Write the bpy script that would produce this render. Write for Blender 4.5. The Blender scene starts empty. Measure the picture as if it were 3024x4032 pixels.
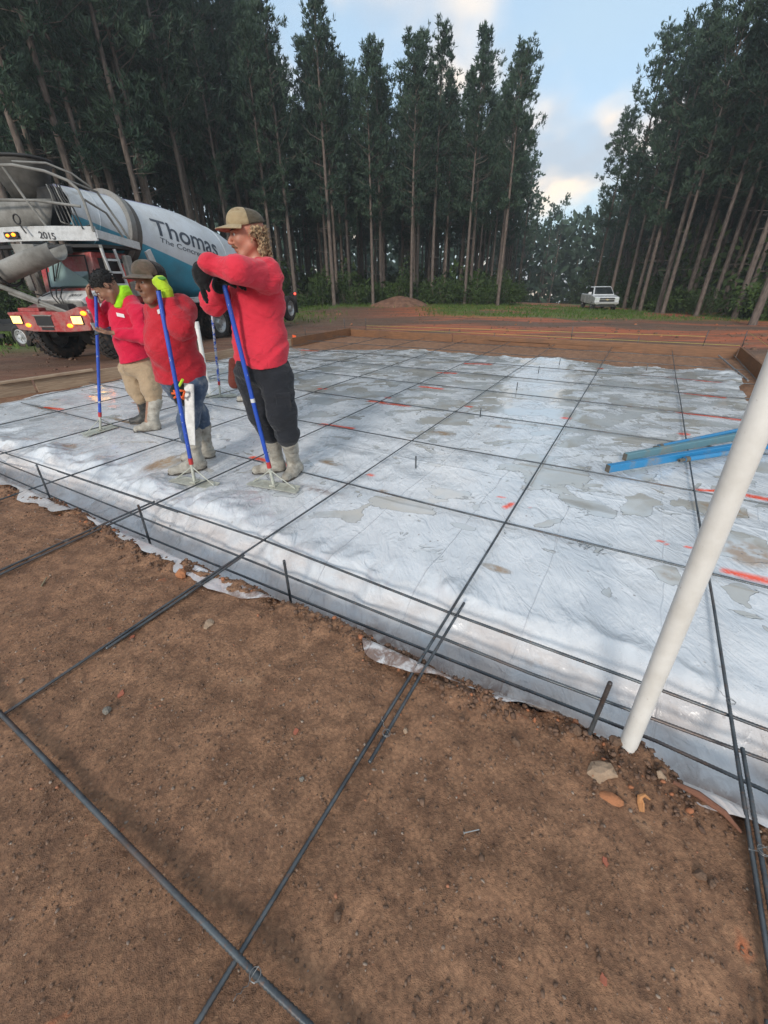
import bpy, bmesh, math, random
import numpy as np
from mathutils import Vector, Matrix
random.seed(7); np.random.seed(7)
sc = bpy.context.scene
C = sc.collection
R = math.radians

# ---------------------------------------------------------------- camera
TH, RO, CH = 0.5165, -0.0165, 1.52            # pitch below level, roll, eye height above the rebar mat
cd = bpy.data.cameras.new('camera'); cam = bpy.data.objects.new('camera', cd); C.objects.link(cam)
cd.sensor_fit = 'HORIZONTAL'; cd.sensor_width = 36.0; cd.lens = 36.0*1620/3024
cd.clip_start = 0.02; cd.clip_end = 2000
cam.matrix_world = Matrix.Translation((0, 0, CH)) @ Matrix.Rotation(math.pi/2-TH, 4, 'X') @ Matrix.Rotation(RO, 4, 'Z')
sc.camera = cam

# ---------------------------------------------------------------- world, sun, exposure
sc.view_settings.view_transform = 'Standard'; sc.view_settings.look = 'None'
sc.view_settings.exposure = 1.25; sc.view_settings.gamma = 1.0
sc.view_settings.use_curve_mapping = False
SUN_EL, SUN_AZ = R(24), R(200)                 # azimuth clockwise from +Y
W = bpy.data.worlds.new('World'); sc.world = W; W.use_nodes = True
nt = W.node_tree; nt.nodes.clear()
def wn(t, **k):
    n = nt.nodes.new(t)
    for a, b in k.items(): setattr(n, a, b)
    return n
out = wn('ShaderNodeOutputWorld'); bg = wn('ShaderNodeBackground')
sky = wn('ShaderNodeTexSky', sky_type='NISHITA', sun_disc=False, sun_elevation=SUN_EL, sun_rotation=SUN_AZ,
         air_density=1.0, dust_density=1.2, ozone_density=1.6)
tc = wn('ShaderNodeTexCoord')
def wmath(op, a, b=None, c=None, clamp=False):
    n = wn('ShaderNodeMath', operation=op, use_clamp=clamp)
    for i, v in enumerate((a, b, c)):
        if v is None: continue
        if isinstance(v, (int, float)): n.inputs[i].default_value = v
        else: nt.links.new(v, n.inputs[i])
    return n.outputs[0]
def wmix(f, a, b, bt='MIX'):
    n = wn('ShaderNodeMix', data_type='RGBA', blend_type=bt)
    for i, v in ((0, f), (6, a), (7, b)):
        if isinstance(v, (int, float)): n.inputs[i].default_value = v
        elif isinstance(v, tuple): n.inputs[i].default_value = (*v, 1)
        else: nt.links.new(v, n.inputs[i])
    return n.outputs[2]
sepw = wn('ShaderNodeSeparateXYZ'); nt.links.new(tc.outputs['Generated'], sepw.inputs[0])
zc = wmath('ADD', wmath('MAXIMUM', sepw.outputs[2], 0.0), 0.22)
comb = wn('ShaderNodeCombineXYZ')
nt.links.new(wmath('DIVIDE', sepw.outputs[0], zc), comb.inputs[0])
nt.links.new(wmath('DIVIDE', sepw.outputs[1], zc), comb.inputs[1])
def wnoise(scale, det, rough, off):
    mp = wn('ShaderNodeMapping'); mp.inputs['Location'].default_value = off; mp.inputs['Rotation'].default_value = (0, 0, R(-35))
    mp.inputs['Scale'].default_value = (1.0, 0.62, 1)
    nt.links.new(comb.outputs[0], mp.inputs[0])
    n = wn('ShaderNodeTexNoise'); n.inputs['Scale'].default_value = scale; n.inputs['Detail'].default_value = det
    n.inputs['Roughness'].default_value = rough; nt.links.new(mp.outputs[0], n.inputs['Vector'])
    return n.outputs[0]
def wramp(v, a, b):
    n = wn('ShaderNodeMapRange', interpolation_type='SMOOTHSTEP'); nt.links.new(v, n.inputs[0])
    n.inputs[1].default_value = a; n.inputs[2].default_value = b; return n.outputs[0]
veil = wramp(wnoise(0.8, 3, 0.5, (3.1, 0.4, 0)), 0.42, 0.78)
cl = wramp(wnoise(1.7, 4, 0.5, (0.35, 1.9, 0)), 0.43, 0.66)
lit = wramp(wnoise(2.6, 3, 0.5, (5.0, 2.2, 0)), 0.42, 0.62)
skc = wmix(1.0, sky.outputs[0], (0.0745, 0.0830, 0.094), 'MULTIPLY')
skc = wmix(wmath('ADD', wmath('MULTIPLY', veil, 0.28), 0.60), skc, (0.27, 0.345, 0.385))
ccol = wmix(lit, (0.27, 0.30, 0.34), (0.62, 0.50, 0.38))
skc = wmix(wmath('MULTIPLY', cl, 0.85), skc, ccol)
nt.links.new(skc, bg.inputs[0]); bg.inputs[1].default_value = 1.0
nt.links.new(bg.outputs[0], out.inputs[0])
sd = bpy.data.lights.new('sun', 'SUN'); sd.energy = 1.1; sd.angle = R(12); sd.color = (1.0, 0.93, 0.84)
so = bpy.data.objects.new('sun', sd); C.objects.link(so)
dirv = Vector((math.sin(SUN_AZ)*math.cos(SUN_EL), math.cos(SUN_AZ)*math.cos(SUN_EL), math.sin(SUN_EL)))
so.rotation_euler = dirv.to_track_quat('Z', 'Y').to_euler(); so.location = (20, 20, 40)
sc.cycles.max_bounces = 6; sc.cycles.diffuse_bounces = 3; sc.cycles.glossy_bounces = 3; sc.cycles.transmission_bounces = 4
sc.cycles.transparent_max_bounces = 8; sc.cycles.caustics_reflective = False; sc.cycles.caustics_refractive = False

# ---------------------------------------------------------------- measuring helpers
_c, _s, _cr, _sr = math.cos(TH), math.sin(TH), math.cos(RO), math.sin(RO)
KK = 3024/1659.0
def ray(dx, dy):
    x = dx*KK-1512; y = 2016-dy*KK
    x, y = x*_cr-y*_sr, x*_sr+y*_cr
    return np.array([x, 1620*_c+y*_s, -1620*_s+y*_c])
def gp(dx, dy, z=0.0):                         # point at height z
    d = ray(dx, dy); return np.array([0, 0, CH]) + d*(z-CH)/d[2]
def ah(dx, dy, Y):                             # point at distance Y
    d = ray(dx, dy); return np.array([0, 0, CH]) + d*Y/d[1]
YA = .5335; O2 = np.array([.873, 2.586]); U2 = np.array([math.cos(YA), -math.sin(YA)]); V2 = np.array([math.sin(YA), math.cos(YA)])
def slab(u, v, z=0.0):
    return np.array([O2[0]+u*U2[0]+v*V2[0], O2[1]+u*U2[1]+v*V2[1], z])
def touv(x, y):
    dx = x-O2[0]; dy = y-O2[1]
    return dx*U2[0]+dy*U2[1], dx*V2[0]+dy*V2[1]

# ---------------------------------------------------------------- noise (numpy)
def _hash(*a, seed=0):
    h = np.full(np.shape(a[0]), (seed*2654435761+374761393) & 0xffffffff, np.uint64)
    for v in a:
        h = (h ^ (np.asarray(v).astype(np.int64).astype(np.uint64) & np.uint64(0xffffffff)))*np.uint64(668265263) & np.uint64(0xffffffff)
        h ^= h >> np.uint64(15); h = h*np.uint64(2246822519) & np.uint64(0xffffffff); h ^= h >> np.uint64(13)
    return h.astype(np.float64)/4294967295.0
def vn2(x, y, seed=0):
    xi = np.floor(x); yi = np.floor(y); fx = x-xi; fy = y-yi
    fx = fx*fx*fx*(fx*(fx*6-15)+10); fy = fy*fy*fy*(fy*(fy*6-15)+10)
    a = _hash(xi, yi, seed=seed); b = _hash(xi+1, yi, seed=seed); c = _hash(xi, yi+1, seed=seed); d = _hash(xi+1, yi+1, seed=seed)
    return (a*(1-fx)+b*fx)*(1-fy)+(c*(1-fx)+d*fx)*fy
def lin2(x, y, seed=0):                          # facetted noise: flat panels meeting in sharp creases
    xi = np.floor(x); yi = np.floor(y); fx = x-xi; fy = y-yi
    a = _hash(xi, yi, seed=seed); b = _hash(xi+1, yi, seed=seed); c = _hash(xi, yi+1, seed=seed); d = _hash(xi+1, yi+1, seed=seed)
    return np.where(fx > fy, a+(b-a)*fx+(d-b)*fy, a+(c-a)*fy+(d-c)*fx)
def facets(x, y, oct=3, seed=0):
    s = 0; t = 0; w = 1
    for o in range(oct):
        q = .7+1.1*o; s = s+w*lin2((x*math.cos(q)-y*math.sin(q))*2**o, (x*math.sin(q)+y*math.cos(q))*2**o, seed+o); t += w; w *= .5
    return s/t
def vn3(x, y, z, seed=0):
    zi = np.floor(z); fz = z-zi; fz = fz*fz*(3-2*fz)
    def sl(k):
        xi = np.floor(x); yi = np.floor(y); fx = x-xi; fy = y-yi
        fx = fx*fx*(3-2*fx); fy = fy*fy*(3-2*fy)
        a = _hash(xi, yi, k, seed=seed); b = _hash(xi+1, yi, k, seed=seed); c = _hash(xi, yi+1, k, seed=seed); d = _hash(xi+1, yi+1, k, seed=seed)
        return (a*(1-fx)+b*fx)*(1-fy)+(c*(1-fx)+d*fx)*fy
    return sl(zi)*(1-fz)+sl(zi+1)*fz
def fbm(x, y, oct=4, seed=0, gain=.5):
    s = 0; a = 1; t = 0
    for o in range(oct):
        s = s+a*vn2(x*2**o+o*17.3, y*2**o-o*9.1, seed+o); t += a; a *= gain
    return s/t
def ridge(x, y, oct=3, seed=0):
    s = 0; a = 1; t = 0
    for o in range(oct):
        s = s+a*(1-np.abs(2*vn2(x*2**o+o*7.3, y*2**o-o*3.1, seed+o)-1)); t += a; a *= .5
    return s/t
def sst(x, a, b):
    t = np.clip((np.asarray(x, float)-a)/(b-a), 0, 1); return t*t*(3-2*t)

# ---------------------------------------------------------------- mesh building
class MB:
    def __init__(s): s.v = []; s.f = []; s.n = 0
    def add(s, v, f):
        v = [tuple(map(float, p)) for p in v]
        s.v += v; s.f += [tuple(i+s.n for i in q) for q in f]; s.n += len(v); return s
    def box(s, lo, hi, M=None):
        x0, y0, z0 = lo; x1, y1, z1 = hi
        v = [(x0,y0,z0),(x1,y0,z0),(x1,y1,z0),(x0,y1,z0),(x0,y0,z1),(x1,y0,z1),(x1,y1,z1),(x0,y1,z1)]
        if M is not None: v = [M @ Vector(p) for p in v]
        return s.add(v, [(0,3,2,1),(4,5,6,7),(0,1,5,4),(1,2,6,5),(2,3,7,6),(3,0,4,7)])
    def bar(s, a, b, w, h, up=(0, 0, 1)):      # box beam from a to b
        a = Vector(a); b = Vector(b); d = (b-a).normalized(); up = Vector(up)
        sd_ = d.cross(up)
        if sd_.length < 1e-4: sd_ = d.cross(Vector((1, 0, 0)))
        sd_.normalize(); u = sd_.cross(d).normalized()
        v = []
        for p in (a, b):
            for i, j in ((-1,-1),(1,-1),(1,1),(-1,1)): v.append(p+sd_*i*w/2+u*j*h/2)
        return s.add(v, [(0,3,2,1),(4,5,6,7),(0,1,5,4),(1,2,6,5),(2,3,7,6),(3,0,4,7)])
    def tube(s, pts, r, n=8, cap=True, r2=None):
        pts = [Vector(p) for p in pts]; m = len(pts)
        rs = r if isinstance(r, (list, tuple, np.ndarray)) else [r+( (r2-r)*i/(m-1) if r2 is not None else 0) for i in range(m)]
        prev = None; v = []
        for i, p in enumerate(pts):
            t = (pts[min(i+1, m-1)]-pts[max(i-1, 0)]).normalized()
            if prev is None:
                a = t.orthogonal().normalized()
            else:
                a = (prev-t*prev.dot(t)); a = a.normalized() if a.length > 1e-6 else t.orthogonal().normalized()
            prev = a; b = t.cross(a)
            for k in range(n):
                q = 2*math.pi*k/n; v.append(p+(a*math.cos(q)+b*math.sin(q))*rs[i])
        f = [(i*n+k, i*n+(k+1) % n, (i+1)*n+(k+1) % n, (i+1)*n+k) for i in range(m-1) for k in range(n)]
        if cap: f += [tuple(range(n-1, -1, -1)), tuple((m-1)*n+k for k in range(n))]
        return s.add(v, f)
    def lathe(s, prof, n=32, M=None, closed=False):   # prof: (axial x, radius) about X axis
        v = []
        for x, r in prof:
            for k in range(n):
                q = 2*math.pi*k/n; v.append(Vector((x, r*math.cos(q), r*math.sin(q))))
        if M is not None: v = [M @ p for p in v]
        m = len(prof)
        f = [(i*n+k, (i+1)*n+k, (i+1)*n+(k+1) % n, i*n+(k+1) % n) for i in range(m-1) for k in range(n)]
        if closed: f += [(( m-1)*n+k, k, (k+1) % n, (m-1)*n+(k+1) % n) for k in range(n)]
        return s.add(v, f)
    def prism(s, poly, lo, hi, axis='y', M=None):     # polygon in the plane normal to axis
        def mk(p, t):
            return {'y': (p[0], t, p[1]), 'x': (t, p[0], p[1]), 'z': (p[0], p[1], t)}[axis]
        n = len(poly); v = [Vector(mk(p, lo)) for p in poly]+[Vector(mk(p, hi)) for p in poly]
        if M is not None: v = [M @ p for p in v]
        return s.add(v, [tuple(range(n)), tuple(range(2*n-1, n-1, -1))]+[(k, k+n, (k+1) % n+n, (k+1) % n) for k in range(n)])
    def ball(s, c, r, seg=10, rg=6, M=None):
        rr = r if isinstance(r, (tuple, list)) else (r, r, r)
        v = [(c[0], c[1], c[2]+rr[2])]
        for i in range(1, rg):
            a = math.pi*i/rg
            for k in range(seg):
                q = 2*math.pi*k/seg; v.append((c[0]+rr[0]*math.sin(a)*math.cos(q), c[1]+rr[1]*math.sin(a)*math.sin(q), c[2]+rr[2]*math.cos(a)))
        v.append((c[0], c[1], c[2]-rr[2])); L = len(v)-1
        f = [(0, 1+k, 1+(k+1) % seg) for k in range(seg)]
        for i in range(rg-2):
            for k in range(seg):
                a = 1+i*seg; f.append((a+k, a+seg+k, a+seg+(k+1) % seg, a+(k+1) % seg))
        a = 1+(rg-2)*seg; f += [(a+k, L, a+(k+1) % seg) for k in range(seg)]
        if M is not None: v = [M @ Vector(p) for p in v]
        return s.add(v, f)
    def mesh(s, name, mat, smooth=False, ang=None):
        me = bpy.data.meshes.new(name); me.from_pydata(s.v, [], s.f)
        if mat: me.materials.append(mat)
        bm = bmesh.new(); bm.from_mesh(me); bmesh.ops.recalc_face_normals(bm, faces=bm.faces); bm.to_mesh(me); bm.free()
        if smooth: me.shade_smooth()
        if smooth and ang:
            try: me.set_sharp_from_angle(angle=R(ang))
            except Exception: pass
        return me
    def build(s, name, mat, parent=None, smooth=False, ang=35, bevel=0, seg=2):
        o = bpy.data.objects.new(name, s.mesh(name, mat, smooth, ang)); C.objects.link(o)
        if parent is not None: o.parent = parent
        if bevel:
            m = o.modifiers.new('bevel', 'BEVEL'); m.width = bevel; m.segments = seg; m.limit_method = 'ANGLE'; m.angle_limit = R(35)
        return o
def npmesh(name, V, Fq, mat, smooth=True, parent=None, link=True):
    V = np.asarray(V, np.float32); Fq = np.asarray(Fq, np.int32)
    me = bpy.data.meshes.new(name); me.vertices.add(len(V)); me.vertices.foreach_set('co', V.ravel())
    k = Fq.shape[1]; me.loops.add(Fq.size); me.loops.foreach_set('vertex_index', Fq.ravel())
    me.polygons.add(len(Fq)); me.polygons.foreach_set('loop_start', np.arange(0, Fq.size, k, dtype=np.int32))
    me.update(calc_edges=True); me.validate()
    if mat: me.materials.append(mat)
    if smooth: me.shade_smooth()
    if not link: return me
    o = bpy.data.objects.new(name, me); C.objects.link(o)
    if parent is not None: o.parent = parent
    return o
def attr(me, name, vals):
    a = me.attributes.new(name, 'FLOAT', 'POINT'); a.data.foreach_set('value', np.asarray(vals, np.float32).ravel())
def tag(o, label=None, cat=None, group=None, kind=None):
    if label: o['label'] = label
    if cat: o['category'] = cat
    if group: o['group'] = group
    if kind: o['kind'] = kind
    return o
def empty(name, loc=(0, 0, 0), rz=0.0):
    o = bpy.data.objects.new(name, None); o.empty_display_size = .1; C.objects.link(o)
    o.location = tuple(map(float, loc)); o.rotation_euler = (0, 0, rz); return o
def grid_mesh(name, us, vs, zf, mat, keep=None, parent=None, warp=None):
    Ug, Vg = np.meshgrid(us, vs, indexing='ij')
    if warp: Vg = warp(Ug, Vg)
    X = O2[0]+Ug*U2[0]+Vg*V2[0]; Y = O2[1]+Ug*U2[1]+Vg*V2[1]
    r = zf(Ug, Vg, X, Y); Z = r[0] if isinstance(r, tuple) else r
    n, m = Ug.shape; idx = np.arange(n*m).reshape(n, m)
    F = np.stack([idx[:-1, :-1], idx[1:, :-1], idx[1:, 1:], idx[:-1, 1:]], -1).reshape(-1, 4)
    P = np.stack([X, Y, Z], -1).reshape(-1, 3)
    if keep is not None:
        kp = keep(Ug, Vg).ravel(); F = F[kp[F].all(1)]
        used = np.zeros(n*m, bool); used[F.ravel()] = True; mp = np.cumsum(used)-1
        F = mp[F]; P = P[used]
    else: used = np.ones(n*m, bool)
    return P, F, used, (Ug, Vg, X, Y, Z)

# ---------------------------------------------------------------- materials
class NT:
    def __init__(s, m): s.t = m.node_tree; s.n = s.t.nodes; s.l = s.t.links
    def new(s, ty, **k):
        n = s.n.new(ty)
        for a, b in k.items(): setattr(n, a, b)
        return n
    def put(s, sock, v):
        if v is None: return
        if hasattr(v, 'is_output'): s.l.new(v, sock)
        elif isinstance(v, tuple) and sock.type == 'RGBA': sock.default_value = (*v[:3], 1)
        else: sock.default_value = v
    def coord(s, kind='Object', scale=(1, 1, 1), rot=(0, 0, 0), loc=(0, 0, 0)):
        if kind == 'World': src = s.new('ShaderNodeNewGeometry').outputs['Position']
        else: src = s.new('ShaderNodeTexCoord').outputs[kind]
        m = s.new('ShaderNodeMapping'); m.inputs['Scale'].default_value = scale; m.inputs['Rotation'].default_value = rot; m.inputs['Location'].default_value = loc
        s.l.new(src, m.inputs[0]); return m.outputs[0]
    def noise(s, vec, scale, det=4, rough=.55, dist=0):
        n = s.new('ShaderNodeTexNoise'); s.put(n.inputs['Vector'], vec); n.inputs['Scale'].default_value = scale
        n.inputs['Detail'].default_value = det; n.inputs['Roughness'].default_value = rough; n.inputs['Distortion'].default_value = dist
        return n.outputs[0]
    def voro(s, vec, scale, feat='F1', out='Distance', rnd=1.0):
        n = s.new('ShaderNodeTexVoronoi', feature=feat); s.put(n.inputs['Vector'], vec); n.inputs['Scale'].default_value = scale
        n.inputs['Randomness'].default_value = rnd; return n.outputs[out]
    def mr(s, v, a, b, c=0.0, d=1.0, smooth=True):
        n = s.new('ShaderNodeMapRange', interpolation_type='SMOOTHSTEP' if smooth else 'LINEAR'); s.put(n.inputs[0], v)
        for i, q in enumerate((a, b, c, d)): n.inputs[i+1].default_value = q
        return n.outputs[0]
    def math(s, op, a, b=None, clamp=False):
        n = s.new('ShaderNodeMath', operation=op, use_clamp=clamp); s.put(n.inputs[0], a)
        if b is not None: s.put(n.inputs[1], b)
        return n.outputs[0]
    def mix(s, f, a, b, bt='MIX'):
        n = s.new('ShaderNodeMix', data_type='RGBA', blend_type=bt); s.put(n.inputs[0], f); s.put(n.inputs[6], a); s.put(n.inputs[7], b); return n.outputs[2]
    def bump(s, h, strength=.5, dist=.01, nrm=None):
        n = s.new('ShaderNodeBump'); s.put(n.inputs['Height'], h); n.inputs['Strength'].default_value = strength; n.inputs['Distance'].default_value = dist
        if nrm is not None: s.put(n.inputs['Normal'], nrm)
        return n.outputs[0]
    def attr(s, name): n = s.new('ShaderNodeAttribute'); n.attribute_name = name; return n.outputs['Fac']
def mat(name, base=(.5, .5, .5), rough=.6, metal=0.0, fn=None, **kw):
    m = bpy.data.materials.new(name); m.use_nodes = True; N = NT(m); b = m.node_tree.nodes['Principled BSDF']
    b.inputs['Base Color'].default_value = (*base, 1); b.inputs['Roughness'].default_value = rough; b.inputs['Metallic'].default_value = metal
    for k, v in kw.items():
        b.inputs[k.replace('_', ' ')].default_value = v
    if fn: fn(N, b)
    return m
def worn(name, base, dirt=(.16, .12, .09), rough=.5, metal=0.0, amt=.45, scale=3.0, bs=.15, var=.25, lo=None, **kw):
    def fn(N, b):
        v = N.coord('Object')
        n1 = N.noise(v, scale, 6, .65); n2 = N.noise(v, scale*7, 4, .6); n3 = N.noise(v, scale*40, 3, .6)
        d = N.mr(N.math('ADD', N.math('MULTIPLY', n1, .7), N.math('MULTIPLY', n2, .3)), .62-amt*.35, .80-amt*.2)
        c = N.mix(N.mr(n2, .3, .7), tuple(x*(1-var) for x in base), base)
        c = N.mix(N.math('MULTIPLY', d, .75), c, dirt)
        N.put(b.inputs['Base Color'], c)
        N.put(b.inputs['Roughness'], N.math('ADD', N.math('MULTIPLY', d, .35), rough, True))
        N.put(b.inputs['Normal'], N.bump(N.math('ADD', n3, N.math('MULTIPLY', n2, 2.0)), bs, .004))
    return mat(name, base, rough, metal, fn, **kw)

def rebar_fn(N, b):
    v = N.coord('World'); n = N.noise(v, 9, 5, .6); n2 = N.noise(v, 70, 3)
    c = N.mix(N.mr(n, .3, .7), (.055, .065, .075), (.13, .145, .155))
    c = N.mix(N.math('MULTIPLY', N.mr(n2, .55, .75), .5), c, (.22, .11, .06))
    c = N.mix(N.math('MULTIPLY', N.mr(N.noise(v, 3.1, 4, .6), .5, .7), .5), c, (.15, .085, .055))
    N.put(b.inputs['Base Color'], c); N.put(b.inputs['Normal'], N.bump(n2, .4, .002))
M_REBAR = mat('rebar_steel', (.1, .1, .1), .42, .55, rebar_fn)
M_WIRE = mat('tie_wire_steel', (.25, .25, .25), .4, .7)
def wood_fn(N, b):
    v = N.coord('Object', (1, 1, 1)); g = N.noise(N.coord('Object', (1.5, 14, 30)), 2.5, 6, .6, .4); n = N.noise(v, 1.3, 5, .6)
    c = N.mix(N.mr(g, .3, .7), (.13, .062, .030), (.24, .115, .055))
    c = N.mix(N.math('MULTIPLY', N.mr(n, .45, .7), .75), c, (.12, .065, .04))
    N.put(b.inputs['Base Color'], c); N.put(b.inputs['Normal'], N.bump(g, .4, .004))
M_FORM = mat('wet_form_lumber', (.3, .16, .07), .5, 0, wood_fn)
def pine_lum(N, b):
    g = N.noise(N.coord('Object', (1.5, 14, 30)), 2.5, 6, .6, .4); n = N.noise(N.coord('Object'), 1.6, 5, .6)
    c = N.mix(N.mr(g, .3, .7), (.26, .18, .12), (.44, .33, .23))
    c = N.mix(N.math('MULTIPLY', N.mr(n, .5, .75), .6), c, (.2, .12, .08))
    N.put(b.inputs['Base Color'], c); N.put(b.inputs['Normal'], N.bump(g, .4, .004))
M_LUM = mat('weathered_pine_lumber', (.4, .3, .2), .65, 0, pine_lum)
def pvc_fn(N, b):
    v = N.coord('Object'); n = N.noise(v, 5, 6, .65); n2 = N.noise(v, 60, 4, .6)
    c = N.mix(N.mr(n, .35, .75), (.70, .69, .66), (.56, .54, .50))
    c = N.mix(N.math('MULTIPLY', N.mr(n2, .66, .76), .6), c, (.22, .15, .10))
    N.put(b.inputs['Base Color'], c); N.put(b.inputs['Normal'], N.bump(n2, .08, .002))
M_PVC = mat('white_pvc', (.7, .7, .68), .38, 0, pvc_fn)
M_ORANGE = mat('orange_paint', (.85, .13, .04), .5)
M_STRING = mat('yellow_string', (.55, .48, .12), .7)
M_BLACK = worn('black_rubber', (.018, .018, .02), rough=.65, amt=.35, dirt=(.10, .065, .045))
M_STEELDK = worn('dark_dirty_steel', (.045, .045, .048), rough=.5, amt=.4, dirt=(.13, .10, .08))
M_CHROME = worn('dull_aluminium', (.48, .48, .46), rough=.32, metal=.7, amt=.3)
# ================================================================ GROUND
def terrain(x, y):
    x = np.asarray(x, float); y = np.asarray(y, float)
    z = -0.12-0.10*sst(-x, 4, 8)-0.015*np.maximum(0, y-11)-0.04*np.maximum(0, x-3)*sst(y, 10, 25)
    z = z-0.03*np.maximum(0, y-60)
    r = np.hypot(x, y)
    return z+(fbm(x*.35, y*.35, 4, 5)-.5)*.16*sst(r, 6, 14)
def clod_noise(x, y):
    n = (fbm(x*22, y*22, 3, 31)-.5)*.012+(fbm(x*5, y*5, 3, 32)-.5)*.022+(fbm(x*.9, y*.9, 2, 33)-.5)*.03
    return n
def edge_v(u):                                  # the crumbled lip of the trench on the near side
    e = -1.49+(fbm(u*1.1, u*0+3.1, 3, 41)-.5)*.16+(fbm(u*7, u*0+1.7, 3, 42)-.5)*.07
    e = e+.09*np.exp(-((u-.90)/.09)**2)-.05*np.exp(-((u-1.10)/.08)**2)+.06*np.exp(-((u-.66)/.14)**2)
    return e
def ground_z(u, v, x, y):
    t = terrain(x, y)
    du = np.maximum(np.maximum(-8.42-u, u-2.55), 0); dv = np.maximum(v-9.55, 0)
    # only the far side, left and right fall away; the near bank goes on level
    k = sst(np.hypot(du, dv), 0, 1.2)
    bank = -.022+clod_noise(x, y)*1.0
    e = edge_v(u)
    drop = sst(v, e, e+.10)
    rise = sst(v, -1.12, -.76)
    lip = np.exp(-((v-e+.04)/.07)**2)*(fbm(u*16, v*16, 3, 44)-.42)*.075
    pad = -.125+(fbm(x*3, y*3, 4, 35)-.5)*.05+ridge(x*1.2, y*.8, 2, 36)*.02
    inner = bank*(1-drop)+(-.36)*drop
    inner = inner*(1-rise)+pad*rise+lip*(1-rise)
    return inner*(1-k)+t*k
def axis(parts):
    a = []
    for lo, hi, st in parts: a += list(np.arange(lo, hi-1e-6, st))
    return np.array(a+[parts[-1][1]])
gu = axis([(-400, -120, 40), (-120, -40, 4), (-40, -14, .8), (-14, -6, .22), (-6, -3.2, .03), (-3.2, 2.2, .0125), (2.2, 3.2, .05), (3.2, 14, .25), (14, 50, 1), (50, 130, 5), (130, 410, 40)])
gv = axis([(-400, -100, 40), (-100, -20, 8), (-20, -5, .6), (-5, -3.4, .05), (-3.4, -1.3, .0125), (-1.3, -.95, .04), (-.95, 5.8, .5), (5.8, 9.8, .07), (9.8, 22, .2), (22, 60, .8), (60, 140, 4), (140, 600, 46)])
P, F, used, (Ug, Vg, X, Y, Z) = grid_mesh('ground', gu, gv, ground_z, None)

def soil_fn(N, b):
    w = N.coord('World')
    n1 = N.noise(w, 1.1, 5, .6); n2 = N.noise(w, 9, 6, .65, .4); n3 = N.noise(w, 60, 5, .7); n4 = N.noise(w, 320, 3, .7)
    gr = N.attr('grass'); rd = N.attr('clay'); fa = N.attr('far')
    c = N.mix(N.mr(n2, .30, .72), (.185, .094, .052), (.42, .228, .130))
    c = N.mix(N.math('MULTIPLY', N.mr(n1, .38, .62), .28), c, (.150, .070, .038))
    vr = N.voro(w, 75); vc = N.voro(N.coord('World', loc=(.3, .1, 0)), 28)
    c = N.mix(N.mr(vr, .36, .66, 0, .32), c, (.075, .042, .028))
    c = N.mix(N.math('MULTIPLY', N.mr(vc, .06, .16, 1, 0), N.mr(n3, .4, .55)), c, (.33, .205, .135))
    c = N.mix(N.math('MULTIPLY', N.mr(n3, .52, .72), .55), c, (.40, .23, .13))
    c = N.mix(N.math('MULTIPLY', N.mr(n3, .28, .44, 1, 0), .7), c, (.035, .018, .012))
    c = N.mix(N.math('MULTIPLY', N.mr(n4, .60, .75), .6), c, (.44, .30, .20))
    sp = N.noise(N.coord('World', loc=(3, 7, 0)), 5.2, 3, .5)
    c = N.mix(N.math('MULTIPLY', N.mr(sp, .70, .76), .8), c, (.52, .16, .07))
    ps = N.noise(N.coord('World', loc=(13, 2, 0)), 3.6, 3, .55)
    c = N.mix(N.math('MULTIPLY', N.mr(ps, .68, .75), .55), c, (.40, .24, .14))
    # clearing beyond the pad: red clay smeared over brown, pale sandy streaks
    st = N.noise(N.coord('World', (.22, 1.3, 1)), 1.0, 6, .65, .8); st2 = N.noise(N.coord('World', (.5, 2.2, 1), loc=(5, 1, 0)), 1.0, 6, .7)
    cf = N.mix(N.mr(st, .38, .58), (.20, .095, .055), (.46, .125, .055))
    cf = N.mix(N.math('MULTIPLY', N.mr(st2, .56, .70), .8), cf, (.36, .20, .12))
    cf = N.mix(N.math('MULTIPLY', N.mr(st2, .30, .45, 1, 0), .8), cf, (.055, .030, .022))
    cf = N.mix(rd, (N.mix(N.mr(st2, .35, .65), (.10, .060, .042), (.17, .105, .07))), cf)
    c = N.mix(fa, c, cf)
    gg = N.mix(N.mr(n2, .3, .7), (.060, .115, .018), (.13, .21, .04))
    c = N.mix(N.math('MULTIPLY', gr, N.mr(N.noise(w, 3.0, 6, .75), .30, .52)), c, gg)
    N.put(b.inputs['Base Color'], c)
    N.put(b.inputs['Roughness'], N.mr(n2, .3, .7, .62, .92))
    h = N.math('ADD', N.math('MULTIPLY', n3, .7), N.math('MULTIPLY', n4, .35)); h = N.math('ADD', h, N.math('MULTIPLY', n2, 1.2)); h = N.math('SUBTRACT', h, N.math('MULTIPLY', vr, .15))
    N.put(b.inputs['Normal'], N.bump(N.math('MULTIPLY', h, N.mr(N.noise(N.coord('World', loc=(4, 4, 0)), 1.7, 4, .6), .36, .60, .45, 1.15)), .95, .014))
    b.inputs['Specular IOR Level'].default_value = .35
M_SOIL = mat('brown_soil', (.15, .09, .06), .85, 0, soil_fn)
g = npmesh('ground', P, F, M_SOIL); tag(g, kind='structure')
U_, V_ = touv(P[:, 0], P[:, 1]); px_, py_ = P[:, 0], P[:, 1]
outd = np.maximum(np.maximum(-8.45-U_, U_-2.6), V_-9.6)
far = sst(outd, 0, 1.0)
ga = fbm(px_*.22, py_*.22, 4, 61)
gmask = np.maximum(sst(py_, 19, 25)*(1-sst(px_, -8, -1))*(1-sst(-px_, 60, 80)), 0)*sst(ga, .36, .52)
gmask = np.maximum(gmask, sst(py_-(.2*(px_-20)+30)*1.0, -3.5, 0)*sst(px_, 2, 5)*sst(ga, .3, .45)*.9)
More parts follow.
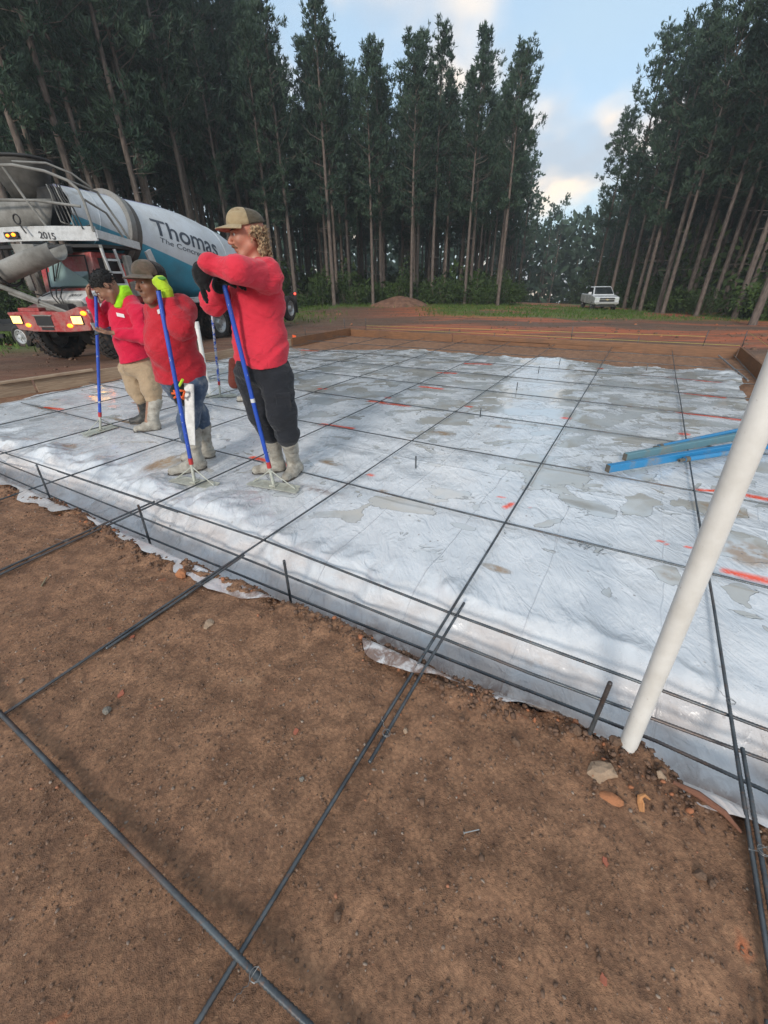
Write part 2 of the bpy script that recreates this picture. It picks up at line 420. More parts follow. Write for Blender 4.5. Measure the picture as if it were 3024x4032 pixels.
gmask = np.maximum(gmask, sst(-px_, 9, 12)*sst(py_, 12, 15)*.9)
gmask = np.maximum(gmask, sst(py_, 36, 40)*(1-sst(px_, 11, 14))*sst(ga, .3, .45)*.9)
attr(g.data, 'grass', gmask*far); attr(g.data, 'far', far)
attr(g.data, 'clay', np.clip(sst(px_, -2, 4)*1.0+.15, 0, 1)*sst(fbm(px_*.15+4, py_*.5, 3, 63), .3, .55))

# ================================================================ PLASTIC SHEET
def seg7(x1, y1, x2, y2, w): return (768+.537*x1, 685.7+.537*y1, 768+.537*x2, 685.7+.537*y2, w)
def seg6(x1, y1, x2, y2, w): return (.5*x1, 713+.5*y1, .5*x2, 713+.5*y2, w)
MARKS = [seg7(55,630,66,634,.02), seg7(125,321,136,323,.03), seg7(100,343,215,356,.03), seg7(262,278,345,286,.035), seg7(335,221,400,224,.04),
 seg7(445,185,540,188,.05), seg7(450,356,462,358,.03), seg7(835,404,855,406,.03), seg7(604,764,632,748,.02), seg7(580,721,598,726,.012),
 seg7(1255,240,1470,262,.03), seg7(1300,300,1480,322,.03), seg7(1300,380,1560,412,.035), seg7(1310,467,1335,469,.03), seg7(1480,520,1525,523,.03),
 seg7(1385,690,1475,697,.022), seg7(1575,713,1659,731,.03), seg7(1495,1018,1659,1058,.028), seg7(1225,896,1250,906,.010), seg7(1328,918,1350,924,.012),
 seg6(190,334,262,342,.035), seg6(1092,548,1250,585,.03), seg6(1390,405,1520,424,.035), seg6(1380,252,1405,254,.03), seg6(1600,306,1659,311,.04),
 seg6(1300,86,1365,90,.05), seg6(1590,622,1610,626,.015), seg7(700,762,712,764,.008), seg7(980,204,990,205,.03)]
def shoulder_prof(v, dv):
    a = sst(v, -1.34-dv, -.92-dv*.6)
    b = sst(-v, 1.37, 1.50)
    return a, b
def sheet_z(u, v, x, y):
    wr = sst(-u, .9, 2.6)                                   # crumpled more towards the left
    sh = (fbm(u*1.6, u*0+7.7, 3, 51)-.5)*.22*(.45+wr)+(facets(u*2.6+v*1.1, v*.7, 3, 180)-.5)*(.34+.16*wr)+(facets(u*7+v*2, v*1.5, 2, 185)-.5)*.07        # the shoulder line wanders
    a, b = shoulder_prof(v, sh)
    base = -.034+(fbm(u*.9, v*.9, 3, 52)-.5)*.010
    n = ridge(u*1.9+fbm(u, v, 2, 55)*1.5, v*.55, 3, 53)
    w = (n-.55)*.012
    near = np.exp(-((v+1.0)/np.where(v > -1.0, .20+.14*wr, .34))**2)
    crum = ridge(u*2.6+v*1.4, v*2.2-u*.7, 4, 54)
    fc = facets(u*3.6+fbm(u*2, v*2, 2, 151)*.8, v*2.6, 3, 150)-.5
    w = w*.5+near*(crum-.55)*(.012+.05*wr)+near*fc*(.07+.17*wr)+(facets(u*5.5+v*1.2, v*.9, 2, 170)-.5)*np.exp(-((v+1.05)/.16)**2)*.11+(facets(u*4.2, v*4.2, 3, 175)-.5)*sst(-v, 1.05, 1.2)*.10+(facets(u*2.1, v*1.1, 3, 160)-.5)*.007
    # long soft drapes falling over the shoulder further right
    w = w+near*(ridge(u*3.2, v*.8+u*.5, 3, 57)-.5)*.045*(1-wr*.6)
    w = w+(ridge(u*.6+v*2.6, v*.9-u*1.1, 2, 58)-.5)*.014*sst(v, -.8, .2)*sst(-v, -2.6, -.4)
    bump_line = np.exp(-((v-(-.93-sh))/.10)**2)*.018
    z = -.235*(1-a)+base*a+bump_line*sst(crum, .3, .8)
    z = z+w*(.8+.2*a)
    # near lap: climbs out of the trench onto the dirt lip
    z = np.where(v < -1.25, z*(1-b)+(.004)*b+((fbm(u*3, v*3, 2, 59)-.5)*.022+(facets(u*4, v*5, 2, 190)-.5)*.030)*b, z)
    # the raised flap left of the pipe
    fl = np.exp(-(((u-.60)/.24)**2+((v+1.40)/.09)**2)**1.5)
    z = z+fl*.10*(v < -1.2)
    # crumpled right and far edges
    z = z+sst(u, 1.7, 2.1)*(ridge(u*2, v*1.5, 3, 60)-.4)*.10*sst(v, 3.0, 4.5)
    z = z+sst(v, 6.9, 7.25)*(ridge(u*1.7, v*2, 3, 62)-.45)*.08
    z = z+sst(-u, 7.0, 7.6)*(ridge(u*1.7, v*1.2, 3, 64)-.45)*.06
    return z
su = axis([(-8.3, -5, .045), (-5, 3.4, .022)]); sv = axis([(-1.66, -.6, .0125), (-.6, 1.4, .022), (1.4, 7.6, .04)])
def keep(u, v):
    k = v < 7.02+(fbm(u*1.1, u*0, 4, 65)-.5)*.75-.95*sst(-u, 3.5, 7.6)
    k &= u > -7.75+(fbm(v*1.3, v*0, 4, 66)-.5)*.7+.0*v
    k &= (u < 2.12+(fbm(v*1.4, v*0+2, 4, 67)-.5)*.30) | (v < 2.5)
    return k
def hem(u):
    h = edge_v(u)-.02-.10*sst(fbm(u*1.5, u*0+5, 2, 68), .42, .66)+(facets(u*6, u*0+.3, 2, 195)-.5)*.025
    return np.where(h < -1.30, h, -1.31)+sst(.13-np.abs(u-.92), 0, .05)*(-1.37-h)
def warp(u, v):
    t = np.clip((-1.30-v)/.36, 0, 1); return np.where(v < -1.30, -1.30+t*(hem(u)+1.30), v)
PS, FS, usedS, (Us, Vs, Xs, Ys, Zs) = grid_mesh('plastic', su, sv, sheet_z, None, keep, None, warp)
gz_s = ground_z(Us, Vs, Xs, Ys)
Zs = np.where(Vs > -1.42, np.maximum(Zs, gz_s+.006+.010*fbm(Us*9, Vs*9, 2, 69)), Zs)
PS[:, 2] = Zs.ravel()[usedS]

def plastic_fn(N, b):
    g = N.coord('World', rot=(0, 0, YA), scale=(1, 1, 1))
    w = N.coord('World')
    paint = N.attr('paint'); mud = N.attr('mud'); flat = N.attr('flat')
    # water lying in the hollows
    pn = N.noise(N.coord('World', rot=(0, 0, YA+.5), scale=(1.0, 1.7, 1)), 2.1, 5, .52, .5)
    pn2 = N.noise(N.coord('World', loc=(9, 4, 0)), 4.6, 3, .5, .6)
    edge = N.attr('wet')
    lvl = N.math('ADD', N.math('ADD', pn, N.math('MULTIPLY', edge, .12)), N.math('MULTIPLY', N.attr('pool'), .34))
    lvl2 = N.math('ADD', pn2, N.math('MULTIPLY', edge, .05))
    pud = N.math('MAXIMUM', N.mr(lvl, .625, .635), N.mr(lvl2, .665, .675))
    pud = N.math('MULTIPLY', pud, flat)
    rim = N.math('MULTIPLY', N.math('MAXIMUM', N.mr(N.math('ABSOLUTE', N.math('SUBTRACT', lvl, .628)), 0.0, .007, 1, 0), N.mr(N.math('ABSOLUTE', N.math('SUBTRACT', lvl2, .668)), 0.0, .008, 1, 0)), flat)
    tan_ = N.math('MULTIPLY', N.mr(N.noise(N.coord('World', loc=(2, 8, 0)), 1.3, 3, .6), .44, .58), pud)
    n = N.noise(g, 2.2, 5, .6)
    c = N.mix(N.mr(n, .3, .7), (.58, .605, .635), (.735, .745, .76))
    c = N.mix(N.math('MULTIPLY', N.attr('thin'), N.mr(N.noise(N.coord('World', rot=(0, 0, YA), scale=(1, 1, 2.5)), 2.6, 5, .6), .30, .62)), c, (.55, .49, .46))
    # the ground showing through where the film lies wet on it
    thru = N.noise(N.coord('World', rot=(0, 0, YA), scale=(.8, 1.3, 1)), 5.0, 6, .7, .3)
    c = N.mix(N.math('MULTIPLY', N.mr(thru, .52, .70), N.mr(edge, 0, 1, .18, .30)), c, (.40, .41, .42))
    c = N.mix(N.math('MULTIPLY', pud, .62), c, (.47, .49, .49))
    c = N.mix(N.math('MULTIPLY', tan_, .42), c, (.36, .30, .21))
    c = N.mix(N.math('MULTIPLY', N.math('MULTIPLY', N.mr(N.attr('brown'), .2, .8), N.mr(N.noise(w, 12, 4, .6), .3, .6)), .85), c, (.33, .195, .09))
    c = N.mix(N.math('MULTIPLY', rim, .55), c, (.22, .22, .22))
    # muddy drips and specks
    sp = N.voro(w, 16); spn = N.noise(w, 2.4, 4, .6)
    c = N.mix(N.math('MULTIPLY', N.math('MULTIPLY', N.mr(sp, .08, .16, 1, 0), N.mr(spn, .56, .66)), .7), c, (.13, .09, .065))
    br = N.noise(N.coord('World', loc=(1, 1, 0)), 1.9, 5, .6)
    c = N.mix(N.math('MULTIPLY', N.math('MULTIPLY', N.mr(br, .68, .73), N.mr(n, .4, .6)), .5), c, (.30, .17, .08))
    mn = N.noise(w, 14, 5, .65, .5)
    c = N.mix(N.math('MULTIPLY', mud, N.mr(mn, .36, .56)), c, (.17, .085, .05))
    c = N.mix(N.math('MULTIPLY', paint, N.mr(N.noise(w, 45, 4, .7), .22, .48)), c, (.95, .085, .02))
    N.put(b.inputs['Base Color'], c)
    N.put(b.inputs['Roughness'], N.mix(pud, N.mix(N.mr(n, .3, .7), (.16, .16, .16), (.34, .34, .34)), (.03, .03, .03)))
    # relief: factory folds in both directions, droplets, fine crinkle
    sep = N.new('ShaderNodeSeparateXYZ'); wob = N.math('MULTIPLY', N.math('SUBTRACT', N.noise(g, 1.3, 2), .5), .12); N.put(sep.inputs[0], g)
    def crease(co, sp_, ph):
        x = N.math('ADD', N.math('ADD', co, wob), ph); fr = N.math('ABSOLUTE', N.math('SUBTRACT', N.math('FRACT', N.math('DIVIDE', x, sp_)), .5))
        return N.mr(fr, .485, .5)
    cr = N.math('ADD', crease(sep.outputs[0], .61, .17), N.math('MULTIPLY', crease(sep.outputs[1], 1.9, .4), .7))
    dr = N.mr(N.voro(w, 95, 'SMOOTH_F1' if False else 'F1'), .0, .32, 1, 0)
    dm = N.mr(N.noise(w, 6, 3, .6), .42, .60)
    cri = N.noise(N.coord('World', rot=(0, 0, YA), scale=(1, .45, 1)), 17, 6, .62, .3)
    big = N.noise(N.coord('World', rot=(0, 0, YA+.35), scale=(1, .28, 1)), 4.5, 4, .55, .5)
    mid_ = N.noise(N.coord('World', rot=(0, 0, YA-.5), scale=(1, .40, 1)), 9, 3, .5, 1.2); wk = N.math('ABSOLUTE', N.math('SUBTRACT', mid_, .5))
    h = N.math('ADD', N.math('MULTIPLY', cri, .7), N.math('ADD', N.math('MULTIPLY', big, 3.4), N.math('MULTIPLY', wk, -3.0))); h = N.math('ADD', h, N.math('MULTIPLY', cr, .55))
    h = N.math('ADD', h, N.math('MULTIPLY', N.math('MULTIPLY', dr, dm), .30))
    h = N.math('MULTIPLY', h, N.math('SUBTRACT', 1.0, N.math('MULTIPLY', pud, .975)))
    h = N.math('ADD', h, N.math('MULTIPLY', rim, .35))
    N.put(b.inputs['Normal'], N.bump(h, .60, .012))
    b.inputs['IOR'].default_value = 1.55; b.inputs['Coat Weight'].default_value = .55; b.inputs['Coat Roughness'].default_value = .10
M_PLAS = mat('white_poly_sheet', (.7, .7, .72), .35, 0, plastic_fn)
sheet = npmesh('plastic_sheet', PS, FS, M_PLAS)
tag(sheet, 'wet white plastic sheeting with puddles spread over the slab area under the rebar grid', 'plastic sheet')
us_, vs_ = touv(PS[:, 0], PS[:, 1])
paint = np.zeros(len(PS))
for (x1, y1, x2, y2, w_) in MARKS:
    a = gp(x1, y1, -.03); b = gp(x2, y2, -.03); au, av = touv(a[0], a[1]); bu, bv = touv(b[0], b[1])
    d = np.array([bu-au, bv-av]); L2 = d@d+1e-9
    t = np.clip(((us_-au)*d[0]+(vs_-av)*d[1])/L2, 0, 1)
    r = np.hypot(us_-au-t*d[0], vs_-av-t*d[1]); ww = w_*1.25*(.7+.6*fbm(us_*9, vs_*9, 2, 71))
    paint = np.maximum(paint, 1-sst(r, ww*.45, ww*1.25))
attr(sheet.data, 'paint', paint)
mud = sst(-vs_, 1.20, 1.34)*sst(fbm(us_*1.3+5, vs_*2, 3, 72), .42, .60)*(.5+.5*sst(us_, -3, 1))
mud = np.maximum(mud, np.exp(-(((us_-1.25)/.35)**2+((vs_+1.36)/.07)**2)))
mud = np.maximum(mud, np.exp(-(((us_+1.5)/.22)**2+((vs_+.25)/.05)**2))*.75)
mud = np.maximum(mud, .9*np.exp(-(((us_+.35)/.45)**2+((vs_+1.36)/.05)**2)))
attr(sheet.data, 'mud', mud); attr(sheet.data, 'thin', sst(-vs_, .90, 1.12)*.9)
pool = np.zeros(len(PS)); brown = np.zeros(len(PS))
for (x_, y_, ru, rv, br_) in [(1195, 1028, .42, .26, 0), (1165, 995, .20, .12, 0), (865, 1088, .30, .10, 0), (960, 1062, .10, .06, 0), (1120, 888, .34, .16, 0), (1150, 852, .4, .2, 0), (1170, 825, .45, .2, 0), (1010, 1140, .13, .05, 0),
        (1385, 1085, .10, .22, 0), (1255, 1085, .14, .10, 0), (1075, 1228, .09, .035, 1), (1445, 1240, .05, .06, 1), (1615, 1195, .16, .18, 1), (715, 1000, .14, .06, 1), (1085, 920, .14, .07, 1), (958, 935, .16, .07, 1), (965, 905, .2, .06, 0),
        (150, 960, .12, .07, 1), (350, 1000, .14, .22, 1), (300, 870, .16, .06, 1), (90, 880, .3, .05, 1), (270, 910, .3, .04, 1), (1560, 1100, .2, .1, 1), (1250, 905, .4, .12, 0), (1400, 950, .5, .10, 0), (690, 840, .5, .1, 0), (900, 800, .8, .15, 0), (830, 1060, .06, .03, 1)]:
    p = gp(x_, y_, -.03); pu_, pv_ = touv(p[0], p[1]); g0 = np.exp(-(((us_-pu_)/ru)**2+((vs_-pv_)/rv)**2)); pool = np.maximum(pool, g0)
    if br_: brown = np.maximum(brown, g0)
attr(sheet.data, 'pool', pool); attr(sheet.data, 'brown', brown)
attr(sheet.data, 'flat', sst(vs_, -.78, -.45)); attr(sheet.data, 'wet', sst(vs_, .6, 3.2)*1.0)

# ================================================================ REBAR
def pr(*q): return [tuple(q[i:i+2]) for i in range(0, len(q), 2)]
def rebar(pts, r=.0066, rib=3.8, sides=8):
    """pts: world points; ribs are modelled on the stretch nearer than rib metres"""
    pts = [np.array(p, float) for p in pts]; out_ = []
    for a, b in zip(pts[:-1], pts[1:]):
        L = np.linalg.norm(b-a); t = 0
        while t < L:
            p = a+(b-a)*t/L; d = math.hypot(math.hypot(p[0], p[1]), p[2]-CH); out_.append((p, d)); t += .0062 if d < rib else (.12 if d < 8 else .6)
    out_.append((pts[-1], 99))
    P_ = []; Rr = []
    for i, (p, d) in enumerate(out_):
        w = np.array([(fbm(np.array(p[0]*.7), np.array(p[1]*.7), 2, 81)-.5)*.02, 0, 0])*0
        P_.append(p); Rr.append(r*(1.20 if (d < rib and i % 2) else 1.0))
    m = MB(); m.tube(P_, Rr, 6 if len(P_) > 200 else sides); return m
def sagpts(a, b, z0, n=7, seed=0):
    rs = random.Random(seed); a = np.array(a, float); b = np.array(b, float); pts = []
    for i in range(n+1):
        t = i/n; p = a+(b-a)*t; q = np.array([rs.uniform(-.006, .006), rs.uniform(-.006, .006), rs.uniform(-.004, .003)])
        pts.append(np.array([p[0], p[1], z0])+q*(0 if i in (0, n) else 1))
    return pts
GA = 'rebar laid from the dirt bank towards the back form'; GB = 'rebar laid crosswise over the plastic'
ordn = ['leftmost', 'second from the left', 'third from the left', 'fourth from the left', 'fifth from the left', 'sixth from the left', 'seventh from the left', 'eighth from the left', 'rightmost']
Alines = [(-7.35, .1, 8.6), (-6.1, -1.0, 8.9), (-4.87, -4.0, 9.0), (-3.63, -4.6, 9.1), (-2.44, -4.8, 9.2), (-1.31, -5, 9.2), (.05, -5.2, 9.2), (1.22, -5.2, 9.2), (2.33, -.9, 9.0)]
for i, (u, v0, v1) in enumerate(Alines):
    o = rebar(sagpts(slab(u, v0), slab(u-.0 if i != 6 else u-.05, v1), .004, 9, i)).build('rebar', M_REBAR, None, True, 0)
    tag(o, 'long rebar running away to the back form, %s of its kind' % ordn[i], 'rebar', GA)
laps = [(-2.47, -2.6, -1.1, 'short rebar lapped beside the long bar by the second trench stake'),
        (-1.285, -2.15, -1.28, 'rebar lapped beside the long bar that crosses the dirt bank left of centre'),
        (.085, -1.98, -1.02, 'rebar lapped beside the long bar that crosses the trench in the middle of the picture'),
        (1.245, -2.6, -1.26, 'rebar lapped beside the long bar right of the white pipe'),
        (1.20, -3.2, -2.02, 'third rebar wired to the pair at the right edge of the picture')]
for i, (u, v0, v1, lab) in enumerate(laps):
    o = rebar(sagpts(slab(u-.013 if i == 4 else u-.008, v0), slab(u-.008, v1), .006, 2, 50+i)).build('rebar', M_REBAR, None, True, 0)
    tag(o, lab, 'rebar', GA)
ordb = ['closest to the trench', 'second beyond the trench', 'third beyond the trench', 'fourth beyond the trench', 'fifth beyond the trench', 'sixth beyond the trench', 'seventh beyond the trench', 'farthest']
Blines = [(-.06, -7.2, 3.4), (1.15, -7.7, 3.2), (2.40, -8.1, 2.35), (3.68, -8.2, 2.35), (4.84, -8.2, 2.33), (5.95, -8.2, 2.3), (7.25, -8.2, 2.3), (8.45, -8.1, 2.2)]
for i, (v, u0, u1) in enumerate(Blines):
    o = rebar(sagpts(slab(u0, v-.03*(i == 0)), slab(u1, v), -.009, 8, 20+i)).build('rebar', M_REBAR, None, True, 0)
    tag(o, 'rebar lying crosswise on the slab area, the one %s' % ordb[i], 'rebar', GB)
def chain(pp, z, seed): return [gp(x, y, z) for x, y in pp]
TB = 'rebar laid along the trench'
def ext(p, q, L):                                 # carry a line on beyond q by L
    d = (q-p)/np.linalg.norm(q-p); return q+d*L
a = chain(pr(0, 975, 565, 1165, 975, 1325, 1394, 1478, 1659, 1577), -.012, 1); a = [ext(a[1], a[0], 1.6)]+a+[ext(a[-2], a[-1], .8)]
tag(rebar(a).build('rebar', M_REBAR, None, True, 0), 'uppermost of the three rebars along the trench, level with the plastic shoulder', 'rebar', TB)
a = chain(pr(210, 1017, 383, 1104), -.006, 1); a = [gp(228, 1022, -.004), gp(383, 1096, -.004)]
tag(rebar([gp(125, 1018, 0), gp(384, 1106, 0)]).build('rebar', M_REBAR, None, True, 0), 'short lapped rebar on top of the upper trench bar, near the crumpled plastic', 'rebar', TB)
a = chain(pr(0, 997, 525, 1205, 768, 1303, 1144, 1454, 1659, 1644), -.075, 1); a = [ext(a[1], a[0], 1.6)]+a+[ext(a[-2], a[-1], .8)]
tag(rebar(a).build('rebar', M_REBAR, None, True, 0), 'middle of the three rebars along the trench, halfway down the plastic wall', 'rebar', TB)
a = chain(pr(0, 1023, 240, 1128), -.105, 1)+chain(pr(768, 1344, 1117, 1482, 1418, 1601, 1659, 1711), -.105, 1); a = [ext(a[1], a[0], 1.6)]+a+[ext(a[-2], a[-1], .8)]
tag(rebar(a).build('rebar', M_REBAR, None, True, 0), 'lowest of the three rebars along the trench, close to the dirt bank', 'rebar', TB)
tag(rebar([gp(940, 1412, -.092), gp(1135, 1490, -.092)]).build('rebar', M_REBAR, None, True, 0), 'rebar lapped on the lowest trench bar and running under the white flap', 'rebar', TB)
a = [gp(0, 1540, .010), gp(300, 1850, .012), gp(560, 2113, .014), gp(665, 2212, .012)]
a = [ext(a[1], a[0], 2.5)]+a+[ext(a[-2], a[-1], 1.8)]
tag(rebar(a, .0085).build('rebar', M_REBAR, None, True, 0), 'thick grey rebar lying across the bare dirt bank in the foreground corner', 'rebar', GB)
# stirrup hooks in the trench
for (pts, lab) in (([(1500-5, 1195)], ''),):
    pass
def hook(u, v, z, s, lab):
    b = slab(u, v, z); m = MB(); pts = []
    for k in range(13):
        t = math.pi*k/12; q = b+np.array([*U2, 0])*(.02+s*.05*math.sin(t))+np.array([*V2, 0])*(.05*math.cos(t)); pts.append(q+np.array([0, 0, .004*k*.3]))
    pts = [pts[0]-np.array([*U2, 0])*.16]+pts+[pts[-1]-np.array([*U2, 0])*.13]
    m.tube(pts, .005, 8); tag(m.build('rebar_hook', M_REBAR, None, True, 0), lab, 'rebar hook', 'bent rebar hooks in the trench')
hook(-.17, -1.31, -.245, 1, 'bent rebar hook lying in red mud on the trench floor')
hook(-2.05, -1.30, -.24, 1, 'bent rebar hook on wet plastic beside the second stake')
hook(-2.35, -1.33, -.24, 1, 'bent rebar hook in the trench left of the second stake')

def wire(p, ang, s=1.0):
    m = MB(); c = np.array(p, float); pts = []
    for k in range(15):
        t = 2*math.pi*k/9; pts.append(c+np.array([math.cos(t+ang)*.015, math.sin(t+ang)*.015, .006+.0008*k])*s)
    for k in range(8):
        pts.append(c+np.array([math.cos(ang)*(.018+.006*k)+.004*math.sin(k*2.2), math.sin(ang)*(.018+.006*k)+.004*math.cos(k*2.2), .012+.003*k])*s)
    m.tube(pts, .0011*s, 5)
    return m.build('tie_wire', M_WIRE, None, True, 0)
WG = 'twisted wire ties at the rebar crossings'
for k, (u, v, lab) in enumerate([(.07, -1.14, 'wire tie on the doubled rebar over the trench in mid picture'), (.08, -1.86, 'wire tie on the doubled rebar on the dirt beside the pale pebble'),
        (1.24, -1.62, 'wire tie on the doubled rebar just right of the white pipe'), (1.19, -2.43, 'looped wire tie on the bundle of three rebars at the right edge'),
        (-1.30, -1.62, 'wire tie on the doubled rebar left of the orange stone'), (-1.31, -1.07, 'wire tie where the left centre bar meets the uppermost trench bar'),
        (1.22, -1.06, 'wire tie where the right bar meets the uppermost trench bar'), (-2.46, -1.75, 'wire tie on the lapped rebar at the left end of the dirt bank'),
        (-2.44, -1.09, 'wire tie where the far left bar meets the uppermost trench bar')]):
    tag(wire(slab(u, v, .008), .6+k*1.3), lab, 'wire tie', WG)
tag(wire(gp(553, 2108, .012), 4.0, .95), 'twisted wire tie where the thick grey bar crosses at the bottom of the picture', 'wire tie', WG)
for i, u in enumerate((-1.31, .05, 1.22)):
    for j, v in enumerate((-.08, 1.15)):
        tag(wire(slab(u, v, .004), 1+i+2*j), 'small twisted wire tie at a crossing on the plastic', 'wire tie', 'wire ties on the plastic')

def stake(u, v, z0, z1, lab, tilt=(0, 0), r=.0075, grp='rebar stakes'):
    a = slab(u, v, z0); b = slab(u, v, z1)+np.array([tilt[0], tilt[1], 0])
    m = rebar([a, b], r, 4.0, 8); tag(m.build('rebar_stake', M_REBAR, None, True, 0), lab, 'stake', grp)
stake(-3.55, -1.41, -.42, .22, 'rebar stake in the trench at the far left end of the dirt bank', (0.03, 0))
stake(-2.22, -1.37, -.42, .17, 'rebar stake in the trench below the second worker', (0.02, 0))
stake(-.88, -1.34, -.42, .15, 'rebar stake in the trench below the tall worker', (.0, 0))
stake(.74, -1.49, -.35, .31, 'rusty rebar stake standing in crumbled dirt beside the white pipe', (.01, 0))
for k, (x, y) in enumerate([(898, 1010), (1037, 900), (1116, 842), (1163, 805), (1208, 788), (1396, 800)]):
    p = gp(x, y, -.03); u, v = touv(p[0], p[1])
    lab = ['rebar stub sticking up from the wet plastic nearest the tall worker', 'rebar stub behind the brown puddle on the plastic', 'rebar stub by the bright puddle in the middle distance', 'slanting rebar stub beyond the bright puddle',
           'rebar stub near the far edge of the plastic, left one', 'rebar stub near the far edge of the plastic, right one'][k]
    stake(u, v, -.05, .085, lab, (0, 0), .007, 'rebar stubs in the slab')

# ================================================================ FORMS, STAKES, STRING
def plank(u0, v0, u1, v1, z0, z1, th, m_, lab, grp='form boards round the slab'):
    a = slab(u0, v0, (z0+z1)/2); b = slab(u1, v1, (z0+z1)/2); L = np.linalg.norm(b-a)
    mb = MB(); n = 6
    mb.box((0, -th/2, -(z1-z0)/2), (L, th/2, (z1-z0)/2))
    o = mb.build('form_board', m_, None, False, bevel=.004)
    o.location = tuple(a); o.rotation_euler = (0, 0, math.atan2(b[1]-a[1], b[0]-a[0]))
    tag(o, lab, 'form board', grp)
plank(-7.72, 9.42, -4.2, 9.44, -.12, .095, .04, M_FORM, 'rust brown form board at the left end of the back form')
plank(-4.17, 9.45, -1.5, 9.46, -.12, .09, .04, M_FORM, 'rust brown form board in the middle of the back form')
plank(-1.47, 9.43, 2.44, 9.45, -.13, .095, .04, M_FORM, 'orange brown form board at the right end of the back form')
plank(-3.1, 9.405, .2, 9.415, -.02, .088, .022, M_FORM, 'thin board nailed on the inside of the back form')
plank(-7.78, 6.6, -7.76, 9.44, -.12, .13, .04, M_FORM, 'rust brown form board running up to the back left corner')
plank(-7.86, 3.2, -7.80, 6.57, -.16, .11, .04, M_LUM, 'muddy pale form board behind the tall worker')
plank(-8.35, .6, -7.90, 3.17, -.18, .10, .045, M_LUM, 'brown form board behind the two shorter workers')
plank(-8.62, -2.6, -8.38, .57, -.2, .09, .045, M_LUM, 'brown form board running out of the picture at left')
plank(-8.40, .1, -8.16, 1.5, .095, .135, .09, M_LUM, 'loose lumber piece laid on the left form board')
plank(2.50, 6.9, 2.47, 9.40, -.14, .12, .04, M_FORM, 'orange brown form board at the back right corner')
plank(2.56, 4.2, 2.51, 6.87, -.16, .12, .04, M_FORM, 'chipped form board behind the white pipe')
SG = 'rebar stakes round the forms'
for k, (u, v, h, lab) in enumerate([(-7.85, 9.3, .42, 'rebar stake at the back left corner of the form'), (-7.25, 9.6, .42, 'second rebar stake behind the back left corner of the form'), (-7.98, 7.4, .3, 'rebar stake outside the left form near its far end'),
        (-1.0, 9.65, .38, 'rebar stake behind the middle of the back form'), (.5, 9.62, .22, 'short rebar stake behind the back form, right of centre'), (1.8, 9.7, .4, 'rebar stake behind the back form near the right corner'),
        (2.52, 9.60, .42, 'dark leaning rebar stake at the back right corner of the form'), (2.9, 8.9, .35, 'rebar stake outside the right form holding the string'), (-4.4, 9.62, .2, 'short rebar stake behind the left part of the back form'), (-3.0, 9.62, .16, 'stub of a rebar stake behind the back form left of centre')]):
    stake(u, v, -.3, h, lab, (.03*(k % 3-1), 0), .009, SG)
def strline(a, b, lab, m_=None, r=.0035):
    tag(MB().tube([a, b], r, 6).build('string_line', m_ or M_STRING, None, True, 0), lab, 'string', 'mason strings over the forms')
strline(slab(-7.25, 9.6, .20), slab(1.8, 9.7, .27), 'yellow mason string stretched above the back form')
strline(slab(-7.2, 9.55, .135), slab(2.45, 9.50, .135), 'lower yellow string lying along the top of the back form')
strline(slab(2.52, 9.60, .40), slab(2.75, 4.0, .22), 'yellow string above the right form')
m = MB(); m.tube([slab(2.1, 9.2, -.05), slab(2.25, 6.4, -.04)], .016, 8); tag(m.build('conduit', mat('grey_conduit', (.25, .25, .26), .4, .4), None, True), 'grey pipe lying on the dirt along the right form', 'pipe')
# orange flag by the left form
m = MB(); p = slab(-8.0, 6.9, -.05); m.tube([p, p+np.array([0, 0, .22])], .004, 5); m.add([p+np.array([0, 0, .22]), p+np.array([.1, 0, .20]), p+np.array([.09, .02, .12]), p+np.array([0, 0, .14])], [(0, 1, 2, 3)])
tag(m.build('marker_flag', M_ORANGE, None), 'small orange marking flag outside the left form', 'flag')
# black and white plastic scrap at the left form
m = MB(); P0 = slab(-7.55, 4.9, -.06)
for k in range(14):
    c = P0+np.array([random.uniform(-.45, .45), random.uniform(-.12, .12), 0]); m.ball(c, (random.uniform(.06, .16), random.uniform(.04, .1), random.uniform(.02, .05)), 7, 5)
tag(m.build('black_film', mat('black_film', (.02, .02, .022), .3), None, True), 'crumpled black film at the foot of the left form', 'plastic film')

# ================================================================ PVC PIPES
def pipe(base, top, r, lab, n=40):
    b = Vector(base); t = Vector(top); root = empty('plastic_pipe', base); tag(root, lab, 'pipe', 'white PVC stand pipes')
    d = t-b; m = MB(); wall = r*.12
    q = d.to_track_quat('Z', 'Y').to_matrix().to_4x4(); L = d.length
    M = q @ Matrix.Rotation(-math.pi/2, 4, 'Y')
    m.lathe([(0, r), (.25*L, r), (.5*L, r), (.75*L, r), (L-.004, r), (L, r-.002), (L, r-wall), (L-.3, r-wall)], n, M)
    m.build('pipe_body', M_PVC, root, True, 40); return root
pipe((.905, .905, -.08), (.822, .890, 1.62), .0300, 'tall white PVC pipe standing in the dirt at the right foreground')
pb = gp(447, 822, -.04); pt = ah(426, 705, pb[1]-.02)
rp = pipe(pb, pt, .037, 'short white PVC pipe standing behind the second worker', 20)
m = MB(); m.lathe([(0, .041), (.10, .041), (.10, .02)], 20, Matrix.Translation(tuple((pt-pb)*.97)) @ Matrix.Rotation(-math.pi/2, 4, 'Y')); m.build('pipe_cap', M_PVC, rp, True, 40)
# crumbled soil collar round the big pipe and lumps beside it are part of the clods below

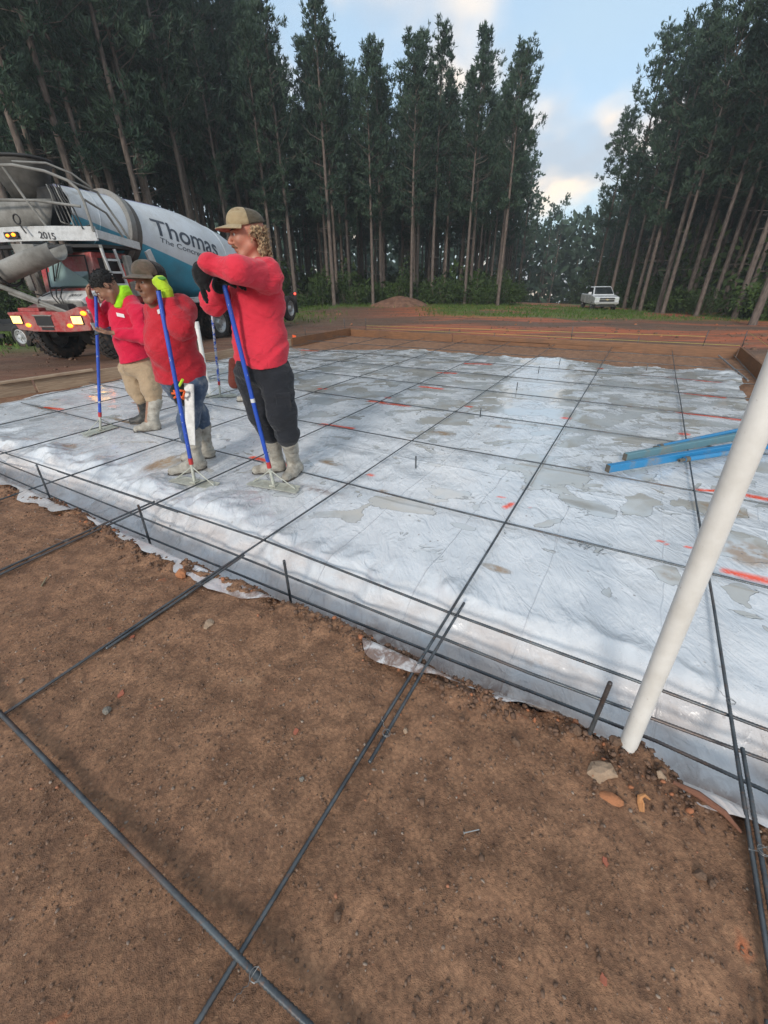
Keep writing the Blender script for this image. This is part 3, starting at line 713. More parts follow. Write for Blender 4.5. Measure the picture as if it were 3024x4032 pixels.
# ================================================================ BLUE SCREED BARS
def screed_fn(base):
    def fn(N, b):
        v = N.coord('Object'); n = N.noise(v, 3.2, 6, .65); n2 = N.noise(v, 38, 4, .6)
        d = N.math('ADD', N.math('MULTIPLY', N.mr(n, .52, .70), .8), N.math('MULTIPLY', N.mr(n2, .64, .72), .5), True)
        N.put(b.inputs['Base Color'], N.mix(d, N.mix(n2, tuple(x*.8 for x in base), base), (.24, .21, .16)))
        N.put(b.inputs['Roughness'], N.mr(d, 0, 1, .38, .8)); N.put(b.inputs['Normal'], N.bump(n2, .15, .002))
    return fn
M_BLUE1 = mat('bright_blue_paint', (.03, .27, .58), .4, 0, screed_fn((.028, .23, .48)))
M_BLUE2 = mat('faded_blue_paint', (.2, .4, .5), .5, 0, screed_fn((.13, .26, .31)))
M_MUDEND = worn('muddy_steel', (.12, .11, .09), rough=.7)
def beam(a, b, w, h, m_, lab, tube=False, end=True):
    a = np.array(a, float); b = np.array(b, float); d = b-a; L = np.linalg.norm(d)
    root = empty('screed_bar', a, math.atan2(d[1], d[0])); tag(root, lab, 'screed bar', 'blue screed bars on the plastic')
    m = MB()
    if tube: m.lathe([(0, w*.38), (0, w*.5), (L, w*.5), (L, w*.38)], 18, Matrix.Translation((0, 0, 0)))
    else: m.box((0, -w/2, -h/2), (L, w/2, h/2))
    m.build('bar', m_, root, tube, 40, bevel=0 if tube else .006)
    e = MB()
    if tube:
        e.lathe([(-.06, .008), (-.06, w*.36), (.005, w*.36), (.005, w*.6), (.05, w*.6), (.05, w*.48)], 14); e.build('clamp_end', M_MUDEND, root, True, 40)
    else:
        e.box((-.005, -w*.46, -h*.46), (.0, w*.46, h*.46)); e.build('end_cap', M_MUDEND, root)
    return root
beam(gp(1313, 1012, .035), gp(1659, 952, .035)+np.array([.5, .14, 0]), .05, .070, M_BLUE1, 'bright blue box bar nearest the camera on the wet plastic')
beam(gp(1350, 987, .045), gp(1620, 935, .045)+np.array([.7, .22, 0]), .045, .070, M_BLUE2, 'faded grey blue box bar lying behind the bright one')
beam(gp(1422, 965, .03), gp(1600, 925, .03)+np.array([.9, .32, 0]), .042, .04, M_BLUE1, 'round blue tube lying farthest back of the four blue bars', True)
beam(gp(1478, 993, .03), gp(1659, 963, .03)+np.array([.5, .12, 0]), .045, .04, M_BLUE1, 'round blue tube in front of the bright box bar with a muddy clamp end', True)

# ================================================================ STONES, CLODS, DEBRIS
def scatter(name, pts, sizes, m_, seed, flat=.7, lab=None, cat=None):
    rs = np.random.RandomState(seed); t = (1+5**.5)/2
    iv = np.array([(-1,t,0),(1,t,0),(-1,-t,0),(1,-t,0),(0,-1,t),(0,1,t),(0,-1,-t),(0,1,-t),(t,0,-1),(t,0,1),(-t,0,-1),(-t,0,1)])/1.9
    ifc = np.array([(0,11,5),(0,5,1),(0,1,7),(0,7,10),(0,10,11),(1,5,9),(5,11,4),(11,10,2),(10,7,6),(7,1,8),(3,9,4),(3,4,2),(3,2,6),(3,6,8),(3,8,9),(4,9,5),(2,4,11),(6,2,10),(8,6,7),(9,8,1)])
    n = len(pts); A = rs.normal(size=(n, 3, 3)); Q, _ = np.linalg.qr(A)
    jit = iv[None]*(1+rs.uniform(-.28, .28, (n, 12, 1)))*np.stack([np.ones(n), rs.uniform(.6, 1, n), rs.uniform(.45, .9, n)], 1)[:, None]
    Vv = np.einsum('nij,nkj->nki', Q, jit)*np.asarray(sizes)[:, None, None]; Vv[:, :, 2] *= flat; Vv += pts[:, None]
    Ff = (ifc[None]+12*np.arange(n)[:, None, None]).reshape(-1, 3)
    o = npmesh(name, Vv.reshape(-1, 3), Ff, m_, smooth=False); attr(o.data, 'tone', np.repeat(rs.rand(n), 12)); tag(o, lab, cat, kind='stuff'); return o
def stone_fn(N, b):
    t = N.attr('tone'); n = N.noise(N.coord('World'), 130, 4, .6)
    r = N.new('ShaderNodeValToRGB'); e = r.color_ramp; e.interpolation = 'CONSTANT'
    cols = [(0, (.135, .078, .050)), (.45, (.19, .112, .072)), (.72, (.27, .165, .108)), (.86, (.25, .19, .15)), (.94, (.36, .28, .22)), (.98, (.42, .17, .09))]
    e.elements[0].position = 0; e.elements[0].color = (*cols[0][1], 1); e.elements[1].position = cols[1][0]; e.elements[1].color = (*cols[1][1], 1)
    for p_, c_ in cols[2:]:
        q = e.elements.new(p_); q.color = (*c_, 1)
    N.put(r.inputs[0], t); N.put(b.inputs['Base Color'], N.mix(N.mr(n, .3, .7), r.outputs[0], N.mix(.5, r.outputs[0], (.12, .075, .05)))); N.put(b.inputs['Normal'], N.bump(n, .4, .002))
M_STONE = mat('soil_stones', (.2, .12, .08), .85, 0, stone_fn)
def clod_fn(N, b):
    n = N.noise(N.coord('World'), 60, 5, .65); t = N.attr('tone')
    c = N.mix(N.mr(n, .3, .7), (.075, .040, .026), (.20, .115, .072)); c = N.mix(N.mr(t, .93, .95), c, (.34, .13, .06)); N.put(b.inputs['Base Color'], c); N.put(b.inputs['Normal'], N.bump(n, .6, .005))
M_CLOD = mat('soil_clods', (.1, .06, .04), .8, 0, clod_fn)
rs = np.random.RandomState(11)
def onbank(u, v, dz=0):
    x = O2[0]+u*U2[0]+v*V2[0]; y = O2[1]+u*U2[1]+v*V2[1]; return np.stack([x, y, ground_z(u, v, x, y)+dz], 1)
n = 30000; u = rs.uniform(-4.5, 2.2, n); v = rs.uniform(-4.2, -1.5, n); dens = fbm(u*1.3, v*1.3, 3, 91)
k = (v < edge_v(u)-.01) & (rs.rand(n) < sst(dens, .25, .65)+.15); u = u[k]; v = v[k]
sz = .0020+.0062*rs.rand(len(u))**2.6; sz[rs.rand(len(u)) < .012] *= 2.1
scatter('gravel', onbank(u, v, .0005), sz, M_STONE, 3, .75, 'small pebbles and crumbs scattered over the brown dirt bank', 'gravel')
n = 2600; u = rs.uniform(-5.5, 2.0, n); e = edge_v(u); v = e-np.abs(rs.normal(0, .055, n))+.01
k = rs.rand(n) < sst(fbm(u*1.7, u*0+9, 3, 92), .30, .62)+.12; u = u[k]; v = v[k]
sz = .003+.014*rs.rand(len(u))**2.6
pts = onbank(u, v, .003)
# loose crumbs round the pipe and the stake
n2 = 190; uu = rs.normal(.93, .12, n2); vv = rs.normal(-1.53, .07, n2); kk = vv < -1.40; pts = np.vstack([pts, onbank(uu[kk], vv[kk], .004)]); sz = np.concatenate([sz, .003+.011*rs.rand(kk.sum())**2.5])
n3 = 160; uu = rs.uniform(-.3, .45, n3); vv = edge_v(uu)-np.abs(rs.normal(0, .05, n3)); pts = np.vstack([pts, onbank(uu, vv, .006)]); sz = np.concatenate([sz, .004+.013*rs.rand(n3)**1.5])
scatter('soil_crumbs', pts, sz, M_CLOD, 5, .8, 'dark crumbled soil along the lip of the trench', 'soil')

def rock(p, r, m_, name, lab, cat='stone', seed=0, grp=None):
    rs_ = np.random.RandomState(seed); m = MB(); m.ball((0, 0, 0), (r[0], r[1], r[2]), 11, 7)
    V = np.array(m.v); nn = .6*vn3(V[:, 0]/r[0]*1.3+seed, V[:, 1]/r[0]*1.3, V[:, 2]/r[0]*1.3, seed)+.4*vn3(V[:, 0]/r[0]*3.1, V[:, 1]/r[0]*3.1+seed, V[:, 2]/r[0]*3.1, seed+1)
    V = V*(.45+1.05*nn)[:, None]; m.v = [tuple(q) for q in V]
    o = m.build(name, m_, None, False); o.location = tuple(p); o.rotation_euler = (rs_.uniform(-.3, .3), rs_.uniform(-.3, .3), rs_.uniform(0, 6)); tag(o, lab, cat, grp); return o
M_OST = worn('orange_stone', (.42, .17, .075), dirt=(.18, .09, .05), rough=.85, amt=.4, scale=30)
M_GST = worn('grey_stone', (.22, .20, .17), dirt=(.13, .09, .06), rough=.85, scale=30)
M_TST = worn('tan_stone', (.40, .28, .19), dirt=(.2, .13, .08), rough=.85, scale=30)
M_BST = worn('brown_stone', (.16, .095, .06), dirt=(.09, .05, .035), rough=.85, scale=30)
def at_b(dx, dy, dz=.005): p = gp(dx, dy, -.02); u, v = touv(p[0], p[1]); return np.array([p[0], p[1], float(ground_z(np.array(u), np.array(v), np.array(p[0]), np.array(p[1])))+dz])
rock(at_b(394, 1248, .015), (.035, .03, .028), M_OST, 'stone', 'orange stone lying near the lip of the trench, left of centre', seed=1)
rock(at_b(234, 1540, .008), (.016, .018, .014), M_GST, 'stone', 'small dark grey stone on the left part of the dirt bank', seed=2)
rock(at_b(875, 1579, .006), (.012, .010, .008), M_TST, 'stone', 'pale pebble beside the doubled rebar in mid picture', seed=3)
rock(at_b(652, 1682, .004), (.011, .009, .006), M_GST, 'stone', 'pale grey chip on the dirt between the two long bars', seed=4)
rock(at_b(1298, 1665, -.004), (.040, .060, .020), M_TST, 'stone', 'large pinkish stone half buried below the white pipe', seed=6)
rock(at_b(1316, 1725, .0), (.035, .016, .010), M_OST, 'stone', 'orange clay lump below the large pinkish stone', seed=7)
rock(at_b(1425, 1686, .002), (.022, .014, .009), M_TST, 'stone', 'tan stone in the hollow right of the pipe base', seed=8)
rock(at_b(1510, 1893, .006), (.018, .016, .014), M_BST, 'stone', 'rounded brown clod on the dirt at lower right', seed=9)
rock(at_b(1537, 1910, .004), (.014, .012, .009), M_BST, 'stone', 'smaller brown clod beside the rounded one at lower right', seed=10)
rock(at_b(729, 1978, .006), (.013, .012, .010), M_BST, 'stone', 'brown clod on the dirt right of the thick bar', seed=12)
rock(at_b(450, 1350, -.004), (.045, .035, .010), M_TST, 'stone', 'light clay patch on the bank below the orange stone', seed=13)
for k, (x, y, lab, s) in enumerate([(1115, 1608, 'dark clod at the trench lip left of the flap', .02), (1240, 1590, 'dark clod beside the rusty stake', .024), (1330, 1605, 'dark clod at the left side of the pipe base', .026), (1090, 1490, 'dark clod just below the plastic near mid picture', .022)]):
    rock(at_b(x, y, .008), (s, s*.8, s*.7), M_BST, 'soil_clod', lab, 'clod', 20+k, 'soil clods at the trench lip')
# nail
p = at_b(1016, 1797, .006); q = at_b(1036, 1792, .004); d = (q-p)/np.linalg.norm(q-p); root = empty('nail', p-d*.022); tag(root, 'galvanised nail lying on the dirt right of centre', 'nail')
m = MB(); a0 = np.zeros(3); m.tube([a0, d*.052], .0016, 6); m.build('shank', M_CHROME, root, True); m = MB(); m.tube([-d*.0012, d*.0006], .0042, 10); m.build('nail_head', M_CHROME, root, False)
# curled wood chip
p = at_b(1385, 1755, .0); M_CHIP = worn('splintered_wood', (.50, .23, .09), dirt=(.22, .10, .05), rough=.8, scale=40)
m = MB(); m.tube([p+np.array(q) for q in ((0, 0, 0), (.002, .022, .012), (.006, .034, .024), (.022, .036, .030), (.036, .026, .022))], [.007, .008, .009, .006, .003], 6)
m.tube([p+np.array(q) for q in ((.006, .0, 0), (.010, .018, .016), (.008, .032, .024))], [.004, .005, .004], 5)
tag(m.build('wood_chip', M_CHIP, None, False), 'curled orange splinter of wood on the dirt below the pipe', 'wood chip')
# root stick along the lip on the right
m = MB(); m.tube([at_b(1446, 1702, .012), at_b(1500, 1728, .018), at_b(1560, 1763, .014), at_b(1600, 1800, .006)], [.006, .012, .010, .004], 8)
tag(m.build('wood_root', worn('root_bark', (.20, .085, .05), dirt=(.12, .06, .04), rough=.85, scale=25), None, True), 'reddish root sticking out of the bank at the right', 'root')
m = MB(); m.tube([at_b(90, 1268, .006), at_b(103, 1250, .012)], [.005, .004], 6); tag(m.build('wood_stick', worn('pale_stick', (.30, .24, .15), rough=.8, scale=30), None, True), 'small pale stick on the dirt at the left', 'stick')
# orange paint flecks on the dirt
for k, (x, y, s) in enumerate([(1307, 1861, .010), (1302, 2116, .009), (285, 1378, .012), (262, 1500, .014), (640, 1582, .010)]):
    p = at_b(x, y, .004); m = MB(); n_ = 11; pts = [(p[0]+s*(.6+.6*random.random())*math.cos(6.283*i/n_), p[1]+s*(.7+.9*random.random())*math.sin(6.283*i/n_), p[2]) for i in range(n_)]
    m.add(pts+[(q[0], q[1], q[2]-.006) for q in pts], [tuple(range(n_))]+[(i, (i+1) % n_, (i+1) % n_+n_, i+n_) for i in range(n_)])
    tag(m.build('painted_clod', worn('orange_sprayed_soil', (.42, .13, .075), dirt=(.2, .1, .06), rough=.8, scale=60), None), ['orange sprayed fleck on the dirt at lower right', 'orange sprayed fleck at the bottom edge of the picture', 'faint orange fleck beside the left long bar', 'orange fleck near the small grey stone', 'orange fleck in the middle of the bank'][k], 'paint fleck', 'orange paint flecks on the dirt')
# ================================================================ FIGURES (implicit surfaces -> one skin)
class Field:
    def __init__(s, lo, hi, h):
        s.lo = np.array(lo, float); s.h = h; s.n = np.ceil((np.array(hi)-s.lo)/h).astype(int)+1
        s.F = np.full(s.n, 1.0, np.float32)
        s.ax = [s.lo[i]+h*np.arange(s.n[i]) for i in range(3)]
    def sub(s, bmin, bmax, m):
        i0 = np.clip(((np.array(bmin)-m-s.lo)/s.h).astype(int), 0, s.n-1); i1 = np.clip(((np.array(bmax)+m-s.lo)/s.h).astype(int)+2, 1, s.n)
        sl = tuple(slice(a, b) for a, b in zip(i0, i1))
        X = s.ax[0][sl[0]][:, None, None]; Y = s.ax[1][sl[1]][None, :, None]; Z = s.ax[2][sl[2]][None, None, :]
        return sl, X, Y, Z
    def put(s, sl, d, k, cut=False):
        a = s.F[sl]; d = d.astype(np.float32)
        if cut: s.F[sl] = np.maximum(a, -d); return
        hh = np.clip(.5+.5*(a-d)/k, 0, 1); s.F[sl] = a*(1-hh)+d*hh-k*hh*(1-hh)
    def cap(s, a, b, ra, rb=None, k=.02, sq=None):
        a = np.array(a, float); b = np.array(b, float); rb = ra if rb is None else rb; r = max(ra, rb)
        sl, X, Y, Z = s.sub(np.minimum(a, b)-r, np.maximum(a, b)+r, k*1.5+.03)
        d = b-a; L2 = d@d+1e-12
        t = np.clip(((X-a[0])*d[0]+(Y-a[1])*d[1]+(Z-a[2])*d[2])/L2, 0, 1)
        D = np.sqrt((X-a[0]-t*d[0])**2+(Y-a[1]-t*d[1])**2+(Z-a[2]-t*d[2])**2)-(ra+(rb-ra)*t)
        s.put(sl, D, k); return s
    def ell(s, c, r, B=None, k=.02, cut=False):
        c = np.array(c, float); r = np.array(r, float); R_ = r.max(); B = np.eye(3) if B is None else B   # rows of B: local axes
        sl, X, Y, Z = s.sub(c-R_, c+R_, k*1.5+.03); x, y, z = X-c[0], Y-c[1], Z-c[2]
        q = [(B[i][0]*x+B[i][1]*y+B[i][2]*z)/r[i] for i in range(3)]
        l = np.sqrt(q[0]**2+q[1]**2+q[2]**2)+1e-6; g = np.sqrt((q[0]/r[0])**2+(q[1]/r[1])**2+(q[2]/r[2])**2)+1e-6
        s.put(sl, l*(l-1)/g, k, cut); return s
    def cutplane(s, p, n):                       # remove everything on the n side of p
        X, Y, Z = np.meshgrid(*s.ax, indexing='ij', sparse=True); n = np.array(n, float)/np.linalg.norm(n)
        s.F = np.maximum(s.F, ((X-p[0])*n[0]+(Y-p[1])*n[1]+(Z-p[2])*n[2]).astype(np.float32)); return s
    def wrinkle(s, amp, fx, fy, fz, seed=0, M=None, rdg=True, oct=2):
        idx = np.argwhere(np.abs(s.F) < amp*2.5+s.h); P_ = s.lo+idx*s.h
        Q = P_ if M is None else P_ @ np.array(M).T
        w = 0; a = 1; tt = 0
        for o in range(oct):
            q = vn3(Q[:, 0]*fx*2**o, Q[:, 1]*fy*2**o, Q[:, 2]*fz*2**o, seed+o); q = (1-np.abs(2*q-1)) if rdg else q
            w = w+a*q; tt += a; a *= .5
        s.F[idx[:, 0], idx[:, 1], idx[:, 2]] -= ((w/tt-.55)*2*amp).astype(np.float32); return s
    def mesh(s, name, m_, parent=None, off=None, smooth_it=1):
        F = s.F.copy(); F[0] = F[-1] = 1; F[:, 0] = F[:, -1] = 1; F[:, :, 0] = F[:, :, -1] = 1
        S = F < 0; c = S[:-1, :-1, :-1]; allin = c.copy(); anyin = c.copy()
        for dx, dy, dz in ((1,0,0),(0,1,0),(0,0,1),(1,1,0),(1,0,1),(0,1,1),(1,1,1)):
            q = S[dx:S.shape[0]-1+dx, dy:S.shape[1]-1+dy, dz:S.shape[2]-1+dz]; allin &= q; anyin |= q
        act = anyin & ~allin; I = np.argwhere(act); vid = np.full(act.shape, -1, np.int32); vid[tuple(I.T)] = np.arange(len(I))
        acc = np.zeros((len(I), 3)); cnt = np.zeros(len(I)); cor = [(0,0,0),(1,0,0),(0,1,0),(1,1,0),(0,0,1),(1,0,1),(0,1,1),(1,1,1)]
        val = np.stack([F[I[:, 0]+a, I[:, 1]+b, I[:, 2]+d] for a, b, d in cor], 1).astype(float)
        for i, j in ((0,1),(2,3),(4,5),(6,7),(0,2),(1,3),(4,6),(5,7),(0,4),(1,5),(2,6),(3,7)):
            a, b = val[:, i], val[:, j]; m = (a < 0) != (b < 0); t = np.where(m, a/(a-b+1e-20), 0)
            p = np.array(cor[i])+t[:, None]*(np.array(cor[j])-np.array(cor[i])); acc += p*m[:, None]; cnt += m
        V = (I+acc/np.maximum(cnt, 1)[:, None])*s.h+s.lo; faces = []
        for ax_ in range(3):
            a1, a2 = (ax_+1) % 3, (ax_+2) % 3
            A = np.moveaxis(S, ax_, 0); dif = A[:-1] != A[1:]; E_ = np.argwhere(np.moveaxis(dif, 0, ax_))
            E_ = E_[(E_[:, a1] > 0) & (E_[:, a2] > 0) & (E_[:, a1] < act.shape[a1]) & (E_[:, a2] < act.shape[a2])]
            ins = S[tuple(E_.T)]; q = []
            for o1, o2 in ((0,0),(-1,0),(-1,-1),(0,-1)):
                e = E_.copy(); e[:, a1] += o1; e[:, a2] += o2; q.append(vid[tuple(e.T)])
            q = np.stack(q, 1); q[~ins] = q[~ins][:, ::-1]; faces.append(q)
        Fc = np.concatenate(faces); Fc = Fc[(Fc >= 0).all(1)]
        for _ in range(smooth_it):                 # light laplacian
            N_ = np.zeros_like(V); ct = np.zeros(len(V))
            for a, b in ((0,1),(1,2),(2,3),(3,0)):
                np.add.at(N_, Fc[:, a], V[Fc[:, b]]); np.add.at(N_, Fc[:, b], V[Fc[:, a]]); np.add.at(ct, Fc[:, a], 1); np.add.at(ct, Fc[:, b], 1)
            V = V*.5+.5*N_/np.maximum(ct, 1)[:, None]
        if off is not None: V = V-np.array(off)
        return npmesh(name, V, Fc, m_, True, parent)
def nrm(v): v = np.array(v, float); return v/np.linalg.norm(v)
def rot(v, k, a): k = nrm(k); v = np.array(v, float); return v*math.cos(a)+np.cross(k, v)*math.sin(a)+k*(k@v)*(1-math.cos(a))
def hand(f, w, d, n, side, curl=(.5, .7, .5), r=.0085, th=(.6, .6), L=.19, spread=.07, k=.008):
    """w wrist, d towards the fingers, n palm normal (palm faces n), side: thumb side"""
    w = np.array(w, float); d = nrm(d); n = nrm(n-d*(np.array(n) @ d)); sd_ = nrm(np.array(side)-d*(np.array(side) @ d)-n*(np.array(side) @ n)); S = L/.19
    axk = np.cross(d, n)
    for i in range(4):
        o = (.030-.020*i)*S; kb = w+d*(.092-.004*abs(i-1.2))*S+sd_*o
        f.cap(w+sd_*o*.55+d*.01, kb, r*1.75, r*1.45, .014)
        dd = nrm(d+sd_*(1.5-i)*spread); ang = 0; p = kb; ls = ((.042, .027, .021), (.047, .030, .022), (.043, .028, .021), (.033, .021, .018))[i]
        for j in range(3):
            ang += curl[j]*(1+.08*(i-1)); dj = rot(dd, axk, ang); q = p+dj*ls[j]*S
            f.cap(p, q, r*(1.06-.08*j), r*(.98-.1*j), k); p = q
    tb = w+d*.030*S+sd_*.024*S; t1 = nrm(d*th[0]+sd_*th[1]+n*.35); q = tb+t1*.042*S; f.cap(tb, q, r*1.5, r*1.2, .012)
    t2 = nrm(t1*.8+d*.45+n*.15-sd_*.15); q2 = q+t2*.030*S; f.cap(q, q2, r*1.15, r*1.0, k); q3 = q2+nrm(t2+n*.3)*.024*S; f.cap(q2, q3, r, r*.85, k)
def basis(fw, up):
    fw = nrm(fw); up = nrm(np.array(up, float)-fw*(np.array(up) @ fw)); lf = np.cross(up, fw); return np.array([fw, lf, up])
def head(f, c, B, s=1.0, chub=0.0):
    fw, lf, up = B; P_ = lambda a, b, d: np.array(c)+(fw*a+lf*b+up*d)*s
    f.ell(P_(-.014, 0, .024), np.array([.102, .077, .088])*s, B, .03)
    f.ell(P_(.030, 0, -.035), np.array([.064, .060+chub*.014, .080])*s, B, .03)
    f.cap(P_(.066, -.012, -.112), P_(.066, .012, -.112), .020*s, None, .025)
    for q in (-1, 1):
        f.cap(P_(.0, q*(.050+chub*.012), -.062), P_(.052, q*.024, -.108), .020*s, None, .025)
        f.ell(P_(.064, q*(.036+chub*.006), -.030), np.array([.022, .022, .024])*s*(1+chub*.25), B, .018)
        f.ell(P_(-.024, q*.076, -.010), np.array([.018, .008, .031])*s, B, .008)
        f.ell(P_(-.019, q*.086, -.006), np.array([.008, .006, .016])*s, B, .005, cut=True)
        f.ell(P_(.098, q*.032, .000), np.array([.014, .020, .012])*s, B, .01, cut=True)
        f.cap(P_(.088, q*.012, .018), P_(.078, q*.050, .018), .010*s, .007*s, .012)
        f.ell(P_(.104, q*.011, -.043), np.array([.011, .009, .008])*s, B, .008)
    f.cap(P_(.090, 0, .008), P_(.118, 0, -.034), .008*s, .0125*s, .012)
    f.cap(P_(.088, -.020, -.066), P_(.088, .020, -.066), .0085*s, None, .008)
    f.cap(P_(.084, -.017, -.081), P_(.084, .017, -.081), .0095*s, None, .008)
    f.cap(P_(.094, -.017, -.0735), P_(.094, .017, -.0735), .0001, None, .003)
    return P_
def eyes(c, B, s, root, off, sc_=1.0):
    fw, lf, up = B
    for q in (-1, 1):
        p = np.array(c)+(fw*.0785+lf*q*.032+up*.001)*s-off; m = MB(); m.ball(tuple(p), .0115*s*sc_, 10, 8); e = m.build('eye', M_EYE, root, True)
        m = MB(); m.ball(tuple(p+fw*.0078*s), .0062*s*sc_, 8, 6); m.build('iris', M_IRIS, e, True)
        m = MB(); a = np.array(c)+(fw*.094+lf*q*.014+up*.024)*s-off; b = np.array(c)+(fw*.083+lf*q*.050+up*.024)*s-off; m.tube([a, (a+b)/2+up*.004, b], [.003, .0038, .002], 6); m.build('eyebrow', M_BROW, root, True)
def cap_hat(c, B, s, root, off, M_front, M_back, M_brim, lines=None, M_ink=None, h=.005):
    fw, lf, up = B; P_ = lambda a, b, d: np.array(c)+(fw*a+lf*b+up*d)*s
    hat = None
    for nm, m_, sg in (('cap_front', M_front, 1), ('cap_back', M_back, -1)):
        lo = np.array(c)-.19*s; hi = np.array(c)+.22*s; f = Field(lo, hi, h)
        f.ell(P_(-.014, 0, .048), np.array([.112, .089, .082])*s, B, .01); f.ell(P_(.035, 0, .066), np.array([.066, .074, .066])*s, B, .04)
        f.cutplane(P_(0, 0, .040), -up-.10*fw); f.cutplane(P_(-.012, 0, 0), -fw*sg)
        if sg < 0: f.ell(P_(-.125, 0, .034), np.array([.03, .032, .022])*s, B, .01, cut=True)
        if hat is None:
            hat = empty('cap', (0, 0, 0)); hat.parent = root
        f.mesh(nm, m_, hat, off)
    # brim: curved shell
    n1, n2 = 16, 8; V = []; 
    for lay in (0, 1):
        for i in range(n1+1):
            a = -1.22+2.44*i/n1
            for j in range(n2+1):
                t = j/n2; rr = .100+t*(.078*max(0, math.cos(a*1.0))**.55)
                x = math.cos(a)*rr*1.05; y = math.sin(a)*rr*.86; z = .047-.22*y*y*8*.28-.022*t-lay*.004+.008*x/.1
                V.append(P_(x-.004, y, z)-off)
    nn = (n1+1)*(n2+1); Fc = []
    for i in range(n1):
        for j in range(n2):
            q = i*(n2+1)+j; Fc.append((q, q+n2+1, q+n2+2, q+1)); Fc.append((q+nn, q+1+nn, q+n2+2+nn, q+n2+1+nn))
    for i in range(n1):
        q = i*(n2+1)+n2; Fc.append((q, q+n2+1, q+n2+1+nn, q+nn)); q = i*(n2+1); Fc.append((q+n2+1, q, q+nn, q+n2+1+nn))
    m = MB(); m.add(V, Fc); m.build('brim', M_brim, hat, True, 50)
    if lines:
        m = MB(); rs_ = random.Random(5)
        for (z0, z1, y0, y1, nc) in lines:        # worn, unreadable block print across the front panel
            for k in range(nc):
                ya = y0+(y1-y0)*k/nc; yb = ya+(y1-y0)/nc*.78; pts = []
                for y, z in ((ya, z0), (yb, z0), (yb, z1), (ya, z1)):
                    # point on the front of the crown
                    q = np.array([.0, y, z]); xx = .0
                    ex = max(0.02, 1-((z-.048)/.086)**2-(y/.089)**2); xx = .101*math.sqrt(ex)-.001
                    pts.append(P_(xx+.004, y, z)-off)
                m.add(pts, [(0, 1, 2, 3)])
                if rs_.random() < .65:
                    g = [p*.5+(pts[0]+pts[1]+pts[2]+pts[3])*.125+fw*.0008 for p in pts]
        m.build('printed_patch', M_ink, hat)
    return hat
def skin(base, name):
    def fn(N, b):
        v = N.coord('Object'); n = N.noise(v, 14, 5, .6); n2 = N.noise(v, 120, 3)
        N.put(b.inputs['Base Color'], N.mix(N.mr(n, .3, .7), tuple(x*.85 for x in base), (base[0]*1.08, base[1]*.98, base[2]*.96)))
        N.put(b.inputs['Normal'], N.bump(n2, .1, .002)); b.inputs['Subsurface Weight'].default_value = .08; b.inputs['Subsurface Radius'].default_value = (.02, .008, .004)
    return mat(name, base, .5, 0, fn)
def cloth(name, base, dark=.75, rough=.85, stain=None, sc_=3.0, amt=.0):
    def fn(N, b):
        v = N.coord('Object'); n = N.noise(v, sc_, 6, .65); n2 = N.noise(v, 300, 2); n3 = N.noise(v, 11, 5, .6)
        c = N.mix(N.mr(n, .3, .7), tuple(x*dark for x in base), base)
        if stain: c = N.mix(N.math('MULTIPLY', N.mr(N.math('ADD', N.math('MULTIPLY', n, .6), N.math('MULTIPLY', n3, .4)), .58-amt*.25, .72-amt*.2), .8), c, stain)
        N.put(b.inputs['Base Color'], c); b.inputs['Sheen Weight'].default_value = .15; b.inputs['Sheen Roughness'].default_value = .5
        cr = N.math('ABSOLUTE', N.math('SUBTRACT', N.noise(N.coord('Object', (1, 1, 1.9), (.3, .7, .2)), 5.5, 3, .5, 1.1), .5)); cr2 = N.math('ABSOLUTE', N.math('SUBTRACT', N.noise(N.coord('Object', (1, 1, 1.6), (-.5, -.6, .9)), 11, 2, .5, .8), .5))
        hh_ = N.math('ADD', N.math('MULTIPLY', n2, .03), N.math('ADD', N.math('MULTIPLY', N.mr(cr, 0, .09, 0, 1), .55), N.math('MULTIPLY', N.mr(cr2, 0, .10, 0, 1), .22)))
        N.put(b.inputs['Normal'], N.bump(hh_, .38, .012)); b.inputs['Specular IOR Level'].default_value = .2
    return mat(name, base, rough, 0, fn)
M_EYE = mat('eye_white', (.5, .48, .45), .3); M_IRIS = mat('iris', (.03, .025, .02), .2); M_BROW = mat('eyebrow_hair', (.05, .03, .02), .8)
M_SK1 = skin((.43, .195, .13), 'skin_fair'); M_SK2 = skin((.23, .115, .070), 'skin_tan'); M_SK3 = skin((.27, .145, .09), 'skin_olive')
M_RED = cloth('red_shirt_cloth', (.66, .035, .062), .82); M_RED2 = cloth('crimson_shirt_cloth', (.62, .014, .055), .82); M_RED3 = cloth('damp_red_shirt_cloth', (.50, .022, .038), .78)
M_TROU = cloth('charcoal_trouser_cloth', (.020, .022, .028), .7, stain=(.065, .055, .045), amt=.15); M_KHAKI = cloth('muddy_khaki_cloth', (.42, .31, .20), .8, stain=(.20, .13, .08), amt=.35)
M_JEAN = cloth('blue_denim', (.075, .115, .19), .6, stain=(.26, .28, .29), amt=.35, sc_=6)
M_BOOT = worn('muddy_rubber_boot', (.46, .43, .37), dirt=(.13, .105, .08), rough=.5, amt=.62, scale=13, bs=.4); M_BOOTD = worn('dark_muddy_boot', (.045, .043, .040), dirt=(.16, .13, .10), rough=.5, amt=.4, scale=9)
M_SOLE = worn('boot_sole', (.05, .045, .04), rough=.6)
M_GLB = cloth('black_knit_glove', (.010, .010, .011), .7); M_GLY = cloth('lime_knit_glove', (.42, .62, .03), .8)
M_LIME = cloth('lime_neck_cloth', (.38, .80, .02), .8); M_NAVY = cloth('navy_neck_cloth', (.012, .020, .10), .8)
M_HAIR = mat('curly_blond_hair', (.30, .19, .095), .6, 0, lambda N, b: N.put(b.inputs['Base Color'], N.mix(N.mr(N.noise(N.coord('Object'), 60, 4), .35, .65), (.10, .055, .03), (.46, .32, .18))))
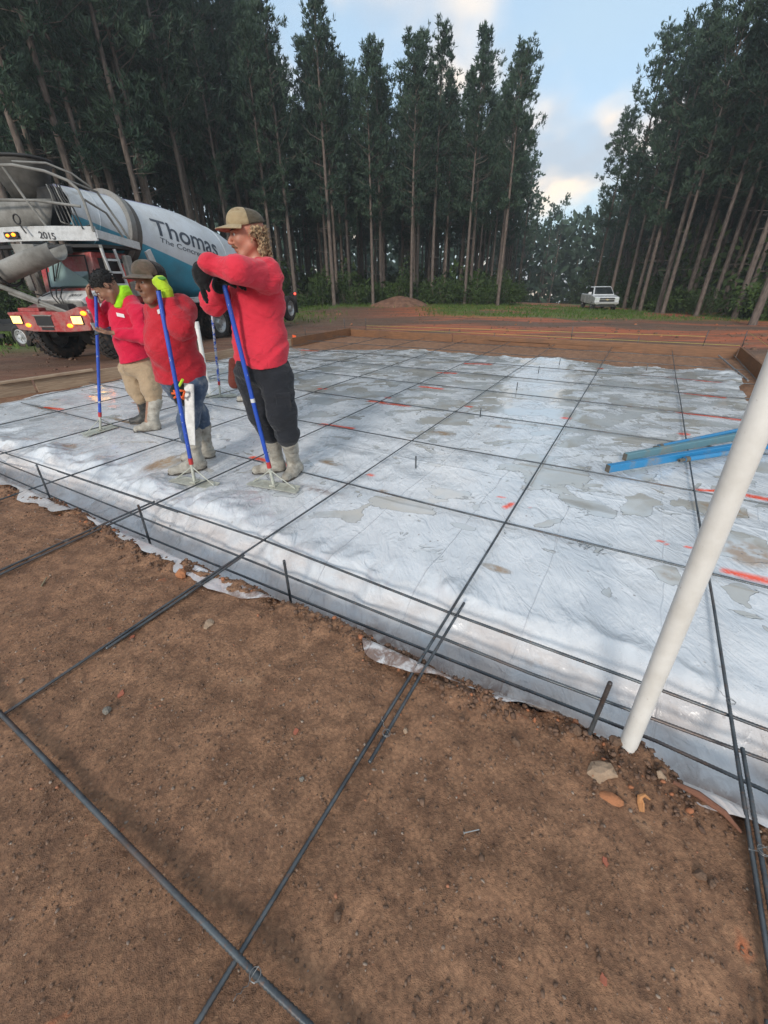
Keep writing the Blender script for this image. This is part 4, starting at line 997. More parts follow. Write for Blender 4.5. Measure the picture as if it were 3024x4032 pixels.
M_HAIRD = mat('short_black_hair', (.006, .0055, .0055), .75, 0, lambda N, b: N.put(b.inputs['Normal'], N.bump(N.noise(N.coord('Object'), 130, 4), .8, .006)))
M_MOUST = mat('moustache_hair', (.14, .07, .035), .8)
M_TANCAP = cloth('tan_cap_cloth', (.38, .29, .17), .8, stain=(.16, .11, .06), amt=.3, sc_=9); M_MESHCAP = cloth('brown_mesh_cap', (.085, .070, .048), .7)
M_CAMO = cloth('faded_camo_cap', (.16, .115, .085), .6, stain=(.05, .045, .03), amt=.5, sc_=16); M_DKCAP = cloth('black_mesh_cap', (.016, .014, .014), .8)
M_INKD = mat('dark_print', (.06, .055, .05), .8); M_INKW = mat('white_print', (.75, .75, .75), .7)
M_LOGO = mat('white_chest_print', (.72, .70, .70), .7)

def boot(name, leg, ankle, heel, toe, r0, r1, m_, root, off, seed, z0=-.028, hh=.006):
    """leg: top of shaft"""
    pts = np.array([leg, ankle, heel, toe]); lo = pts.min(0)-.13; hi = pts.max(0)+.13; f = Field(lo, hi, hh); d = nrm(np.array([toe[0]-heel[0], toe[1]-heel[1], 0]))
    hz = z0+.030
    f.cap(leg, ankle, r0, r1, .03)
    H = np.array([heel[0], heel[1], hz+.016]); T = np.array([toe[0], toe[1], hz+.004])
    f.cap(ankle, H+np.array([0, 0, .012]), r1*.98, .046, .03)
    f.cap(H, H+(T-H)*.55, .043, .047, .03); f.cap(H+(T-H)*.5, T, .047, .040, .03)
    f.cap(np.array(ankle)-np.array([0, 0, .03]), H+(T-H)*.5+np.array([0, 0, .018]), .045, .036, .04)
    f.wrinkle(.007, 9, 9, 22, seed, oct=3)
    f.cutplane((0, 0, z0), (0, 0, -1)); f.cutplane(np.array(leg), nrm(np.array(leg)-np.array(ankle)))
    o = f.mesh(name, m_, root, off)
    m = MB(); nn = 22; sdv = np.array([-d[1], d[0], 0]); L = np.linalg.norm((T-H)[:2]); pl = []
    for k in range(nn):
        t = 2*math.pi*k/nn; c_ = math.cos(t); wv = .047+.006*c_ if c_ > 0 else .042
        pl.append((H+T)[:2]/2+d[:2]*(L/2+.046)*c_+sdv[:2]*wv*math.sin(t))
    m.add([(p[0]-off[0], p[1]-off[1], z0-off[2]+.0) for p in pl]+[(p[0]-off[0], p[1]-off[1], z0-off[2]+.017) for p in pl],
          [tuple(range(nn-1, -1, -1)), tuple(range(nn, 2*nn))]+[(k, (k+1) % nn, (k+1) % nn+nn, k+nn) for k in range(nn)])
    m.build('sole', M_SOLE, o, False); return o
def patch(pts, root, off, m_, name, out, th=.002):
    m = MB(); out = np.array(out)*th; P4 = [np.array(p)-off for p in pts]; m.add(P4+[p+out for p in P4], [(0, 1, 2, 3), (7, 6, 5, 4), (0, 4, 5, 1), (1, 5, 6, 2), (2, 6, 7, 3), (3, 7, 4, 0)]); return m.build(name, m_, root)
def cam_dir(p): return nrm(np.array([0, 0, CH])-np.array(p))
def surf(F_, p, tries=60, back=0.0):              # walk from the eye side onto a field's surface
    d = cam_dir(p); p = np.array(p, float)+d*.25
    for _ in range(160):
        i = np.round((p-F_.lo)/F_.h).astype(int)
        if (i >= 0).all() and (i < F_.n).all() and F_.F[tuple(i)] < .002: break
        p = p-d*.003
    return p

# ---------------- tall worker
A = lambda zx, zy, Y: ah(329.1+.31*zx, 411.4+.31*zy, Y)
G = lambda zx, zy, z=-.02: gp(329.1+.31*zx, 411.4+.31*zy, z)
root1 = empty('person', G(900, 1980, -.03)); off = np.array(root1.location)
tag(root1, 'tall man in red long sleeves and tan cap leaning on a blue-handled tool', 'person')
hc = A(658, 303, 3.36); hB = basis((-.90, -.43, -.10), (-.05, -.0, 1)); HS = 1.08
lFoot = G(1000, 1965); rFoot = G(880, 1950)
f = Field(A(300, 100, 3.5)-np.array([.1, .55, .05]), np.array([-.45, 3.85, 2.0]), .0065); f = Field((-1.75, 2.75, -.05), (-.5, 3.9, 1.98), .0065)
head(f, hc, hB, HS)
nb = A(735, 500, 3.42); f.cap(hc+hB[0]*-.02*HS-hB[2]*.07, nb, .056, .066, .04)
f.cap(nb, A(730, 700, 3.44), .09, .12, .05); f.cap(A(730, 700, 3.44), A(760, 1200, 3.42), .13, .13, .05)
S_L, E_L, W_L = A(800, 600, 3.26), A(590, 555, 3.00), A(400, 530, 3.10)
S_R, E_R, W_R = A(600, 560, 3.58), A(430, 775, 3.40), A(475, 655, 3.26)
f.cap(nb, S_L, .07, .06, .04); f.cap(S_L, E_L, .055, .045, .03); f.cap(E_L, W_L, .042, .032, .02); f.cap(nb, S_R, .07, .06, .04); f.cap(S_R, E_R, .05, .045, .03); f.cap(E_R, W_R, .042, .032, .02)
for (h0, k0, a0, fh) in ((A(850, 1260, 3.36), A(905, 1540, 3.26), lFoot+np.array([0, 0, .10]), lFoot), (A(700, 1260, 3.50), A(770, 1540, 3.42), rFoot+np.array([0, 0, .10]), rFoot)):
    f.cap(A(770, 1200, 3.42), h0, .12, .10, .05); f.cap(h0, k0, .09, .06, .03); f.cap(k0, a0, .055, .036, .03); f.cap(a0, fh+np.array([0, -.0, .03]), .035, .03, .02)

f.mesh('body', M_SK1, root1, off); eyes(hc, hB, HS, root1, off)
# moustache
m = MB(); q = lambda a, b, d: hc+(hB[0]*a+hB[1]*b+hB[2]*d)*HS-off
m.tube([q(.086, -.032, -.068), q(.101, -.012, -.056), q(.103, .012, -.056), q(.086, .032, -.068)], [.004, .010, .010, .004], 8); m.build('moustache', M_MOUST, root1, True)
# hair under the cap
f = Field(hc-.2, hc+.2, .0045); rs_ = np.random.RandomState(4)
hm = MB()
for k in range(420):
    a = rs_.uniform(1.45, 4.85); hgt = rs_.uniform(-.115, .030); back = (-math.cos(a)) 
    if hgt < -.02 and back < .30: continue
    rr = .077+.012*rs_.rand()+(.016 if back > .2 else 0)*rs_.rand(); 
    p = hc+(hB[0]*(math.cos(a)*rr*1.08-.014)+hB[1]*math.sin(a)*rr*.98+hB[2]*hgt)*HS
    o1 = nrm(p-hc); f.cap(p-o1*.012, p-o1*.002, .010, None, .008) if k % 3 == 0 else None; tdir = nrm(np.array([0, 0, -1.])+o1*.55+rs_.normal(size=3)*.25); a1 = nrm(np.cross(tdir, rs_.normal(size=3))); a2 = np.cross(tdir, a1); Lh = .022+.022*rs_.rand(); th0 = rs_.rand()*6; hm.tube([p+tdir*Lh*q/7+(a1*math.cos(th0+q*1.15)+a2*math.sin(th0+q*1.15))*.0065-off for q in range(8)], [.0030]*7+[.0012], 4)
f.wrinkle(.003, 90, 90, 90, 3); hr_ = f.mesh('hair', M_HAIR, root1, off, 0); hm.build('hair_curls', M_HAIR, hr_, True, 60)['kind'] = 'stuff'
cap_hat(hc, basis(hB[0]+hB[2]*.02, hB[2]), HS, root1, off, M_TANCAP, M_MESHCAP, M_TANCAP, [(.062, .070, -.045, .020, 7), (.075, .084, -.045, .020, 6), (.089, .095, -.04, .016, 5)], M_INKD)
# shirt
f = Field((-1.75, 2.75, .75), (-.5, 3.9, 1.75), .0075)
f.ell(A(728, 770, 3.42), (.185, .15, .27), None, .06); f.ell(A(755, 1040, 3.42), (.205, .16, .24), None, .06)
f.cap(A(800, 1110, 3.37), A(800, 1215, 3.37), .145, .15, .05); f.cap(A(705, 1110, 3.46), A(712, 1215, 3.46), .14, .145, .05)
f.ell(S_L+np.array([.0, 0, 0]), (.100, .10, .105), None, .06); f.ell(S_R, (.10, .10, .10), None, .06)
f.cap(A(735, 540, 3.42), A(800, 590, 3.32), .075, .095, .05); f.cap(A(715, 540, 3.44), A(620, 560, 3.56), .07, .08, .05); f.cap(A(780, 590, 3.40), A(800, 780, 3.40), .095, .115, .05)
f.cap(S_L, E_L, .090, .074, .03); f.cap(E_L, W_L, .072, .050, .025); f.ell(A(390, 505, 3.06), (.055, .06, .05), None, .03)
f.cap(S_R, E_R, .085, .080, .03); f.ell(A(428, 760, 3.40), (.082, .085, .085), None, .03); f.cap(E_R, A(462, 690, 3.30), .078, .050, .03)
f.ell(A(722, 462, 3.40), (.075, .075, .05), None, .02, cut=True)
f.wrinkle(.011, 2.2, 3, 15, 13, [[.8, 0, .6], [0, 1, 0], [-.6, 0, .8]], oct=2)
f.wrinkle(.007, 3, 5, 22, 19, [[.9, 0, -.5], [0, 1, 0], [.5, 0, .9]])
f.cutplane(A(735, 1205, 3.40)+np.array([0, 0, 0]), (.03, .10, -1))
f.mesh('shirt', M_RED, root1, off)
# trousers
f = Field((-1.45, 2.9, .15), (-.5, 3.85, 1.1), .008)
f.ell(A(768, 1240, 3.42), (.205, .165, .15), None, .05); f.cap(A(860, 1300, 3.36), A(905, 1560, 3.27), .135, .108, .05); f.cap(A(905, 1560, 3.27), A(945, 1715, 3.27), .108, .085, .04)
f.cap(A(690, 1300, 3.48), A(765, 1560, 3.42), .135, .105, .05); f.cap(A(765, 1560, 3.42), A(825, 1700, 3.42), .105, .078, .04)
f.ell(A(948, 1700, 3.27), (.095, .09, .055), None, .03); f.ell(A(826, 1690, 3.42), (.088, .085, .05), None, .03)
f.wrinkle(.013, 7, 7, 13, 31, oct=3); tr = f.mesh('trousers', M_TROU, root1, off)
p = surf(f, A(915, 1470, 3.25)); 
m = MB(); c0 = p-off; cdv = cam_dir(p); sx = nrm(np.cross(cdv, (0, 0, 1)))*-1
m.box((-.055, -.006, -.075), (.055, .008, .06), Matrix.Translation(tuple(c0)) @ Matrix(((sx[0], -cdv[0], 0, 0), (sx[1], -cdv[1], 0, 0), (sx[2], -cdv[2], 1, 0), (0, 0, 0, 1)))); m.box((-.06, -.012, .03), (.06, .0, .065), Matrix.Translation(tuple(c0)) @ Matrix(((sx[0], -cdv[0], 0, 0), (sx[1], -cdv[1], 0, 0), (sx[2], -cdv[2], 1, 0), (0, 0, 0, 1))))
m.build('cargo_pocket', M_TROU, tr, bevel=.006)
boot('boot', A(952, 1735, 3.28), lFoot+np.array([-.01, .0, .12]), lFoot+np.array([.02, .02, 0]), lFoot+np.array([-.055, -.15, 0]), .073, .052, M_BOOT, root1, off, 1)
boot('boot', A(838, 1725, 3.43), rFoot+np.array([-.0, .0, .12]), rFoot+np.array([.02, .01, 0]), rFoot+np.array([-.19, -.04, 0]), .070, .052, M_BOOT, root1, off, 2)
# gloves
f = Field(W_L-np.array([.2, .2, .26]), W_L+np.array([.2, .2, .12]), .0045)
f.cap(W_L+np.array([.02, 0, .0]), W_L+np.array([-.045, -.01, -.03]), .046, .044, .02); hand(f, W_L+np.array([-.05, -.01, -.01]), (-.18, -.05, -1), (.9, .3, 0), (.5, -1, 0), (.10, .22, .2), .0125, (.9, .35), .195, .03, .010); f.ell(W_L+np.array([-.058, -.01, -.045]), (.060, .045, .075), None, .03)
f.wrinkle(.003, 30, 30, 30, 5); f.mesh('glove', M_GLB, root1, off)
hw = A(470, 665, 3.24); f = Field(hw-.16, hw+np.array([.26, .16, .16]), .0045)
f.cap(hw, A(478, 615, 3.22), .050, .048, .02); f.ell(A(525, 618, 3.20), (.075, .045, .036), None, .02); hand(f, A(478, 618, 3.22), (.95, -.18, -.02), (-.1, .1, -1), (-.2, -1, .0), (.35, .45, .35), .0125, (.9, .35), .195, .03, .010)
f.wrinkle(.003, 30, 30, 30, 6); f.mesh('glove', M_GLB, root1, off)

# ---------------- second worker (round belly, lime glove)
A = lambda zx, zy, Y: ah(164.6+.248*zx, 521.1+.248*zy, Y)
G = lambda zx, zy, z=-.02: gp(164.6+.248*zx, 521.1+.248*zy, z)
root2 = empty('person', G(1060, 1960, -.03)); off = np.array(root2.location)
tag(root2, 'stout man in red shirt and jeans with camo cap, lime glove raised to his face', 'person')
hc = A(650, 352, 3.66); hB = basis((-.50, -.86, -.06), (0, 0, 1)); HS = 1.12
fF = G(1060, 1985); bF = G(1150, 1880)
f = Field((-2.5, 3.1, -.05), (-1.4, 4.35, 1.75), .0065)
head(f, hc, hB, HS, .8); nb = A(745, 560, 3.74); f.cap(hc-hB[2]*.07-hB[0]*.02, nb, .062, .07, .04)
f.cap(nb, A(830, 760, 3.78), .09, .14, .05); f.cap(A(830, 760, 3.78), A(920, 1180, 3.78), .16, .14, .05)
S_L, E_L, W_L = A(925, 600, 3.62), A(915, 745, 3.44), A(800, 490, 3.50)
S_R, E_R = A(700, 620, 3.92), A(680, 900, 3.90)
f.cap(nb, S_L, .07, .06, .04); f.cap(S_L, E_L, .06, .05, .03); f.cap(E_L, W_L, .048, .036, .02); f.cap(nb, S_R, .07, .06, .04); f.cap(S_R, E_R, .05, .045, .03); f.cap(E_R, A(735, 1010, 3.76), .042, .033, .02)
hand(f, A(735, 1010, 3.76), (.3, -.3, -1), (.5, .5, 0), (-.5, -.5, 0), (.3, .4, .3), .0085)
for h0, k0, fo in ((A(1010, 1260, 3.72), A(975, 1600, 3.62), fF), (A(880, 1260, 3.86), A(1080, 1560, 3.84), bF)):
    f.cap(A(930, 1180, 3.79), h0, .12, .10, .05); f.cap(h0, k0, .085, .055, .03); f.cap(k0, fo+np.array([0, 0, .1]), .05, .036, .03); f.cap(fo+np.array([0, 0, .1]), fo+np.array([0, 0, .03]), .035, .03, .02)
f.mesh('body', M_SK2, root2, off); eyes(hc, hB, HS, root2, off)
f = Field(hc-.2, hc+.2, .006); f.ell(hc+(hB[2]*.03-hB[0]*.022)*HS, np.array([.098, .083, .093])*HS, hB, .01); f.cutplane(hc+hB[2]*-.03*HS, -hB[2]); f.cutplane(hc+hB[0]*.028*HS, hB[0]); f.mesh('hair', M_HAIRD, root2, off)
cap_hat(hc, hB, HS*.97, root2, off, M_CAMO, M_DKCAP, M_CAMO, [(.060, .076, -.045, .045, 7), (.081, .092, -.036, .036, 6)], M_INKW)
f = Field((-2.5, 3.1, .5), (-1.4, 4.35, 1.6), .008)
f.ell(A(810, 700, 3.78), (.165, .15, .20), None, .06); f.ell(A(828, 920, 3.74), (.185, .21, .23), None, .07); f.ell(A(893, 1080, 3.80), (.190, .18, .18), None, .06)
f.cap(A(930, 1100, 3.78), A(935, 1200, 3.78), .18, .185, .05); f.cap(A(860, 1100, 3.80), A(868, 1200, 3.80), .16, .165, .05)
f.ell(S_L, (.095, .095, .095), None, .06); f.ell(S_R, (.09, .09, .09), None, .05); f.cap(nb+np.array([0, 0, -.04]), S_L, .08, .08, .05); f.cap(A(855, 600, 3.74), A(885, 850, 3.78), .11, .13, .05)
f.cap(S_L, E_L, .10, .088, .035); f.cap(E_L, A(815, 545, 3.49), .088, .050, .03); f.cap(S_R, E_R, .085, .075, .03); f.cap(E_R, A(730, 990, 3.78), .07, .05, .02)
f.ell(nb+np.array([-.01, -.01, .05]), (.075, .075, .05), None, .02, cut=True)
f.wrinkle(.011, 2.6, 3, 12, 113, [[.8, 0, .6], [0, 1, 0], [-.6, 0, .8]], oct=2); f.wrinkle(.008, 3, 5, 20, 119, [[.8, 0, -.6], [0, 1, 0], [.6, 0, .8]]); f.cutplane(A(900, 1195, 3.78), (.0, .12, -1)); f.mesh('shirt', M_RED3, root2, off)
p0 = surf(f, A(712, 636, 3.5)); p1 = surf(f, A(762, 618, 3.5)); up_ = np.array([0, 0, .030]); cdv = cam_dir(p0)
patch([p0+cdv*.006, p1+cdv*.006, p1+up_+cdv*.006, p0+up_+cdv*.006], root2, off, M_LOGO, 'chest_print', cdv)
f = Field(nb-.16, nb+.16, .005); f.cap(nb+np.array([.02, .02, -.03]), nb+np.array([-.01, -.02, .035]), .088, .074, .02); f.wrinkle(.007, 12, 12, 30, 7); f.mesh('neck_scarf', M_NAVY, root2, off)
f = Field((-2.4, 3.1, .1), (-1.35, 4.3, 1.0), .008)
f.ell(A(925, 1200, 3.79), (.19, .165, .12), None, .05); f.cap(A(1010, 1250, 3.74), A(975, 1560, 3.64), .125, .085, .05); f.cap(A(975, 1560, 3.64), A(975, 1700, 3.58), .085, .068, .03)
f.cap(A(870, 1250, 3.86), A(1060, 1500, 3.86), .115, .09, .05); f.cap(A(1060, 1500, 3.86), A(1085, 1585, 3.86), .088, .08, .03)
f.wrinkle(.011, 8, 8, 14, 131, oct=3); f.mesh('jeans', M_JEAN, root2, off)
boot('boot', A(1010, 1640, 3.60), fF+np.array([.0, .01, .13]), fF+np.array([.03, .03, 0]), fF+np.array([-.19, -.10, 0]), .078, .055, M_BOOT, root2, off, 11)
boot('boot', A(1100, 1590, 3.86), bF+np.array([.0, .0, .13]), bF+np.array([.02, .02, 0]), bF+np.array([-.20, -.06, 0]), .076, .055, M_BOOT, root2, off, 12)
gw = A(790, 455, 3.50); f = Field(gw-.14, gw+.2, .0042); f.cap(A(795, 470, 3.50), A(785, 430, 3.50), .043, .044, .015)
hand(f, A(782, 445, 3.50), (-.30, .10, 1), (-.75, .55, .0), (.75, .1, .1), (1.05, 1.25, .7), .0125, (.9, .45), .185, .02, .010); f.ell(A(750, 385, 3.50), (.040, .036, .048), None, .02)
f.wrinkle(.002, 40, 40, 40, 5); gl = f.mesh('glove', M_GLY, root2, off)
c_ = surf(f, A(745, 325, 3.4)); m = MB(); m.ball(tuple(c_-off), (.035, .012, .014), 10, 6); m.build('glove_badge', mat('dark_green_print', (.06, .22, .03), .7), gl, True)
# ---------------- first worker (head bowed over a phone)
root3 = empty('person', G(640, 1620, -.03)); off = np.array(root3.location)
tag(root3, 'man in crimson shirt and muddy khaki trousers bowing his head over a phone', 'person')
hc = A(252, 395, 4.92); hB = basis((-.66, -.28, -.68), (-.55, -.2, .75)); HS = 1.16
fF = G(650, 1640); bF = G(600, 1575)
f = Field((-3.75, 4.4, -.05), (-2.5, 5.6, 1.75), .007)
head(f, hc, hB, HS, .2); nb = A(450, 560, 5.05); f.cap(hc-hB[0]*.05-hB[2]*.05, nb, .050, .052, .03)
f.cap(nb, A(480, 720, 5.05), .09, .13, .05); f.cap(A(480, 720, 5.05), A(560, 1040, 5.02), .13, .13, .05)
S_L, E_L, W_L = A(560, 640, 4.90), A(600, 830, 4.82), A(350, 800, 4.70)
S_R, E_R, W_R = A(320, 590, 5.20), A(225, 700, 5.05), A(135, 500, 4.96)
f.cap(nb, S_L, .07, .06, .04); f.cap(S_L, E_L, .055, .045, .03); f.cap(E_L, W_L, .042, .030, .02); f.cap(nb, S_R, .07, .06, .04); f.cap(S_R, E_R, .05, .045, .03); f.cap(E_R, W_R, .042, .032, .02)
hand(f, A(340, 800, 4.70), (-1, -.1, .12), (0, 0, 1), (0, -1, .2), (.15, .35, .35), .0105, (.7, .7), .20)
hand(f, A(128, 495, 4.96), (.05, -.1, 1), (1, .2, 0), (.1, -1, .1), (.7, .8, .5), .0105, (.7, .6), .19)
for h0, k0, fo in ((A(610, 1150, 5.0), A(655, 1340, 4.92), fF), (A(470, 1150, 5.1), A(545, 1340, 5.02), bF)):
    f.cap(A(540, 1050, 5.04), h0, .12, .10, .05); f.cap(h0, k0, .085, .06, .03); f.cap(k0, fo+np.array([0, 0, .1]), .05, .036, .03); f.cap(fo+np.array([0, 0, .1]), fo+np.array([0, 0, .03]), .035, .03, .02)
f.mesh('body', M_SK3, root3, off); eyes(hc, hB, HS, root3, off)
f = Field(hc-.22, hc+.22, .006); f.ell(hc+(hB[2]*.036-hB[0]*.018)*HS, np.array([.104, .082, .089])*HS, hB, .01); f.cutplane(hc+hB[2]*.030*HS+hB[0]*.045, -hB[2]*.8+hB[0]*.85-.0*hB[1]); f.cutplane(hc+hB[2]*-.075*HS, -hB[2])
f.wrinkle(.005, 30, 30, 75, 77, oct=3); hr3 = f.mesh('hair', M_HAIRD, root3, off, 0); hm = MB(); rs_ = np.random.RandomState(8); n_h = len(hr3.data.vertices)
for k in rs_.choice(n_h, min(620, n_h), replace=False):
    p = np.array(hr3.data.vertices[int(k)].co); o1 = nrm(p+off-hc); t_ = nrm(o1*.55-hB[0]*.15-hB[2]*.35+rs_.normal(size=3)*.35); Lh = .012+.016*rs_.rand(); hm.tube([p-t_*.004, p+t_*Lh*.6, p+t_*Lh-hB[2]*.004], [.0032, .0026, .0008], 3)
hm.build('hair_strands', M_HAIRD, hr3, True, 60)['kind'] = 'stuff'
f = Field((-3.75, 4.4, .6), (-2.5, 5.6, 1.65), .008)
f.ell(A(450, 700, 5.05), (.19, .16, .22), None, .06); f.ell(A(490, 900, 5.03), (.185, .17, .22), None, .06); f.cap(A(520, 950, 5.03), A(535, 1040, 5.03), .165, .175, .05)
f.ell(S_L, (.10, .10, .10), None, .05); f.ell(S_R, (.09, .09, .09), None, .05); f.cap(nb+np.array([.03, 0, .03]), S_L, .085, .085, .05); f.cap(nb+np.array([0, 0, .01]), S_R, .08, .08, .05)
f.cap(S_L, E_L, .088, .078, .035); f.cap(E_L, A(365, 805, 4.72), .075, .047, .03); f.cap(S_R, E_R, .082, .07, .03); f.cap(E_R, A(135, 520, 4.97), .066, .045, .02)
f.wrinkle(.011, 2.6, 3, 12, 213, [[.8, 0, .6], [0, 1, 0], [-.6, 0, .8]], oct=2); f.wrinkle(.006, 5, 5, 20, 219); f.cutplane(A(520, 1030, 5.0), (.18, .1, -1)); f.mesh('shirt', M_RED2, root3, off)
p0 = surf(f, A(352, 640, 4.8)); p1 = surf(f, A(420, 655, 4.8)); up_ = np.array([0, 0, .036]); cdv = cam_dir(p0)
patch([p0+cdv*.008-up_*.4, p1+cdv*.008-up_*.4, p1+up_*.6+cdv*.008, p0+up_*.6+cdv*.008], root3, off, M_LOGO, 'chest_print', cdv)
f = Field(nb-.2, nb+.2, .005); gc = A(395, 480, 4.98); f.cap(A(372, 545, 4.95), A(420, 430, 5.03), .050, .058, .03); f.cap(A(415, 440, 5.02), A(445, 500, 5.05), .066, .070, .03); f.wrinkle(.009, 10, 10, 22, 8, oct=3); f.mesh('neck_scarf', M_LIME, root3, off)
f = Field((-3.4, 4.5, .15), (-2.4, 5.5, 1.0), .008)
f.ell(A(540, 1080, 5.04), (.185, .16, .13), None, .05); f.cap(A(620, 1120, 5.0), A(655, 1290, 4.94), .125, .10, .05); f.cap(A(655, 1290, 4.94), A(672, 1365, 4.92), .10, .085, .04)
f.cap(A(470, 1120, 5.1), A(530, 1290, 5.04), .118, .098, .05); f.cap(A(530, 1290, 5.04), A(560, 1360, 5.02), .098, .08, .04); f.wrinkle(.013, 8, 8, 14, 231, oct=3); f.mesh('trousers', M_KHAKI, root3, off)
boot('boot', A(690, 1370, 4.92), fF+np.array([.06, .01, .13]), fF+np.array([.07, .02, 0]), fF+np.array([-.13, -.05, 0]), .078, .055, M_BOOT, root3, off, 21)
boot('boot', A(570, 1360, 5.03), bF+np.array([.04, .0, .13]), bF+np.array([.05, .02, 0]), bF+np.array([-.13, -.03, 0]), .074, .055, M_BOOTD, root3, off, 22)
ph = A(232, 782, 4.70); pr_ = empty('phone', ph); tag(pr_, 'black phone held flat in the bowing man\'s hand', 'phone'); m = MB()
T4 = Matrix.Rotation(R(20), 4, 'Z') @ Matrix.Rotation(R(-14), 4, 'Y') @ Matrix.Rotation(R(20), 4, 'X')
m.box((-.085, -.04, -.005), (.085, .04, .005), T4); m.build('phone_case', mat('black_plastic', (.012, .012, .014), .35), pr_, bevel=.004); m = MB(); m.box((-.078, -.035, .0055), (.078, .035, .0065), T4); m.build('screen', mat('dark_screen', (.02, .025, .03), .1), pr_)

# ---------------- fourth worker, almost wholly behind the tall man
root4 = empty('person', gp(546, 862, -.03)); off = np.array(root4.location); b0 = off.copy()
tag(root4, 'man standing behind the tall man, only his fingers and one boot in view', 'person')
pt4 = ah(453, 616, 6.42)
f = Field(b0+np.array([-.75, -.5, -.03]), b0+np.array([.5, .5, 1.75]), .009); hc = b0+np.array([.02, .0, 1.52]); hB = basis((-.9, -.4, 0), (0, 0, 1)); HS = 1.0; head(f, hc, hB, HS)
nb = b0+np.array([.03, .02, 1.36]); f.cap(hc-hB[2]*.07, nb, .055, .065, .04); f.cap(nb, b0+np.array([.03, .02, .95]), .11, .13, .05)
sl4, el4 = b0+np.array([-.02, -.16, 1.28]), pt4+np.array([.36, .02, .02]); wl4 = pt4+np.array([.07, .0, .0])
f.cap(nb, sl4, .07, .06, .04); f.cap(sl4, el4, .05, .045, .03); f.cap(el4, wl4, .042, .032, .02); hand(f, wl4, (-.75, 0, .5), (-.5, -.1, -.8), (0, -1, .3), (.6, .8, .5), .0105)
sr4 = b0+np.array([.05, .2, 1.30]); f.cap(nb, sr4, .07, .06, .04); f.cap(sr4, b0+np.array([.0, .26, 1.02]), .05, .04, .03); f.cap(b0+np.array([.0, .26, 1.02]), b0+np.array([-.12, .2, .82]), .04, .03, .03); hand(f, b0+np.array([-.12, .2, .82]), (-.3, 0, -1), (1, 0, 0), (0, -1, 0), (.3, .4, .3), .0085)
for q in (-.09, .11):
    f.cap(b0+np.array([.03, q, .92]), b0+np.array([.03, q, .5]), .10, .06, .04); f.cap(b0+np.array([.03, q, .5]), b0+np.array([.02, q, .04]), .055, .035, .03)
f.mesh('body', M_SK2, root4, off); eyes(hc, hB, HS, root4, off)
f = Field(hc-.2, hc+.2, .008); f.ell(hc+hB[2]*.035-hB[0]*.02, (.1, .085, .09), hB, .01); f.cutplane(hc, -hB[2]+hB[0]*.6); f.mesh('hair', M_HAIRD, root4, off)
f = Field(b0+np.array([-.7, -.5, .75]), b0+np.array([.5, .5, 1.5]), .009); f.ell(b0+np.array([.03, .02, 1.2]), (.14, .19, .2), None, .05); f.ell(b0+np.array([.03, .02, .98]), (.15, .18, .17), None, .05)
f.cap(sl4, el4, .085, .07, .03); f.cap(el4, wl4+np.array([.03, 0, -.02]), .068, .045, .03); f.cap(sr4, b0+np.array([.0, .26, 1.02]), .085, .065, .03); f.cap(b0+np.array([.0, .26, 1.02]), b0+np.array([-.1, .21, .85]), .06, .045, .03)
f.cutplane(b0+np.array([0, 0, .86]), (0, 0, -1)); f.wrinkle(.010, 5, 5, 11, 313, oct=2); f.mesh('shirt', M_RED2, root4, off)
f = Field(b0+np.array([-.3, -.35, .25]), b0+np.array([.35, .4, 1.0]), .009)
for q in (-.09, .11): f.cap(b0+np.array([.03, q, .90]), b0+np.array([.03, q, .34]), .115, .085, .04)
f.wrinkle(.01, 8, 8, 14, 331); f.mesh('trousers', cloth('brown_work_cloth', (.16, .07, .05)), root4, off)
for q in (-.09, .11): boot('boot', b0+np.array([.03, q, .36]), b0+np.array([.02, q, .12]), b0+np.array([.04, q, 0]), b0+np.array([-.16, q-.03, 0]), .072, .052, M_BOOT, root4, off, 41, hh=.009)

# ---------------- long-handled placing tools
def pole_fn(N, b):
    v = N.coord('Object'); n = N.noise(v, 26, 5, .65); n2 = N.noise(v, 5, 3)
    c = N.mix(N.mr(n2, .3, .7), (.018, .06, .36), (.02, .085, .46)); c = N.mix(N.mr(n, .635, .665), c, (.42, .46, .52)); N.put(b.inputs['Base Color'], c); N.put(b.inputs['Normal'], N.bump(n, .1, .002))
M_POLE = mat('blue_enamel', (.02, .07, .4), .38, 0, pole_fn)
def pole2_fn(N, b):
    v = N.coord('Object'); n = N.noise(v, 20, 5, .65); c = N.mix(N.mr(n, .48, .53), (.02, .08, .42), (.45, .46, .48)); N.put(b.inputs['Base Color'], c)
M_POLE2 = mat('splattered_blue_enamel', (.02, .07, .4), .5, 0, pole2_fn)
M_BLADE = worn('cement_coated_aluminium', (.56, .57, .49), dirt=(.22, .20, .16), rough=.45, metal=.25, amt=.5, scale=12); M_REDJ = mat('red_ferrule', (.42, .03, .03), .5); M_SILV = mat('silver_tape', (.6, .6, .6), .5)
